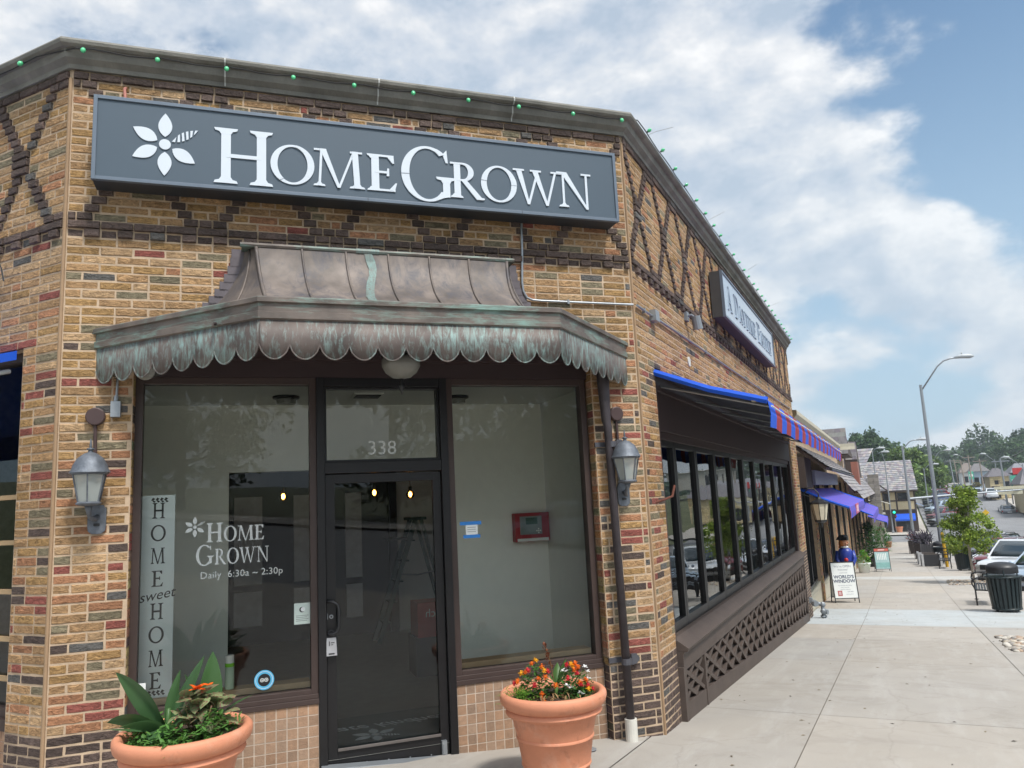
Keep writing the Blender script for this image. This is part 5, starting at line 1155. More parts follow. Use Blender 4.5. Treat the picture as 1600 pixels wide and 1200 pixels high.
q = MB(LT); q.tube([(-5.95, .0, 3.09), (-5.95, 1.0, 2.79)], .018, 8); q.build('support_arm', mat('white_arm', (.6, .62, .62), .4), la)
a2 = awning('blue and maroon awning with a pink logo patch behind the corner shop', 20.6, 31.4, -2.06, 1.92, -.97, 1.42, .27, .45, top=(2, 0), group='awnings along the storefronts')
q = MB(); q.box(-.955, -.94, 23.6, 25.4, 1.17, 1.44); q.build('logo_patch', mat('pink_patch', (.50, .13, .20), .7), a2); 
q = MB(); q.box(-.94, -.935, 23.9, 25.1, 1.22, 1.39); q.build('logo_letter', mat('pale_pink', (.66, .40, .45), .7), a2)
awning('purple blue awning between the storefronts, second behind the corner shop', 44, 60, -2.0, .95, -1.0, .42, .38, .6, top=(2, 0), group='awnings along the storefronts')
awning('small blue awning at the far end of the storefronts', 66, 78, -1.9, -.35, -.6, -.85, .35, .8, top=(0, 2), group='awnings along the storefronts')

# ------------------------------------------------------------------ storefront block behind the corner shop
SHING = mat('slate_shingle', (1, 1, 1), .85, var=.2, scale=6, attr=True, bump=.4, bscale=30)
CREAM = mat('cream_paint', (.50, .46, .36), .7, var=.1)
STUCCO = mat('yellow_stucco', (.58, .47, .28), .85, var=.08)
TIMB = mat('dark_timber', (.055, .038, .032), .7, var=.2)
def shingles(mb, P0, U, V, nu, nv, th=.02, cols=None):
    """shingled rectangle: P0 corner, U along the eave, V up the slope"""
    P0, U, V = Vector(P0), Vector(U), Vector(V); n = U.cross(V).normalized()
    if n.z < 0: n = -n
    for j in range(nv):
        i = -rnd.random()
        while i < nu:
            w = rnd.uniform(.7, 1.3); a, b = max(i, 0) / nu, min(i + w, nu) / nu; i += w
            if b <= a: continue
            c = rnd.choice([(.24, .23, .25), (.30, .28, .28), (.20, .20, .22), (.33, .29, .27), (.22, .19, .21), (.27, .27, .26)]); f = rnd.uniform(.8, 1.15); c = [x * f for x in c]
            v0, v1 = j / nv, (j + 1.15) / nv
            if v1 > 1: v1 = 1
            p = [P0 + U * a + V * v0 + n * th, P0 + U * b + V * v0 + n * th, P0 + U * b + V * v1 + n * .002, P0 + U * a + V * v1 + n * .002]
            lo_ = [P0 + U * a + V * v0, P0 + U * b + V * v0]
            mb.add([tuple(x) for x in p + lo_], [(0, 1, 2, 3), (4, 5, 1, 0)], 0, c)
sb = thing('brick_storefront', 'low brick storefront with grey shingle pent roof next to the corner shop', 'building', (-4, 32, -2))
q = MB(RT); bkc = lambda: tuple(x * rnd.uniform(.8, 1.1) for x in pick(LOWW))
def brick_pier(q, y0, y1, z0, z1, o=0.0, st=1):
    q.box(y0, y1, -.35, o, z0, z1, 1); k = 0; z = z0
    while z < z1 - .03:
        a = y0
        while a < y1 - .05:
            ln = BLEN if (k + int(a * 3)) % 3 else BLEN / 2; b = min(a + ln, y1); q.box(a + .006, b - .006, o, o + .008, z + .006, min(z + BH * st, z1) - .004, 0, bkc()); a = b
        z += BH * st; k += 1
for (a, b) in ((24.3, 25.1), (28.2, 29.0), (32.4, 33.2), (36.6, 37.4), (41, 42), (45.2, 46)): brick_pier(q, a, b, gz(b) - .1, 2.3, -.1)
q.T = None
q.box(-9, -2.45, 20.12, 46, -3, 3.7, 1); q.box(-2.45, -2.2, 20.12, 46, 2.2, 3.6, 1)
q.build('wall', [BRICK, MORTAR], sb)
q = MB()
for (a, b) in ((20.25, 24.2), (25.15, 28.1), (29.05, 32.3), (33.25, 36.5), (37.5, 40.9), (42.1, 45.1)):
    q.box(-2.42, -2.12, a, b, gz(b) - .3, gz((a + b) / 2) + .48, 0)
q.build('cream_base', CREAM, sb)
for (a, b) in ((20.25, 24.2), (25.15, 28.1), (29.05, 32.3), (33.25, 36.5), (37.5, 40.9), (42.1, 45.1)):
    z0 = gz((a + b) / 2) + .5; w = MB(RT); nm = 3 if b - a > 3.5 else 2
    for k in range(nm):
        aa = a + (b - a) * k / nm; frame_rect(w, aa, a + (b - a) * (k + 1) / nm, z0, 2.2, .06, -.30, -.18)
    w_ = w.build('window', BLACKM, sb); g_ = MB(RT); g_.add([(a, -.25, z0), (b, -.25, z0), (b, -.25, 2.2), (a, -.25, 2.2)], [(0, 1, 2, 3)]); g_.build('pane', GLASSS, w_, recalc=False)
# pent roof, hanging fascia panel, gutter
q = MB(); q.add([(-2.1, 20.2, 3.05), (-1.35, 20.2, 2.42), (-1.35, 32.5, 2.42), (-2.1, 32.5, 3.05), (-2.1, 20.2, 2.95), (-1.40, 20.2, 2.36), (-1.40, 32.5, 2.36), (-2.1, 32.5, 2.95)], [(0, 1, 2, 3), (7, 6, 5, 4), (0, 4, 5, 1), (1, 5, 6, 2), (2, 6, 7, 3)]); q.build('roof_deck', TIMB, sb)
q = MB(); shingles(q, (-1.30, 20.15, 2.40), (0, 12.4, 0), (-.82, 0, .68), 34, 7, .03); q.build('pent_roof', SHING, sb); q = MB(); shingles(q, (-1.35, 33.5, 1.75), (0, 12.5, 0), (-.7, 0, .95), 30, 6, .03); q.build('pent_roof', SHING, sb)
q = MB(); q.tube([(-1.27, 20.2, 2.36), (-1.27, 26, 2.34), (-1.27, 32.6, 2.32)], .035, 8); q.build('gutter', BLACK, sb)
q = MB(); q.box(-2.0, -1.78, 21.9, 31.5, 2.02, 2.40); q.build('fascia_panel', mat('grey_fascia', (.30, .31, .33), .6, var=.1), sb)
q = MB(); q.box(-2.1, -1.85, 20.2, 21.9, 1.95, 2.7); q.build('beam_end', TIMB, sb)
q = MB(); q.grid([[(-2.12, y, 3.62), (-1.98, y, 3.66), (-1.90, y, 3.76), (-1.90, y, 3.86), (-2.3, y, 3.9)] for y in (20.15, 38.5)]); q.grid([[(x, y_, z) for x, y_, z in ((xx, 38.5 + .02, 3.62), (xx, 38.55, 3.76), (xx, 38.55, 3.9))] for xx in (-2.12, -1.3)]); q.build('parapet_gutter', CREAM, sb)
q = MB(); q.box(-2.9, -1.75, 39.4, 44.5, 3.0, 4.0, 1); brick_pier(q, 39.4, 42, 3.0, 3.6, .0)
q2 = MB(); q2.add([(-4.6, 40, 3.45), (-1.67, 40, 3.45), (-1.67, 40, 4.68), (-4.6, 40, 4.75), (-4.6, 45, 3.45), (-1.67, 45, 3.45), (-1.9, 45, 4.68), (-4.6, 45, 4.75)], [(0, 1, 2, 3), (7, 6, 5, 4), (3, 2, 6, 7), (1, 5, 6, 2), (0, 4, 5, 1)])
q2.build('dormer_body', TIMB, sb)
q3 = MB(); 
for (xa, xb, yy, z0, z1) in ((-4.6, -1.66, 39.97, 3.5, 4.72),):
    k = 0; z = z0
    while z < z1 - .01:
        x = xa
        while x < xb: 
            w = rnd.uniform(.22, .5); c = rnd.choice([(.26, .25, .26), (.33, .31, .30), (.22, .20, .23), (.30, .31, .30)]); q3.box(x, min(x + w, xb) - .006, yy - .02, yy, z, min(z + .21, z1), 0, c); x += w
        z += .205
q3.build('dormer_shingles', SHING, sb)
tag(sb, None)
# second storefront block
sb2 = thing('timber_storefront', 'far storefront block with grey stone gable and shingled roofs before the side street', 'building', (-4, 64, -3))
q = MB(); q.box(-9, -2.35, 46.1, 82, -4, 2.9, 1); q.T = RT
for (a, b) in ((50, 51), (55, 56), (61, 62), (68, 69.5), (75, 76), (80.8, 82)): brick_pier(q, a, b, gz(b) - .1, 1.4, -.15, 3)
q.build('wall', [BRICK, MORTAR], sb2)
q = MB(RT)
for (a, b) in ((46.3, 50), (51, 55), (56, 61), (62, 68), (69.5, 75), (76, 80.8)):
    q.box(a, b, -.33, -.28, gz(b), 1.0, 1); q.box(a, b, -.3, -.2, gz(b) - .2, gz(b) + .5, 0)
    for k in range(4): yy = a + (b - a) * k / 3; q.box(yy - .05, yy + .05, -.3, -.2, gz(b), 1.0, 0)
q.build('shopfront', [TIMB, mat('dark_shop_glass', (.02, .025, .03), .06, var=0)], sb2)
q = MB(); shingles(q, (-1.45, 46.2, 1.25), (0, 35, 0), (-.9, 0, 1.5), 60, 7, .04); q.build('pent_roof', SHING, sb2)
q = MB(); q.add([(-2.75, 60, 2.6), (-1.98, 60, 2.6), (-1.98, 60, 5.1), (-2.9, 60, 5.2), (-2.75, 66, 2.6), (-1.98, 66, 2.6), (-2.1, 66, 5.1), (-2.9, 66, 5.2)], [(0, 1, 2, 3), (7, 6, 5, 4), (3, 2, 6, 7), (1, 5, 6, 2), (0, 4, 5, 1)]); q.build('dormer_body', TIMB, sb2)
q3 = MB(); z = 3.85
while z < 5.1:
    x = -2.72
    while x < -1.97: w = rnd.uniform(.25, .5); q3.box(x, min(x + w, -1.95), 59.95, 59.98, z, min(z + .25, 5.12), 0, rnd.choice([(.26, .25, .26), (.33, .31, .30), (.22, .20, .23)])); x += w
    z += .25
q3.build('dormer_shingles', SHING, sb2)
q = MB(); q.box(-2.3, -1.9, 57, 59.5, 1.5, 3.6, 0); q.build('brick_chimney', mat('red_brick_chimney', (.26, .10, .07), .85, var=.25, scale=30), sb2)
q = MB(); shingles(q, (-5.5, 74, 3.2), (3.4, 0, 0), (1.0, 5, 2.2), 14, 8, .04); shingles(q, (-2.0, 69, 2.2), (0, 13, 0), (-1.6, 0, 2.4), 30, 8, .04)
q.build('upper_roof', SHING, sb2)
q = MB()
z = -3.6; 
while z < 2.9:
    for (xa, xb) in ((-1.95, -1.45), (-1.45, -1.0)):
        c = rnd.uniform(.7, 1.15); q.box(xa + .01, xb - .01, 80.2, 81.8, z + .01, z + .29, 0, (.30 * c, .27 * c, .23 * c))
    z += .3
q.build('stone_gable', mat('rough_stone', (1, 1, 1), .9, attr=True, bump=.6, bscale=15), sb2)
# big street lantern, standpipe, statue, signs
bl = thing('bracket_lantern', 'large black bracket lantern with cream glass behind the far end of the window wall', 'lantern', (-1.75, 20.15, 1.5))
q = MB(); q.tube([(-2.0, 20.3, 1.75), (-1.85, 20.3, 1.92), (-1.7, 20.3, 1.90), (-1.62, 20.3, 1.80), (-1.62, 20.3, 1.72)], .018, 6); q.tube([(-2.02, 20.3, 1.25), (-1.92, 20.3, 1.12), (-1.86, 20.3, 1.25)], .014, 6); q.box(-2.04, -2.0, 20.25, 20.35, 1.2, 1.85); q.build('bracket', BLACK, bl)
q = MB(); q.lathe([(.13, 1.15), (.20, 1.55)], -1.62, 20.3, 8); q.build('lamp_glass', mat('cream_lamp_glass', (.62, .56, .42), .4), bl)
q = MB(); q.lathe([(.0, 1.72), (.04, 1.71), (.06, 1.66), (.22, 1.58), (.22, 1.54), (.20, 1.54)], -1.62, 20.3, 8); q.lathe([(.14, 1.16), (.14, 1.12), (.05, 1.08), (.02, .98), (0, .97)], -1.62, 20.3, 8)
for k in range(8): an = math.pi * k / 4; q.tube([(-1.62 + .132 * math.cos(an), 20.3 + .132 * math.sin(an), 1.15), (-1.62 + .203 * math.cos(an), 20.3 + .203 * math.sin(an), 1.55)], .008, 4)
q.build('frame', BLACK, bl)
sp = thing('standpipe', 'grey twin valve standpipe low on the wall behind the lattice panel', 'standpipe', (-1.75, 19.5, gz(19.5)))
z0 = gz(19.5); q = MB(); q.tube([(-1.72, 19.5, z0 - .05), (-1.72, 19.5, z0 + .18), (-1.74, 19.5, z0 + .30), (-1.95, 19.5, z0 + .36)], .045, 10); q.tube([(-1.72, 19.5, z0 + .02), (-1.72, 19.5, z0 + .06)], .07, 10); q.tube([(-1.72, 19.42, z0 + .16), (-1.72, 19.58, z0 + .16)], .06, 10); q.build('pipe', GALVD, sp, smooth=True)
q = MB(); q.tube([(-1.90, 19.45, z0 + .34), (-1.84, 19.38, z0 + .33)], [.075, .065], 10); q.tube([(-1.98, 19.5, z0 + .40), (-1.98, 19.42, z0 + .40)], .07, 10); q.tube([(-1.72, 19.5, z0 + .14), (-1.62, 19.46, z0 + .14)], [.05, .055], 10); q.sphere(-1.72, 19.5, z0 + .30, .065, n=6); q.build('valve', GALVD, sp)
# statue of a coated figure
stt = thing('painted_statue', 'painted wooden statue in blue coat and black tricorn hat behind the sandwich board', 'statue', (-1.72, 30.0, gz(30)))
sx, sy, s0 = -1.72, 30.0, gz(30)
q = MB(); q.lathe([(.24, s0), (.26, s0 + .08), (.22, s0 + .1), (.19, s0 + .45), (.25, s0 + .62), (.22, s0 + .95), (.24, s0 + 1.15), (.25, s0 + 1.30), (.18, s0 + 1.40), (.09, s0 + 1.44), (.08, s0 + 1.48)], sx, sy, 20, sy=.8)
for d in (-1, 1): q.tube([(sx + d * .22, sy, s0 + 1.32), (sx + d * .29, sy - .03, s0 + 1.05), (sx + d * .22, sy - .16, s0 + .86), (sx + d * .12, sy - .2, s0 + .88)], [.09, .075, .06, .05], 10)
q.build('coat', mat('statue_blue', (.02, .045, .30), .35, var=.1), stt, smooth=True)
q = MB(); q.lathe([(.09, s0 + 1.42), (.13, s0 + 1.44), (.12, s0 + 1.49), (.08, s0 + 1.5)], sx, sy, 16); q.build('collar', PAPER, stt, smooth=True)
q = MB(); q.sphere(sx, sy - .01, s0 + 1.62, .125, .125, .155, n=12); q.tube([(sx + .10, sy - .06, s0 + 1.63), (sx + .165, sy - .07, s0 + 1.60)], [.03, .02], 8); q.sphere(sx + .07, sy - .10, s0 + 1.57, .05, n=6); q.build('head', mat('statue_face', (.62, .30, .17), .4, var=.1), stt, smooth=True)
q = MB(); q.sphere(sx - .05, sy + .01, s0 + 1.60, .135, .14, .15, n=10); q.tube([(sx - .12, sy, s0 + 1.56), (sx - .17, sy + .03, s0 + 1.44)], [.06, .03], 8); q.build('hair', mat('statue_hair', (.55, .17, .02), .5), stt, smooth=True)
q = MB(); q.lathe([(.155, s0 + 1.70), (.14, s0 + 1.82), (.06, s0 + 1.86), (0, s0 + 1.86)], sx, sy, 14)
for k in range(3):
    an = R(90 + 120 * k + 25); q.add([(sx + .27 * math.cos(an + R(60)), sy + .27 * math.sin(an + R(60)), s0 + 1.71), (sx + .27 * math.cos(an - R(60)), sy + .27 * math.sin(an - R(60)), s0 + 1.71), (sx + .15 * math.cos(an - R(30)), sy + .15 * math.sin(an - R(30)), s0 + 1.88), (sx + .15 * math.cos(an + R(30)), sy + .15 * math.sin(an + R(30)), s0 + 1.88), (sx + .13 * math.cos(an), sy + .13 * math.sin(an), s0 + 1.7)], [(0, 1, 2, 3), (0, 4, 1)])
q.build('tricorn_hat', BLACK, stt, recalc=False)
q = MB(); q.sphere(sx + .02, sy - .2, s0 + 1.03, .07, .05, .07, n=8); q.build('red_bundle', mat('statue_red', (.5, .02, .02), .4), stt, smooth=True)

def aframe(lab, x, y, w, h, rz, paint):
    zb = gz(y); t = thing('sandwich_board', lab, 'sandwich board', (x, y, zb)); c, s_ = math.cos(rz), math.sin(rz)
    T = lambda a, o, z: (x + a * c + o * s_, y + a * s_ - o * c, zb + z)
    tl = .16
    def Tf(a, o, z): return T(a, .22 - tl * z / h * 1.2 + o, z)
    def Tb(a, o, z): return T(a, -.22 + tl * z / h * 1.2 - o, z)
    for nm, Tq in (('front_frame', Tf), ('rear_frame', Tb)):
        q = MB(Tq); frame_rect(q, -w / 2, w / 2, .12, h, .022, -.012, .012); q.box(-w / 2, -w / 2 + .022, -.012, .012, 0, .12); q.box(w / 2 - .022, w / 2, -.012, .012, 0, .12); q.build(nm, BLACK, t)
    q = MB(Tf); q.box(-w / 2 + .02, w / 2 - .02, -.004, .004, .14, h - .02); pn = q.build('board', PAPER if paint == 'w' else mat('teal_board', (.36, .52, .52), .6, var=.1), t)
    q = MB(Tb); q.box(-w / 2 + .02, w / 2 - .02, -.004, .004, .14, h - .02); q.build('rear_board', PAPER, t)
    tx = lambda s1, size, a, z, m_, **k: text_mesh(s1, size, Tf, a, .006, z, 'lettering', m_, pn, 'CENTER', ext=.001, **k)
    NV = mat('navy_letter', (.03, .05, .11), .6); GR = mat('faded_letter', (.30, .31, .36), .6)
    if paint == 'w':
        tx("We're OPEN", .085, 0, h - .15, GR); tx('Welcome!', .065, 0, h - .235, GR); tx('A SHOP OF THE', .03, 0, h - .31, GR)
        tx("WORLD'S", .125, -.0, h - .45, NV, weight=.003); tx('WINDOW', .125, .0, h - .565, NV, weight=.003)
        for k in range(3): tx(('Fair trade gifts and clothing', 'from around the', 'world for everyone')[k], .034, 0, h - .65 - k * .055, GR)
        q = MB(Tf); q.box(-.22, -.10, .004, .008, .20, .34); q.box(-.195, -.125, .008, .0095, .225, .315, 1); q.build('red_emblem', [mat('brick_emblem', (.40, .10, .09), .6), mat('pale_emblem', (.6, .4, .4), .6)], pn)
        tx('open daily', .04, .12, .30, GR); tx('come in and look', .03, .10, .235, GR)
    else:
        q = MB(Tf); q.box(-w / 2 + .02, w / 2 - .02, .004, .008, h - .15, h - .02, 0); q.box(-w / 2 + .02, w / 2 - .02, .004, .007, h - .175, h - .15, 1)
        for k in range(6): q.box(-.22 + k * .075, -.18 + k * .075, .004, .007, h - .55, h - .25, 2)
        q.box(-w / 2 + .03, w / 2 - .03, .004, .007, .2, h - .68, 3); q.box(-.15, .15, .008, .010, h - .10, h - .07, 2)
        q.build('printed_panel', [mat('coral_header', (.58, .12, .08), .6), BLACK, PAPER, mat('teal_print', (.22, .42, .40), .6)], pn)
aframe("white sandwich board reading WORLD'S WINDOW on the pavement", -1.53, 24.3, .66, 1.12, R(18), 'w')
aframe('teal sandwich board with coral header farther along the pavement', -.82, 42.6, .68, 1.12, R(10), 't')

# ------------------------------------------------------------------ foliage
def tree_mesh(crown_fn, nleaf, size, cols, seed):
    r_ = random.Random(seed); q = MB()
    for i in range(nleaf):
        p, shade = crown_fn(r_)
        n = Vector((r_.gauss(0, 1), r_.gauss(0, 1), r_.gauss(0, 1) + .5)).normalized(); u = n.cross(Vector((r_.gauss(0, 1), r_.gauss(0, 1), r_.gauss(0, 1)))).normalized(); w = n.cross(u)
        sz = size * r_.uniform(.6, 1.4); c = r_.choice(cols); f = shade * r_.uniform(.7, 1.25); c = [x * f for x in c]
        P = [p + u * sz, p + w * sz * .55 + n * sz * .12, p - u * sz, p - w * sz * .55 + n * sz * .12]
        q.add([tuple(x) for x in P], [(0, 1, 2, 3)], 0, c)
    return q
def blobs_crown(R_, H_, z0, seed, nb=26, squash=.8, taper=None, hollow=.55):
    r_ = random.Random(seed); bl_ = []
    for i in range(nb):
        a = r_.uniform(0, 2 * math.pi); t = r_.random(); rr = R_ * (taper(t) if taper else math.sin(math.pi * (.12 + .82 * t)) ** .7) * r_.uniform(.25, .9)
        bl_.append((Vector((rr * math.cos(a), rr * math.sin(a), z0 + H_ * t)), R_ * r_.uniform(.22, .42) * (.7 if taper else 1), r_.uniform(.75, 1.2)))
    def fn(r2):
        c, br, sh = r2.choice(bl_); v = Vector((r2.gauss(0, 1), r2.gauss(0, 1), r2.gauss(0, 1))).normalized() * br * (hollow + (1 - hollow) * r2.random()) * (1 + .25 * r2.gauss(0, 1) * .4); v.z *= squash
        return c + v, sh
    return fn, bl_
LEAFT = leaf_mat('tree_leaf', (1, 1, 1), .25, scale=1.5)
BARK = mat('bark', (.11, .085, .065), .9, var=.3, scale=10, bump=.6, bscale=30)
def branchy(bl_, z0, h, r, seed, nbr=12, pale=False):
    r_ = random.Random(seed); q = MB(); top = z0 + h
    q.tube([(0, 0, -.1), (.02 * r_.gauss(0, 1), .02, h * .3), (.0, .03, h * .6), (.02, 0, h * .85)], [r, r * .85, r * .5, r * .15], 8)
    for i in range(min(nbr, len(bl_))):
        c = bl_[i][0]; s_ = Vector((0, 0, min(max(c.z * .6, h * .22), h * .7))); m_ = s_.lerp(c, .5) + Vector((0, 0, -.08 * h * .3)); q.tube([tuple(s_), tuple(m_), tuple(c)], [r * .45, r * .28, r * .08], 5)
    return q
def make_tree(name, lab, x, y, z, R_, H_, z0, nleaf, size, cols, seed, group=None, nb=26, trunk=.2, taper=None, hollow=.5, mt=None):
    t = thing(name, lab, 'tree', (0, 0, 0), group); fn, bl_ = blobs_crown(R_, H_, z0, seed, nb, taper=taper, hollow=hollow)
    tree_mesh(fn, nleaf, size, cols, seed).build('crown', LEAFT, t, recalc=False); branchy(bl_, 0, z0 + H_, trunk, seed).build('trunk', mt or BARK, t, smooth=True)
    t.location = (x, y, z); return t
G1 = [(.055, .105, .022), (.075, .13, .028), (.04, .08, .02)]; G2 = [(.05, .09, .05), (.065, .11, .06), (.04, .07, .04)]; GY = [(.20, .29, .04), (.27, .36, .05), (.13, .21, .03), (.32, .40, .07)]
# young tree in the pavement
tp = lambda t: (1.0 - .78 * t) * (1 if t > .12 else .75)
yt = make_tree('young_street_tree', 'young light green tree with thin trunk in the pavement beside the bin', 2.36, 33.6, gz(33.6), 1.22, 2.3, 1.15, 9500, .052, GY, 17, nb=64, trunk=.045, taper=tp, hollow=.2, mt=mat('pale_bark', (.38, .33, .27), .85, var=.2))
def rocks(lab, x0, x1, y0, y1, n, seed):
    r_ = random.Random(seed); t = MB()
    for i in range(n):
        x, y = r_.uniform(x0, x1), r_.uniform(y0, y1); s_ = r_.uniform(.025, .07); c = r_.choice([(.42, .36, .28), (.30, .27, .24), (.50, .46, .40), (.36, .26, .19), (.22, .20, .18)])
        k = len(t.v); t.sphere(x, y, gz(y) + s_ * .15, s_, s_ * r_.uniform(.6, 1), s_ * .55, 4, 0, c)
    tag(t.build('river_pebble', mat('pebbles', (1, 1, 1), .7, attr=True, var=.2), smooth=True), lab, 'pebbles', kind='stuff')
rocks('pebbles in the nearer square tree pit at the right pavement edge', 1.35, 3.2, 14.0, 16.1, 900, 4)
rocks('pebbles round the young street tree', 1.5, 3.1, 32.4, 35.2, 420, 5)
q = MB(); r4 = random.Random(3)
for i in range(150):
    y = r4.uniform(5.5, 26); x = r4.uniform(-1.9, min(3.0, .12 * y + .6)); sz = r4.uniform(.008, .028); a = r4.uniform(0, 6.28); z = gz(y) + .002
    q.add([(x + sz * math.cos(a), y + sz * math.sin(a), z), (x + sz * .4 * math.cos(a + 1.6), y + sz * .4 * math.sin(a + 1.6), z + .006), (x - sz * math.cos(a), y - sz * math.sin(a), z + .001), (x - sz * .4 * math.cos(a + 1.6), y - sz * .4 * math.sin(a + 1.6), z + .004)], [(0, 1, 2, 3)], 0, r4.choice([(.10, .08, .05), (.16, .12, .07), (.06, .05, .04), (.22, .18, .12)]))
tag(q.build('fallen_leaf', mat('dry_leaf_litter', (1, 1, 1), .9, attr=True), recalc=False), 'small dry leaves and grit scattered on the pavement', 'leaf litter', kind='stuff')
# ------------------------------------------------------------------ street furniture
GREENBIN = mat('bin_green_black', (.012, .022, .024), .35, .1, var=.1)
def make_bin():
    t = thing('litter_bin', '', 'litter bin', (0, 0, 0), 'slatted litter bins on the pavement')
    q = MB(); n = 22
    for k in range(n):
        an = 2 * math.pi * k / n; u = Vector((math.cos(an), math.sin(an), 0)); w = Vector((-math.sin(an), math.cos(an), 0)); hw = .033
        P = []
        for z, r in ((.07, .325), (.45, .36), (.86, .395)): P += [tuple(u * r - w * hw + Vector((0, 0, z))), tuple(u * r + w * hw + Vector((0, 0, z)))]
        q.add(P, [(0, 1, 3, 2), (2, 3, 5, 4)]); q.add([tuple(Vector(p) - u * .008) for p in P], [(0, 1, 3, 2), (2, 3, 5, 4)])
    q.build('slats', GREENBIN, t, recalc=False)
    q = MB(); q.lathe([(.30, .10), (.36, .84)], 0, 0, 24); q.build('liner', mat('bin_liner', (.008, .012, .012), .6), t)
    for z, r in ((.88, .43), (.09, .335)):
        q = MB(); q.lathe([(r - .03, z - .02), (r, z - .022), (r + .004, z), (r, z + .02), (r - .03, z + .02)], 0, 0, 28); q.build('hoop', GREENBIN, t, smooth=True)
    q = MB(); q.lathe([(.345, .96), (.36, .965), (.362, 1.10), (.35, 1.13), (.29, 1.19), (.16, 1.225), (0, 1.235)], 0, 0, 28); o = q.build('lid', BLACK, t); smooth_by_angle(o, 40)
    q = MB()
    for k in range(3): an = 2 * math.pi * k / 3 + .5; q.tube([(.39 * math.cos(an), .39 * math.sin(an), .88), (.36 * math.cos(an), .36 * math.sin(an), 1.05)], .016, 6)
    q.build('lid_bracket', GREENBIN, t)
    for k in range(4): an = 2 * math.pi * k / 4 + .6; q = MB(); q.tube([(.29 * math.cos(an), .29 * math.sin(an), 0), (.29 * math.cos(an), .29 * math.sin(an), .09)], [.045, .025], 8); q.build('foot', BLACK, t)
    return t
bin0 = make_bin(); place(bin0, (2.13, 21.9, gz(21.9)), 0, .93); bin0['label'] = 'nearest dark green slatted litter bin with domed lid at the right edge beside a bench'
b2 = copy_tree(bin0); place(b2, (2.70, 43.0, gz(43)), .3); b2['label'] = 'litter bin beside the yellow post behind the young tree'
b3 = copy_tree(bin0); place(b3, (2.05, 49.5, gz(49.5)), .9); b3['label'] = 'litter bin behind the yellow post and the second bench'
def make_bench():
    t = thing('metal_bench', '', 'bench', (0, 0, 0), 'black metal benches on the pavement')
    for s_ in (0, 1.5):
        q = MB(); q.tube([(-.28, s_, 0), (-.28, s_, .43), (-.30, s_, .50), (-.34, s_, .58), (-.32, s_, .68), (-.22, s_, .73), (.1, s_, .74), (.22, s_, .75)], .02, 8)
        q.tube([(.24, s_, 0), (.22, s_, .42), (.30, s_, .88)], .02, 8); q.tube([(-.28, s_, .43), (.22, s_, .41)], .018, 8); q.tube([(-.28, s_, 0), (-.28, s_, .02)], .05, 8); q.tube([(.24, s_, 0), (.24, s_, .02)], .05, 8)
        q.build('end_frame', BLACK, t, smooth=True)
    q = MB()
    for k in range(8): q.box(-.27 + k * .062, -.225 + k * .062, -.02, 1.52, .43 - abs(k - 4) * -.002, .442)
    q.build('seat', BLACK, t)
    q = MB()
    for k in range(7): f = k / 6; q.box(.23 + .07 * f, .245 + .07 * f, 0, 1.5, .48 + .38 * f, .515 + .38 * f)
    q.build('backrest', BLACK, t); return t
bn = make_bench(); place(bn, (1.93, 23.6, gz(24.3)), R(-4)); bn['label'] = 'black metal bench beside the nearest litter bin'
bn2 = copy_tree(bn); place(bn2, (1.98, 44.4, gz(45)), R(-3)); bn2['label'] = 'farther black metal bench between the planter box and the yellow post'
yp_ = thing('yellow_post', 'yellow post with black bands standing behind the farther litter bin', 'post', (2.12, 42.0, gz(42)))
q = MB(); z0 = gz(46.1); q.tube([(2.12, 46.1, z0), (2.08, 46.1, z0 + 1.7)], .075, 12); q.tube([(2.08, 46.1, z0 + 1.7), (2.078, 46.1, z0 + 1.78)], [.075, .03], 12); q.build('shaft', mat('yellow_paint', (.62, .36, .02), .45, var=.1), yp_)
for z in (.62, .92, 1.5): q = MB(); q.tube([(2.12 - .04 * z / 1.7, 46.1, z0 + z), (2.12 - .04 * z / 1.7, 46.1, z0 + z + .045)], .079, 12); q.build('band', BLACK, yp_)
# planter boxes and tall dark planters with spiky dark foliage
def make_planter():
    t = thing('planter_box', '', 'planter', (0, 0, 0), 'low planter boxes at the pavement edge')
    q = MB(); q.box(-.42, .42, -.42, .42, .04, .60); q.build('box', mat('planter_black', (.03, .03, .034), .6), t)
    for sx_ in (-1, 1):
        for sy_ in (-1, 1): q = MB(); q.box(sx_ * .43 - .05, sx_ * .43 + .05, sy_ * .43 - .05, sy_ * .43 + .05, 0, .66); q.build('corner_post', mat('pale_post', (.50, .50, .50), .6), t)
    q = MB(); q.box(-.36, .36, -.36, .36, .60, .62); q.build('soil', SOIL, t); return t
p0 = make_planter(); place(p0, (1.46, 47.2, gz(47.2)), .05); p0['label'] = 'low black planter box with pale corner posts, nearest of the pair'
p1 = copy_tree(p0); place(p1, (1.35, 49.1, gz(49.1)), .05); p1['label'] = 'low planter box with pale posts just behind the nearest one'
DK = leaf_mat('dark_spiky_leaf', (.055, .045, .06), .4)
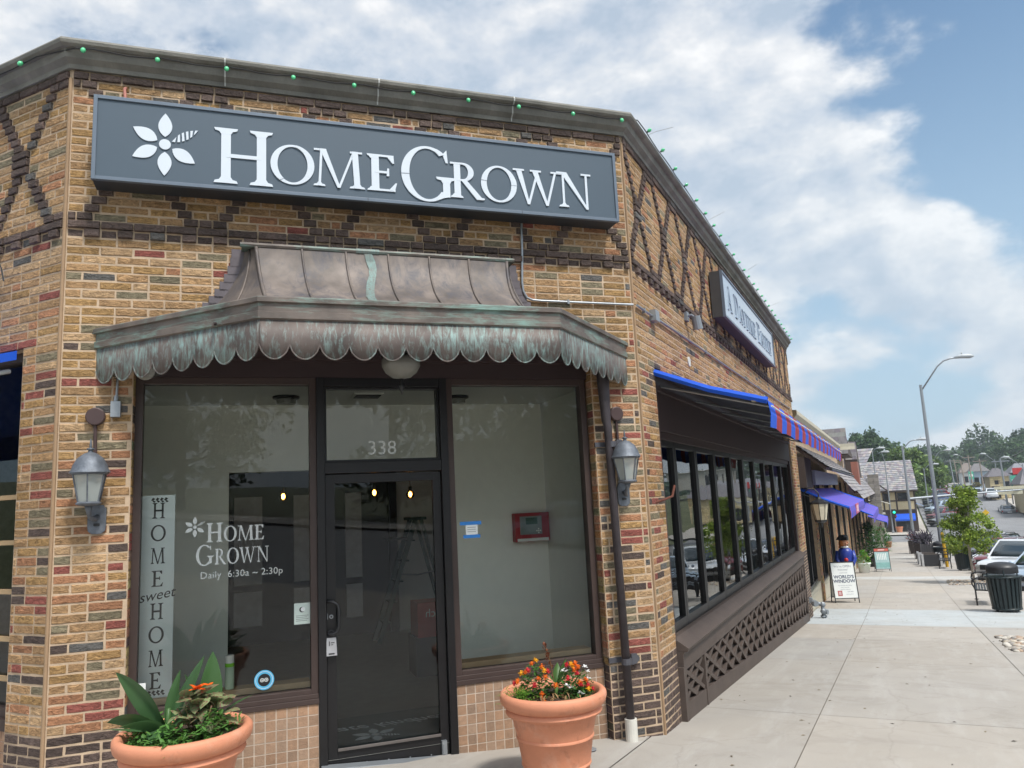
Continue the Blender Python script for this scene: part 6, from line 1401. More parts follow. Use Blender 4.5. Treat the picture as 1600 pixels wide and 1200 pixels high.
for i, (x, y, h, lab) in enumerate(((1.42, 50.9, 1.05, 'tall grey ribbed planter with spiky dark foliage behind the low boxes'), (1.15, 55.5, 1.0, 'dark tall planter with spiky foliage behind the ribbed planter'), (.95, 63, .9, 'far planter with spiky foliage and orange blooms by the lamp pole'))):
    pt_ = thing('tall_planter', lab, 'planter', (x, y, gz(y)), 'tall planters with dark foliage'); z0 = gz(y)
    q = MB(); q.lathe([(.30, z0), (.36, z0 + h), (.32, z0 + h), (.3, z0 + h - .1), (0, z0 + h - .1)], x, y, 4, rot=R(45), sx=1.2, sy=1.2)
    for k in range(6): q.box(x - .33 + k * .125, x - .29 + k * .125, y - .36, y - .31, z0 + .02, z0 + h)
    q.build('container', mat('ribbed_planter', (.16, .15, .15), .7) if i == 0 else TIMB, pt_)
    q = MB()
    for k in range(150): leaf(q, (x + rnd.gauss(0, .15), y + rnd.gauss(0, .15), z0 + h - .1 + rnd.random() * .5), rnd.uniform(0, 360), rnd.uniform(10, 85), rnd.uniform(.3, .75), .055, rnd.uniform(20, 90), .2, 5, c=[rnd.uniform(.6, 2.6)] * 3)
    if i == 2:
        for k in range(40): leaf(q, (x + rnd.gauss(0, .15), y - .2 + rnd.gauss(0, .1), z0 + h + rnd.random() * .5), rnd.uniform(0, 360), 40, .15, .12, 60, .1, 3, c=(12, 3, .5))
    q.build('foliage', DK, pt_, recalc=False)
# plants by the shop doors
for (lab, x, y, r, n, h, lr, ti, potc) in (('white pot of trailing bright green leaves and red flowers by the shop door', -1.6, 41.2, .34, 700, .85, (.05, .12), (1.6, 1.9, .7), PAPER), ('dense dark green shrub under the purple awning', -1.45, 47, .62, 1500, 1.9, (.08, .2), (.45, .6, .5), BLACK), ('palm leaved plant in the shade behind the shrub', -1.0, 55.5, .55, 420, 1.5, (.2, .55), (.55, .75, .5), BLACK), ('small terracotta pot with pale plant before the side street', -.80, 74, .35, 300, .6, (.08, .2), (1.0, 1.1, 1.2), TERRA)):
    t = thing('potted_plant', lab, 'plant', (x, y, gz(y)), 'potted plants along the storefronts'); z0 = gz(y)
    q = MB(); q.lathe([(.22, z0), (.30, z0 + .42), (.32, z0 + .44), (.32, z0 + .48), (.28, z0 + .48), (.26, z0 + .42), (0, z0 + .42)], x, y, 18); q.build('pot', potc, t, smooth=True)
    q = MB()
    for k in range(n):
        a = rnd.uniform(0, 6.283); tt = rnd.random(); rr = r * math.sin(math.pi * (.2 + .75 * tt)) * rnd.random() ** .5; ln = rnd.uniform(*lr)
        c = ti if rnd.random() > .06 or 'red' not in lab else (5, .3, .5); f = rnd.uniform(.7, 1.3); leaf(q, (x + rr * math.cos(a), y + rr * math.sin(a), z0 + (.2 if 'trailing' in lab else .45) + h * tt), math.degrees(a) + rnd.gauss(0, 40), rnd.uniform(0, 60), ln, ln * (.12 if 'palm' in lab else .5), 50, .2, 4, c=[v * f for v in c])
    q.build('foliage', LEAFG, t, recalc=False)
fg = thing('striped_flag', 'red and white striped flag hanging on a pole at the far storefront', 'flag', (-1.2, 68, -1))
q = MB(); q.tube([(-1.7, 68, -1.9), (-1.0, 68, -.75)], .02, 6); q.build('pole', PAPER, fg)
q = MB()
for k in range(7):
    q.grid([[(-1.05 - .06 * k + .38 * 0, 68 + .05 * math.sin(j), -.85 - .10 * k - .28 * j / 3 * 1.0) for j in range(6)], [(-1.11 - .06 * k, 68 + .05 * math.sin(j + .5), -.95 - .10 * k - .28 * j / 3) for j in range(6)]], k % 2)
q.build('cloth', [mat('flag_red', (.45, .02, .03), .7), PAPER], fg, recalc=False)

# ------------------------------------------------------------------ vehicles
CARG = mat('car_glass', (.03, .045, .055), .04, .0, var=0, spec=.9)
TYRE = mat('tyre_rubber', (.018, .018, .018), .85)
RIM = mat('alloy_rim', (.38, .39, .41), .3, .7)
PLAS = mat('black_plastic', (.022, .022, .024), .6)
HEAD = mat('headlight_glass', (.62, .66, .70), .1, .2, var=.05)
TAIL = mat('tail_light', (.32, .01, .012), .2)
def paint(n, c): return mat('car_paint_' + n, c, .28, .15, var=.02, scale=2, coat=1.0)
def make_car(kind, pm):
    suv = kind == 'suv'; L_ = 4.4 if suv else 4.7; W = .92; H = 1.74 if suv else 1.44
    hood = 1.0 if suv else .86; belt = 1.06 if suv else .94; zl = .24 if suv else .19
    t = thing('parked_car', '', 'car', (0, 0, 0), 'cars along the street')
    # body: cross sections along y from nose (0) to tail (L_)
    st = [(0, .45, .62, .62), (.03, .34, .70, .70), (.12, .28, hood - .16, .82), (.35, .24, hood - .07, .89), (.8, zl, hood - .02, W), (1.25, zl, hood + .03, W), (1.6, zl, belt, W), (2.6, zl, belt + .02, W), (L_ - .9, zl, belt + .03, W), (L_ - .35, zl + .02, belt + .01, .90), (L_ - .08, .32, belt - .06, .84), (L_, .45, belt - .16, .74)]
    rows = []
    for y, zb, zt, w in st:
        half = [(0, zb), (w * .8, zb), (w * .97, zb + .12), (w, zb + (zt - zb) * .5), (w * .985, zt - .12), (w * .93, zt - .03), (w * .7, zt + .015), (0, zt + .035)]
        rows.append([(-a, y, z) for a, z in half[::-1]] + [(a, y, z) for a, z in half[1:]])
    q = MB(); q.grid(rows); n = len(rows[0]); 
    q.add(rows[0], [list(range(n))]); q.add(rows[-1], [list(range(n))])
    b = q.build('body', pm, t, smooth=True); smooth_by_angle(b, 38)
    # cabin
    y0, y1, y2, y3 = (1.25, 2.05, L_ - .75, L_ - .12) if suv else (1.35, 2.2, L_ - 1.5, L_ - .7)
    lo = [(-.84, y0), (.84, y0), (.84, y3), (-.84, y3)]; hi = [(-.62, y1), (.62, y1), (.60, y2), (-.60, y2)]
    q = MB(); rr = []
    for f in (0, .25, .5, .75, .92, 1.0):
        k = f if f < .92 else f; inset = 0 if f < 1 else .10; z = belt - .04 + (H - belt + .04) * (k if f < .92 else (.975 if f < 1 else 1.0)); bend = .04 * math.sin(math.pi * k)
        ring_ = []
        for (a, b_), (c, d) in zip(lo, hi):
            x = a + (c - a) * k; y = b_ + (d - b_) * k; x += (bend if x > 0 else -bend); x -= inset * (1 if x > 0 else -1); y += inset * (1 if b_ < 2.4 else -1) * 1.2
            ring_.append((x, y, z))
        rr.append(ring_ + [ring_[0]])
    q.grid(rr); q.add(rr[-1][:4], [(0, 1, 2, 3)]); c_ = q.build('cabin', pm, t); smooth_by_angle(c_, 30)
    def pan(face, u0, u1, v0, v1, nm, sub=None):
        A = [lo[face], lo[(face + 1) % 4], hi[(face + 1) % 4], hi[face]]
        def P(u, v):
            z = belt - .04 + (H - belt + .04) * v; x0 = A[0][0] + (A[1][0] - A[0][0]) * u; yy0 = A[0][1] + (A[1][1] - A[0][1]) * u; x1_ = A[3][0] + (A[2][0] - A[3][0]) * u; yy1 = A[3][1] + (A[2][1] - A[3][1]) * u
            x = x0 + (x1_ - x0) * v; y = yy0 + (yy1 - yy0) * v; bend = .04 * math.sin(math.pi * v); ox = (bend + .012) * (1 if x > 0 else -1) if face in (1, 3) else 0; oy = (-.03 if face == 0 else .03) if face in (0, 2) else 0
            if face in (0, 2): x *= 1 + bend / .8
            return (x + ox, y + oy, z)
        q = MB(); q.grid([[P(u0 + (u1 - u0) * i / 4, v0 + (v1 - v0) * j / 3) for i in range(5)] for j in range(4)])
        o = q.build(nm, CARG, c_, recalc=False, smooth=True); md = o.modifiers.new('t', 'SOLIDIFY'); md.thickness = .01
    pan(0, .05, .95, .12, .90, 'windscreen'); pan(2, .08, .92, .2, .88, 'rear_window')
    for f in (1, 3):
        for a, b_ in ((.14, .40), (.43, .70), (.73, .90)):
            if f == 3: a, b_ = 1 - b_, 1 - a
            pan(f, a, b_, .18, .86, 'side_window')
    if suv:
        for s_ in (-1, 1): q = MB(); q.tube([(s_ * .57, y1 + .1, H - .02), (s_ * .57, y1 + .25, H + .05), (s_ * .56, y2 - .25, H + .05), (s_ * .56, y2 - .1, H - .02)], .022, 6); q.build('roof_rail', PLAS if rnd.random() < .5 else RIM, t)
    # front: grille, headlights, bumper, emblem plate
    q = MB(); q.box(-.60, .60, -.035, .06, hood - .36, hood - .18); q.box(-.56, .56, -.03, .05, .34 if suv else .28, .50 if suv else .38)
    for k in range(3): q.box(-.50, .50, -.042, .0, hood - .325 + k * .045, hood - .315 + k * .045)
    q.build('grille', PLAS, t, bevel=.01)
    q = MB(); q.box(-.53, .53, -.03, .05, hood - .365, hood - .345); q.box(-.12, .12, -.045, .02, hood - .36, hood - .325); q.build('chrome_trim', RIM, t)
    for s_ in (-1, 1):
        q = MB(); q.prism([(s_ * .52, -.01, hood - .33), (s_ * .52, -.01, hood - .21), (s_ * .84, .13, hood - .18), (s_ * .86, .16, hood - .27), (s_ * .74, .07, hood - .33)], (0, .10, 0)); q.build('headlight', HEAD, t)
        q = MB(); q.box(s_ * .84 - .07, s_ * .84 + .07, L_ - .16, L_ - .03, belt - .30, belt - .10); q.build('tail_light', TAIL, t)
        q = MB(); q.sphere(s_ * 1.0, y0 + .45, belt + .05, .10, .06, .07, 6); q.tube([(s_ * .85, y0 + .45, belt + .0), (s_ * 1.0, y0 + .45, belt + .03)], .025, 6); q.build('mirror', pm, t, smooth=True)
    q = MB(); q.prism([(-.72, -.02, zl + .0), (.72, -.02, zl + .0), (.70, -.035, .36), (-.70, -.035, .36)], (0, .3, 0)); q.build('lower_bumper', PLAS, t)
    q = MB(); q.box(-.26, .26, L_ - .02, L_ + .01, .55, .67); q.build('plate', PAPER, t)
    for wy in (.88, L_ - .88):
        for s_ in (-1, 1):
            q = MB(); q.tube([(s_ * .90, wy, .37), (s_ * .935, wy, .37)], .42, 20); q.build('wheel_arch', PLAS, t)
            q = MB(); q.tube([(s_ * .70, wy, .335), (s_ * .72, wy, .335), (s_ * .94, wy, .335), (s_ * .955, wy, .335)], [.30, .335, .335, .31], 22); w_ = q.build('wheel', TYRE, t, smooth=False)
            q = MB(); q.tube([(s_ * .95, wy, .335), (s_ * .965, wy, .335)], .215, 18)
            for k in range(5): an = 2 * math.pi * k / 5; q.tube([(s_ * .968, wy, .335), (s_ * .968, wy + .19 * math.cos(an), .335 + .19 * math.sin(an))], .028, 4, 1)
            q.build('rim', [PLAS, RIM], w_)
    return t
WHITEP = paint('white', (.72, .74, .77)); SILV = paint('silver_blue', (.38, .46, .55)); NAVY = paint('navy', (.02, .04, .12)); REDP = paint('maroon', (.16, .01, .02)); GREYP = paint('grey', (.14, .15, .17)); BLKP = paint('black', (.012, .012, .015))
cz = lambda y: gz(y) - .13
AN = R(28)
protos = {}
def car(kind, pm, x, y, rz, lab, z=None):
    if (kind, pm.name) in protos: c = copy_tree(protos[(kind, pm.name)])
    else: c = make_car(kind, pm); protos[(kind, pm.name)] = c
    place(c, (x, y, cz(y + 2) if z is None else z), rz); c['label'] = lab
    dzz = gz(y + 4) - gz(y); c.rotation_euler = (math.atan2(dzz, 4) * math.cos(rz), 0, rz); return c
car('sedan', SILV, 3.38, 29.4, -AN, 'silver blue car with its bonnet behind the nearest litter bin')
car('suv', WHITEP, 3.2, 34.4, -AN, 'white compact suv with black grille parked beside the young tree')
car('suv', REDP, 3.5, 39.8, -AN, 'maroon car parked just beyond the white suv')
car('sedan', WHITEP, 3.6, 44.0, -AN, 'white car partly hidden behind the maroon car and the litter bin')
car('suv', BLKP, 3.7, 48.4, -AN, 'black car parked beyond the white ones')
car('suv', WHITEP, 3.8, 53, -AN, 'white suv parked farther along, before the street lamp')
car('sedan', NAVY, 3.8, 58, -AN, 'navy car near the far end of the near parking row')
car('sedan', GREYP, 3.8, 63, -AN, 'grey car last in the near parking row')
# moving and distant cars
car('sedan', GREYP, 14.2, 124.4, math.pi, 'grey sedan seen from behind on the far side of the road', z=cz(124)).location.y = 131
car('suv', WHITEP, 14.3, 149.5, math.pi, 'white car parked by the far kerb under the signal arm')
car('suv', BLKP, 11.4, 168, 0, 'black van coming down the hill beyond the second crossing')
car('suv', SILV, 14.0, 166, 0, 'silver van waiting at the top crossing')
car('suv', REDP, 9.6, 186, 0, 'dark red van farthest up the hill')
RCOL = [GREYP, REDP, BLKP, SILV, GREYP, NAVY, BLKP, REDP, WHITEP, GREYP]
names_ = ['first and nearest', 'second', 'third', 'fourth', 'fifth', 'sixth', 'seventh', 'eighth', 'ninth', 'last and farthest']
for i in range(10): car('suv' if i % 2 else 'sedan', RCOL[i], 4.0 + i * .12, 112 + i * 5.4, -R(50), names_[i] + ' car of the angled row beyond the timber framed house')
# ------------------------------------------------------------------ lamp posts, signal poles, utility poles
def street_lamp(lab, x, y, h, reach, rise, rz, r=.10, head=True):
    z0 = gz(y) - .0; t = thing('street_lamp', lab, 'street lamp', (x, y, z0), 'street lamps along the road'); c, s_ = math.cos(rz), math.sin(rz)
    P = lambda a, z: (x + a * c, y + a * s_, z0 + z)
    q = MB(); q.tube([P(0, 0), P(0, h)], [r, r * .6], 10); q.tube([P(0, 0), P(0, .3)], r * 1.5, 10); q.build('pole', GALV, t)
    q = MB(); q.tube([P(0, h - .35), P(reach * .5, h + rise * .72), P(reach * .68, h + rise * .93), P(reach * .85, h + rise), P(reach, h + rise * 1.02)], r * .35, 8); q.build('arm', GALV, t, smooth=True)
    q = MB(); k = .85; 
    for (a, w, hh) in ((0, .06, .05), ): pass
    A = [P(reach - .05, h + rise * 1.02), P(reach + .35, h + rise * 1.02 + .05), P(reach + .75, h + rise * 1.02 + .02), P(reach + .95, h + rise * 1.02)]
    q.tube(A, [.06, .13, .14, .05], 10); q.tube([P(reach + .35, h + rise * 1.02 + .15), P(reach + .35, h + rise * 1.02 + .28)], .04, 6); q.build('lamp_head', mat('lamp_head_grey', (.45, .47, .48), .5), t, smooth=True); return t
street_lamp('tall grey street lamp behind the young tree, its arm reaching right into the sky', 2.2, 50.9, 10.2, 2.0, 1.4, .15, .13)
def at_top(x, y, ztop): return ztop - gz(y)
street_lamp('grey lamp and signal pole at the near corner of the side street', 1.35, 82.8, at_top(1, 82.8, 5.6), 1.3, .45, 0, .14)
street_lamp('slim lamp pole on the far corner in front of the timber framed house', -.40, 103.3, at_top(0, 103.3, 5.0), -.3, .9, 0, .09)
street_lamp('lamp pole behind the far corner pole by the shingled roofs', -1.6, 102.2, at_top(0, 102, 6.1), .5, .25, 0, .08)
street_lamp('small lamp left of the leafy hillside with arm to the right', 4.8, 136, 6.2, 1.2, .5, 0, .11)
street_lamp('street lamp behind the young tree top with its arm curving up right', 5.3, 122, 7.6, 1.7, 1.5, 0, .08)
for i, (x, y, h, rc, lab) in enumerate(((15.8, 150, 6.2, -2.0, 'lamp with arm to the left before the yellow house'), (14.9, 186, 6.2, -2.6, 'lamp with arm to the left halfway up the hill'), (15.4, 118, 6.9, -2.2, 'lamp arm over the yellow shop at the right edge'))):
    street_lamp(lab, x, y, h, rc, .9, 0, .09)
sa = thing('signal_arm', 'long horizontal traffic signal arm crossing the road from the corner pole', 'signal arm', (1.4, 82.8, .6))
q = MB(); q.tube([(1.45, 82.8, .58), (4.5, 83.7, .72), (12.5, 86.5, .98)], [.11, .10, .06], 8); q.build('arm', GALV, sa)
q = MB(); q.box(8.9, 10.9, 85.85, 85.9, .55, .85); q.box(8.7, 11.3, 85.85, 85.9, 1.02, 1.30); q.build('sign_panel', mat('cream_sign_panel', (.62, .58, .42), .6), sa)
q = MB(); q.box(3.3, 3.6, 83.2, 83.5, -.05, .6); q.box(12.1, 12.45, 86.2, 86.5, .5, 1.2); q.build('signal_head', BLACK, sa)
ts_ = thing('traffic_signal', 'traffic signal showing green on the far corner pole', 'traffic signal', (-.05, 103.2, -1.4))
q = MB(); q.box(-.30, .12, 103.0, 103.3, -1.95, -.9); q.build('housing', BLACK, ts_)
q = MB(); q.tube([(-.05, 103.0, -1.25), (-.05, 102.94, -1.25)], .14, 12); q.build('green_lamp', mat('green_lamp', (.02, .5, .25), .4, emis=(.02, .9, .45, 1.6)), ts_)
q = MB(); q.tube([(.12, 103.0, -1.72), (.12, 102.94, -1.72)], .09, 10); q.build('red_lamp', mat('dim_red', (.3, .02, .02), .5), ts_)
q = MB(); q.box(-2.4, -1.0, 102.9, 103.0, -1.45, -1.2); q.tube([(-3.2, 103, .3), (-1.6, 103, .2), (-.4, 103.2, -.25)], .05, 6); q.build('bracket_sign', mat('pale_sign', (.55, .52, .45), .6), ts_)
CREO = mat('utility_pole_wood', (.30, .25, .20), .85, var=.15)
def upole(lab, x, y, ztop, arm=True, lean=0, thick=.13, m_=None):
    z0 = gz(y); t = thing('utility_pole', lab, 'utility pole', (x, y, z0), 'utility poles up the hill'); q = MB()
    q.tube([(x, y, z0), (x - lean, y, ztop)], [thick * 1.2, thick * .8], 7); q.build('shaft', m_ or CREO, t)
    if arm: q = MB(); q.box(x - lean - 1.1, x - lean + 1.1, y - .06, y + .06, ztop - .5, ztop - .35); q.build('crossarm', m_ or CREO, t)
ups = [(14.6, 131, 5.0, 'utility pole standing nearest at the right side of the road'), (15.0, 164, 5.9, 'utility pole before the yellow house'), (14.2, 175, 7.0, 'pale orange utility pole in the middle of the row'), (13.8, 186, 6.4, 'leaning utility pole beyond the pale orange one'), (14.1, 208, 7.3, 'second last utility pole up the hill'), (14.7, 231, 7.9, 'farthest utility pole up the hill'), (22, 150, 8.6, 'tall utility pole at the right edge of the photo')]
for i, (x, y, zt, lab) in enumerate(ups): upole(lab, x, y, zt, lean=(.3 if i in (3, 4, 5) else .1), m_=GALV if i in (0, 5) else None)
wi = MB()
for i in range(6):
    a, b = ups[i], ups[i + 1] if i < 5 else (12, 300, 9, '')
    for off in (-.9, 0, .9):
        P = [(a[0] + off + (b[0] - a[0]) * k / 8, a[1] + (b[1] - a[1]) * k / 8, a[2] - .3 + (b[2] - a[2]) * k / 8 - .5 * math.sin(math.pi * k / 8)) for k in range(9)]; wi.tube(P, .022, 4)
for a, b in (((22, 150, 8.3), (14.6, 131, 4.7)), ((22, 150, 8.4), (15, 164, 5.6)), ((22, 150, 8.5), (2, 190, 8.0)), ((30, 130, 8.9), (22, 150, 8.4))):
    wi.tube([(a[0] + (b[0] - a[0]) * k / 8, a[1] + (b[1] - a[1]) * k / 8, a[2] + (b[2] - a[2]) * k / 8 - .5 * math.sin(math.pi * k / 8)) for k in range(9)], .022, 4)
tag(wi.build('power_line', mat('cable_grey', (.12, .12, .13), .7)), 'thin overhead power lines between the utility poles', 'power lines')
sg_ = thing('warning_sign', 'small yellow diamond warning sign on the hanging signal cable right of the young tree', 'road sign', (7.7, 100, -.9))
q = MB(); q.prism([(9.0, 100, -1.9), (9.35, 100, -1.55), (9.0, 100, -1.2), (8.65, 100, -1.55)], (0, .05, 0)); q.build('plate', mat('sign_yellow', (.75, .45, .02), .5), sg_)
q = MB(); q.tube([(9.0, 100.05, gz(100)), (9.0, 100.05, -1.0)], .04, 6); q.build('post', GALV, sg_)
for i, (x, y, z, lab) in enumerate(((15.6, 129, 1.7, 'green street banner on the nearest utility pole'), (16.2, 158, 2.0, 'green banner before the yellow house'), (15.0, 185, 3.2, 'pale green banner farther up the hill'))):
    q = MB(); q.box(x - .45, x + .45, y, y + .04, z - .85, z + .75); q.box(x - .3, x + .3, y - .01, y, z - .3, z + .2, 1); q.box(x + (-.5 if i else -.6), x - .45, y, y + .05, z - 3.2, z + .9, 2); tag(q.build('street_banner', [mat('banner_green', (.08, .42, .28), .7), PAPER, GALV]), lab, 'banner', 'green banners up the hill')

# ------------------------------------------------------------------ timber framed house on the far corner
th = thing('timber_framed_house', 'timber framed cream and brown house with a large grey shingle roof across the side street', 'building', (-1, 108, -3.7))
q = MB(); q.box(-9, 2.45, 106, 113.5, -3.9, 1.3); q.build('wall', TIMB, th)
q = MB(); FY = lambda a, o, z: (a, 106 - o, z); q.T = FY
q.box(-8.8, 2.40, .0, .04, -1.05, 1.2); tp_ = q.build('plaster_panel', STUCCO, th)
q = MB(FY)
for z in (-1.12, .02, 1.15): q.box(-8.9, 2.45, .03, .10, z - .08, z + .08)
for x in (-7.6, -6.4, -5.2, -4.0, -2.9, -1.9, -1.05, -.45, .35, 2.35): q.box(x - .09, x + .09, .03, .09, -1.1, 1.15)
for (a, b) in ((-3.9, -3.0), (-2.8, -2.0)): q.prism([(a, .04, .1), (a + .15, .04, .1), (b, .04, 1.1), (b - .15, .04, 1.1)], (0, .04, 0))
q.build('timber_frame', TIMB, th)
for (x, w) in ((-.75, .45), (1.05, 1.0), (-3.4, .7)):
    q = MB(FY); frame_rect(q, x - w / 2 - .06, x + w / 2 + .06, .06, .98, .08, .04, .13); w_ = q.build('window', TIMB, th)
    q = MB(FY); q.box(x - w / 2, x + w / 2, .045, .06, .12, .92); q.build('pane', MATS['dark_shop_glass'], w_)
q = MB(FY); q.box(.15, 1.9, .0, .06, -3.7, -2.1); q.box(-2.2, -.9, .0, .06, -3.2, -1.9); dr_ = q.build('door', MATS['dark_shop_glass'], th)
q = MB(FY); q.box(-.1, .02, .05, .12, -3.7, -1.6); q.build('door_post', CREAM, th)
q = MB(FY); q.box(-9, -1.2, .0, .08, -3.7, -3.2); q.build('cream_plinth', CREAM, th)
q = MB(); q.grid([[(x, 106 - .1, -1.55), (x, 105.2, -1.95), (x, 105.0, -2.2), (x, 105.0, -2.38)] for x in (.0, 2.2)]); q.build('blue_awning', BLUE, th, recalc=False)
q = MB(); q.grid([[(2.45, 107.4, -.4), (3.3, 107.4, -.75), (3.3, 107.4, -1.0)], [(2.45, 109.5, -.4), (3.3, 109.5, -.75), (3.3, 109.5, -1.0)]]); q.build('side_awning', mat('light_blue_canvas', (.03, .22, .65), .7), th, recalc=False)
q = MB(); shingles(q, (-9.2, 105.3, 1.25), (12.0, 0, 0), (-.25, 5.0, 3.75), 44, 16, .05); q.add([(2.8, 105.3, 1.2), (2.8, 115.2, 1.2), (2.55, 110.3, 4.95)], [(0, 1, 2)], 0, (.24, .22, .22)); q.add([(-9.2, 115.2, 1.2), (2.8, 115.2, 1.2), (2.55, 110.3, 4.95), (-9.2, 110.3, 4.95)], [(0, 1, 2, 3)], 0, (.26, .25, .26)); q.build('shingle_roof', SHING, th, recalc=False)
q = MB(); q.prism([(-2.2, 105.2, 2.9), (-.3, 105.15, 1.2), (-.45, 105.15, 1.12), (-2.3, 105.2, 2.75)], (0, .12, 0)); q.box(-9.2, 2.8, 105.2, 105.32, 1.1, 1.25); q.build('barge_board', TIMB, th)
q = MB(); shingles(q, (-5.0, 103.9, .9), (2.7, 0, 1.75), (0, 3, .5), 8, 8, .05); q.build('gable_roof', SHING, th, recalc=False)
tpp = thing('terracotta_planter', 'terracotta planter by the door of the timber framed house', 'pot', (.25, 104.9, gz(105)))
q = MB(); q.lathe([(.28, gz(105)), (.38, gz(105) + .55), (.42, gz(105) + .55), (.42, gz(105) + .65), (.3, gz(105) + .6), (0, gz(105) + .6)], .3, 104.9, 14); q.build('pot_body', TERRA, tpp)
# ------------------------------------------------------------------ houses on the hill
STONE = mat('yellow_stone', (1, 1, 1), .85, var=.2, scale=.9, attr=True, bump=.4, bscale=6, dirt=.4)
def stone_front(q, x0, x1, y, z0, z1, holes):
    z = z0
    while z < z1 - .05:
        x = x0
        while x < x1 - .05:
            w = rnd.uniform(.4, .9); xb = min(x + w, x1)
            if not any(h[0] - .1 < (x + xb) / 2 < h[1] + .1 and h[2] < z + .15 < h[3] for h in holes):
                f = rnd.uniform(.8, 1.12); q.box(x, xb - .03, y - .06, y, z, min(z + .28, z1), 0, (.66 * f, .53 * f, .29 * f))
            x = xb
        z += .31
def hill_house(lab, x0, x1, y, zb, ze, zr, wallm, roofc, wins, dep=9, stone=False, gable=None):
    t = thing('hill_house', lab, 'building', ((x0 + x1) / 2, y, zb), 'houses along the road up the hill')
    q = MB(); q.box(x0, x1, y, y + dep, zb, ze, 1 if stone else 0, (.5, .4, .22))
    if stone: stone_front(q, x0, x1, y, zb, ze, wins)
    if stone:
        for k in range(12): yy = y + k * dep / 12; 
    q.build('wall', [wallm, mat('stone_mortar', (.42, .35, .22), .9)], t)
    for (a, b, c, d) in wins:
        q = MB(); frame_rect(q, a, b, c, d, .10, y * 0 - 0, 0, 0) if False else q.box(a - .08, b + .08, y - .10, y - .02, c - .08, d + .08); w_ = q.build('window', TIMB, t)
        q = MB(); q.box(a, b, y - .12, y - .10, c, d); q.build('pane', MATS['dark_shop_glass'], w_)
    q = MB(); rc = mat('hill_roof', (1, 1, 1), .85, attr=True, var=.2)
    q.add([(x0 - .4, y - .4, ze), (x1 + .4, y - .4, ze), (x1 - 1.0, y + dep * .5, zr), (x0 + 1.0, y + dep * .5, zr), (x1 + .4, y + dep + .4, ze), (x0 - .4, y + dep + .4, ze)], [(0, 1, 2, 3), (1, 4, 2), (4, 5, 3, 2), (5, 0, 3), (0, 5, 4, 1)], 0, roofc); q.build('roof', rc, t)
    return t
hill_house('yellow stone house with dark doorway beside the utility poles', 14.4, 17.2, 147, -1.2, 2.5, 3.9, STONE, (.13, .12, .13), [(14.6, 15.6, -.9, .9), (16.5, 17.0, .4, 1.6), (15.1, 15.5, 1.3, 1.8)], 8, True)
hill_house('yellow stone building at the right edge with grey roof', 15.4, 24, 120, -2.6, 1.2, 3.5, STONE, (.17, .16, .17), [(16.2, 17.4, -2.0, -.4), (18.6, 20.2, -1.6, .4)], 10, True)
hill_house('grey roofed building with a red sign behind the yellow stone ones', 18.3, 27, 152, -1, 3.0, 4.6, TIMB, (.20, .20, .22), [(20, 22, 1.0, 2.4)], 10)
hill_house('white and blue cottages farther up the hill', 15.2, 18.2, 186, .3, 3.9, 5.6, mat('pale_blue_boards', (.34, .42, .50), .7), (.15, .14, .14), [(15.6, 16.3, 1.4, 2.6), (16.8, 17.5, 1.4, 2.6)], 8)
hill_house('white cottage with brown roof higher up the hill', 14.6, 17.6, 204, .8, 4.0, 6.2, mat('white_boards', (.6, .6, .58), .7), (.18, .15, .13), [(15, 15.8, 1.8, 3.0)], 8)
hill_house('flat roofed pale building high on the right', 31, 46, 190, 3, 7.6, 7.9, mat('pale_building', (.5, .47, .42), .8), (.4, .38, .35), [(33, 36, 4.5, 6.5)], 12)
hill_house('small white house at the foot of the leafy hill', 4.2, 7.4, 176, .0, 2.6, 4.0, MATS['white_boards'], (.25, .25, .27), [(5, 5.8, .8, 1.8)], 8)
q = MB(); q.box(17.6, 18.9, 146, 146.3, 2.7, 3.7); tag(q.build('red_sign', mat('sign_red', (.5, .03, .03), .5)), 'red sign panel above the yellow stone house roof', 'sign')
# ------------------------------------------------------------------ trees of the background and of the opposite side of the street
def bigtree(name, lab, x, y, R_, H_, seed, cols, z=None, n=2600, size=.42, z0=2.0, group='leafy trees behind the houses', nb=30, trunk=.35):
    return make_tree(name, lab, x, y, (gz(y) if z is None else z) - .3, R_, H_, z0, n, size, cols, seed, group, nb, trunk)
GB = [(.075, .13, .06), (.095, .16, .065), (.055, .10, .05)]; GL = [(.15, .22, .055), (.19, .28, .07), (.10, .17, .045)]
bigtree('broadleaf_tree', 'tall dark tree rising left of the hill behind the shingled roofs', -3.5, 160, 5.5, 10.2, 21, GB, n=3400)
bigtree('broadleaf_tree', 'dark tree behind the ridge of the timber framed house', 1.6, 175, 4.6, 7.6, 22, GB)
bigtree('broadleaf_tree', 'bright green tree right behind the timber framed house roof', 2.6, 140, 4.2, 7.0, 23, GL, n=4200, size=.34)
bigtree('broadleaf_tree', 'bright green tree between the house and the street lamp', 6.0, 158, 3.8, 5.0, 24, GL, n=3600, size=.32)
bigtree('broadleaf_tree', 'round dark tree on the hill left of the utility poles', 11.5, 300, 8.5, 10.5, 25, GB, size=.6)
bigtree('broadleaf_tree', 'tree on the hill crest just right of the bright green trees', 16.5, 320, 7, 10.5, 26, GB, size=.6)
bigtree('broadleaf_tree', 'large open crowned tree on the hill behind the yellow house', 31, 330, 10, 16.5, 27, GB, n=4200, size=.6, trunk=.6)
bigtree('broadleaf_tree', 'wide tree behind the pale utility pole', 22, 290, 9, 9, 28, GB, size=.6)
bigtree('conifer_tree', 'dark evergreen at the right edge of the photo', 41, 285, 8.5, 13.5, 29, G2, n=4000, size=.55)
bigtree('conifer_tree', 'dark evergreen just right of the large open crowned tree', 49, 300, 8, 14, 30, G2, n=3400, size=.55)
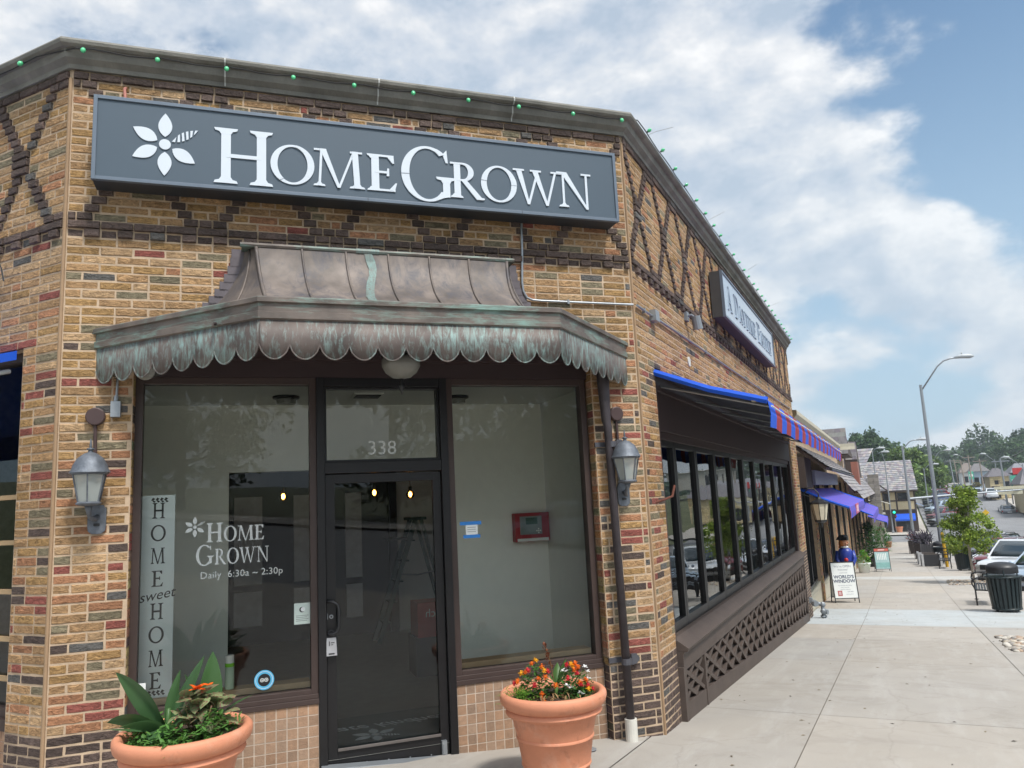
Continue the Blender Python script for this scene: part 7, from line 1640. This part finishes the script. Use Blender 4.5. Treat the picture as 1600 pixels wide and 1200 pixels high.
bigtree('broadleaf_tree', 'low trees behind the grey roofed building', 30, 240, 8, 9, 31, GB, size=.5)
bigtree('broadleaf_tree', 'dark tree far left of the hill behind the storefronts', -9, 150, 5, 9, 32, GB)
bigtree('small_tree', 'yellowish shrub beside the pale blue cottage', 14.2, 168, 1.3, 1.6, 33, [(.18, .14, .04), (.13, .12, .04)], n=500, size=.2, z0=.4, trunk=.08)
q = MB(); r3 = random.Random(9)
for i in range(9000):
    y = r3.uniform(345, 420); x = r3.uniform(-40, 120); z = gz(y) + r3.random() ** 1.3 * (9 + 3 * math.sin(x * .11) + 2 * math.sin(x * .31)); n = Vector((r3.gauss(0, 1), r3.gauss(0, 1), r3.gauss(0, 1))).normalized(); u = n.orthogonal().normalized(); w = n.cross(u); s_ = r3.uniform(.7, 1.5); c = r3.choice(GB); P = Vector((x, y, z))
    q.add([tuple(P + u * s_), tuple(P + w * s_ * .6), tuple(P - u * s_), tuple(P - w * s_ * .6)], [(0, 1, 2, 3)], 0, c)
tag(q.build('distant_wood', LEAFT, recalc=False), 'distant band of trees along the hill crest', 'woodland', kind='stuff')
# opposite side of the street: seen directly only far off, and mirrored in the shop windows
opp = [(23, 34, 4.6, 8.5, 41), (24, 52, 5.0, 9.5, 42), (23, 70, 4.4, 8, 43), (25, 88, 4.8, 9, 44), (30, 8, 7.0, 13, 45), (27, -6, 6.2, 12, 46), (33, -20, 7.5, 14, 47), (25, 20, 5.0, 10, 48), (30, -36, 7, 13, 49), (38, 30, 7, 12, 50)]
for i, (x, y, R_, H_, sd_) in enumerate(opp):
    t = bigtree('broadleaf_tree', 'green tree across the street, number %d' % i, x, y, R_, H_, sd_, GB if i % 2 else G1, n=4500, size=.30, group='trees across the street')
    t['label'] = 'leafy tree across the street that shows only as a reflection in the shop windows'
def block(lab, x0, x1, y0, y1, h, c, nwin):
    t = thing('opposite_building', lab, 'building', (x0, y0, gz(y0)), 'buildings across the street'); z0 = gz((y0 + y1) / 2) - 1.5
    q = MB(); q.box(x0, x1, y0, y1, z0, z0 + h + 1.5); q.box(x0 - .15, x1, y0 - .1, y1 + .1, z0 + h + 1.5, z0 + h + 1.8); q.build('wall', mat('opposite_wall_' + str(round(c[0], 2)), c, .85, var=.1), t)
    for k in range(nwin):
        a = y0 + (y1 - y0) * (k + .15) / nwin; b = y0 + (y1 - y0) * (k + .85) / nwin
        q = MB(); q.box(x0 - .06, x0 + .05, a, b, z0 + 2.1, z0 + 3.9); q.build('shop_window', MATS['dark_shop_glass'], t)
        q = MB(); q.box(x0 - .9, x0, a - .1, b + .1, z0 + 3.95, z0 + 4.1); q.build('window_hood', TIMB, t)
L_opp = 'building across the street that shows only as a reflection in the shop windows'
block('cream ' + L_opp, 25.5, 36, 44, 62, 5, (.50, .42, .30), 4); block('pale grey ' + L_opp, 26, 36, 64, 84, 6, (.45, .44, .42), 4); block('brown brick ' + L_opp, 34, 46, -16, 4, 5, (.22, .13, .09), 3)
for i, (x, y) in enumerate(((17.4, 6), (17.4, 12.5), (17.4, -4))):
    car('sedan' if i % 2 else 'suv', (WHITEP, GREYP, SILV)[i], x, y, 0, ('white', 'grey', 'silver')[i] + ' car parked across the street, mirrored in the door glass')
street_lamp('lamp post at the kerb across the street, mirrored in the right window', 19.9, -3.5, 8.6, -2, 1.2, 0, .13)

# ------------------------------------------------------------------ air over the far street
hzb = MB(); hzb.box(-560, 560, -140, 1250, -12, 60)
ho = tag(hzb.build('haze', mat('haze_tmp', (1, 1, 1))), kind='stuff')
hm = bpy.data.materials.new('haze_air'); hm.use_nodes = True; hn_ = hm.node_tree; hn_.nodes.clear()
hv = N(hn_, 'ShaderNodeVolumePrincipled', i_Density=.0005); hv.inputs['Color'].default_value = (.78, .86, .95, 1); hv.inputs['Anisotropy'].default_value = .2
hout = N(hn_, 'ShaderNodeOutputMaterial'); hn_.links.new(hv.outputs[0], hout.inputs['Volume']); ho.data.materials.clear(); ho.data.materials.append(hm)
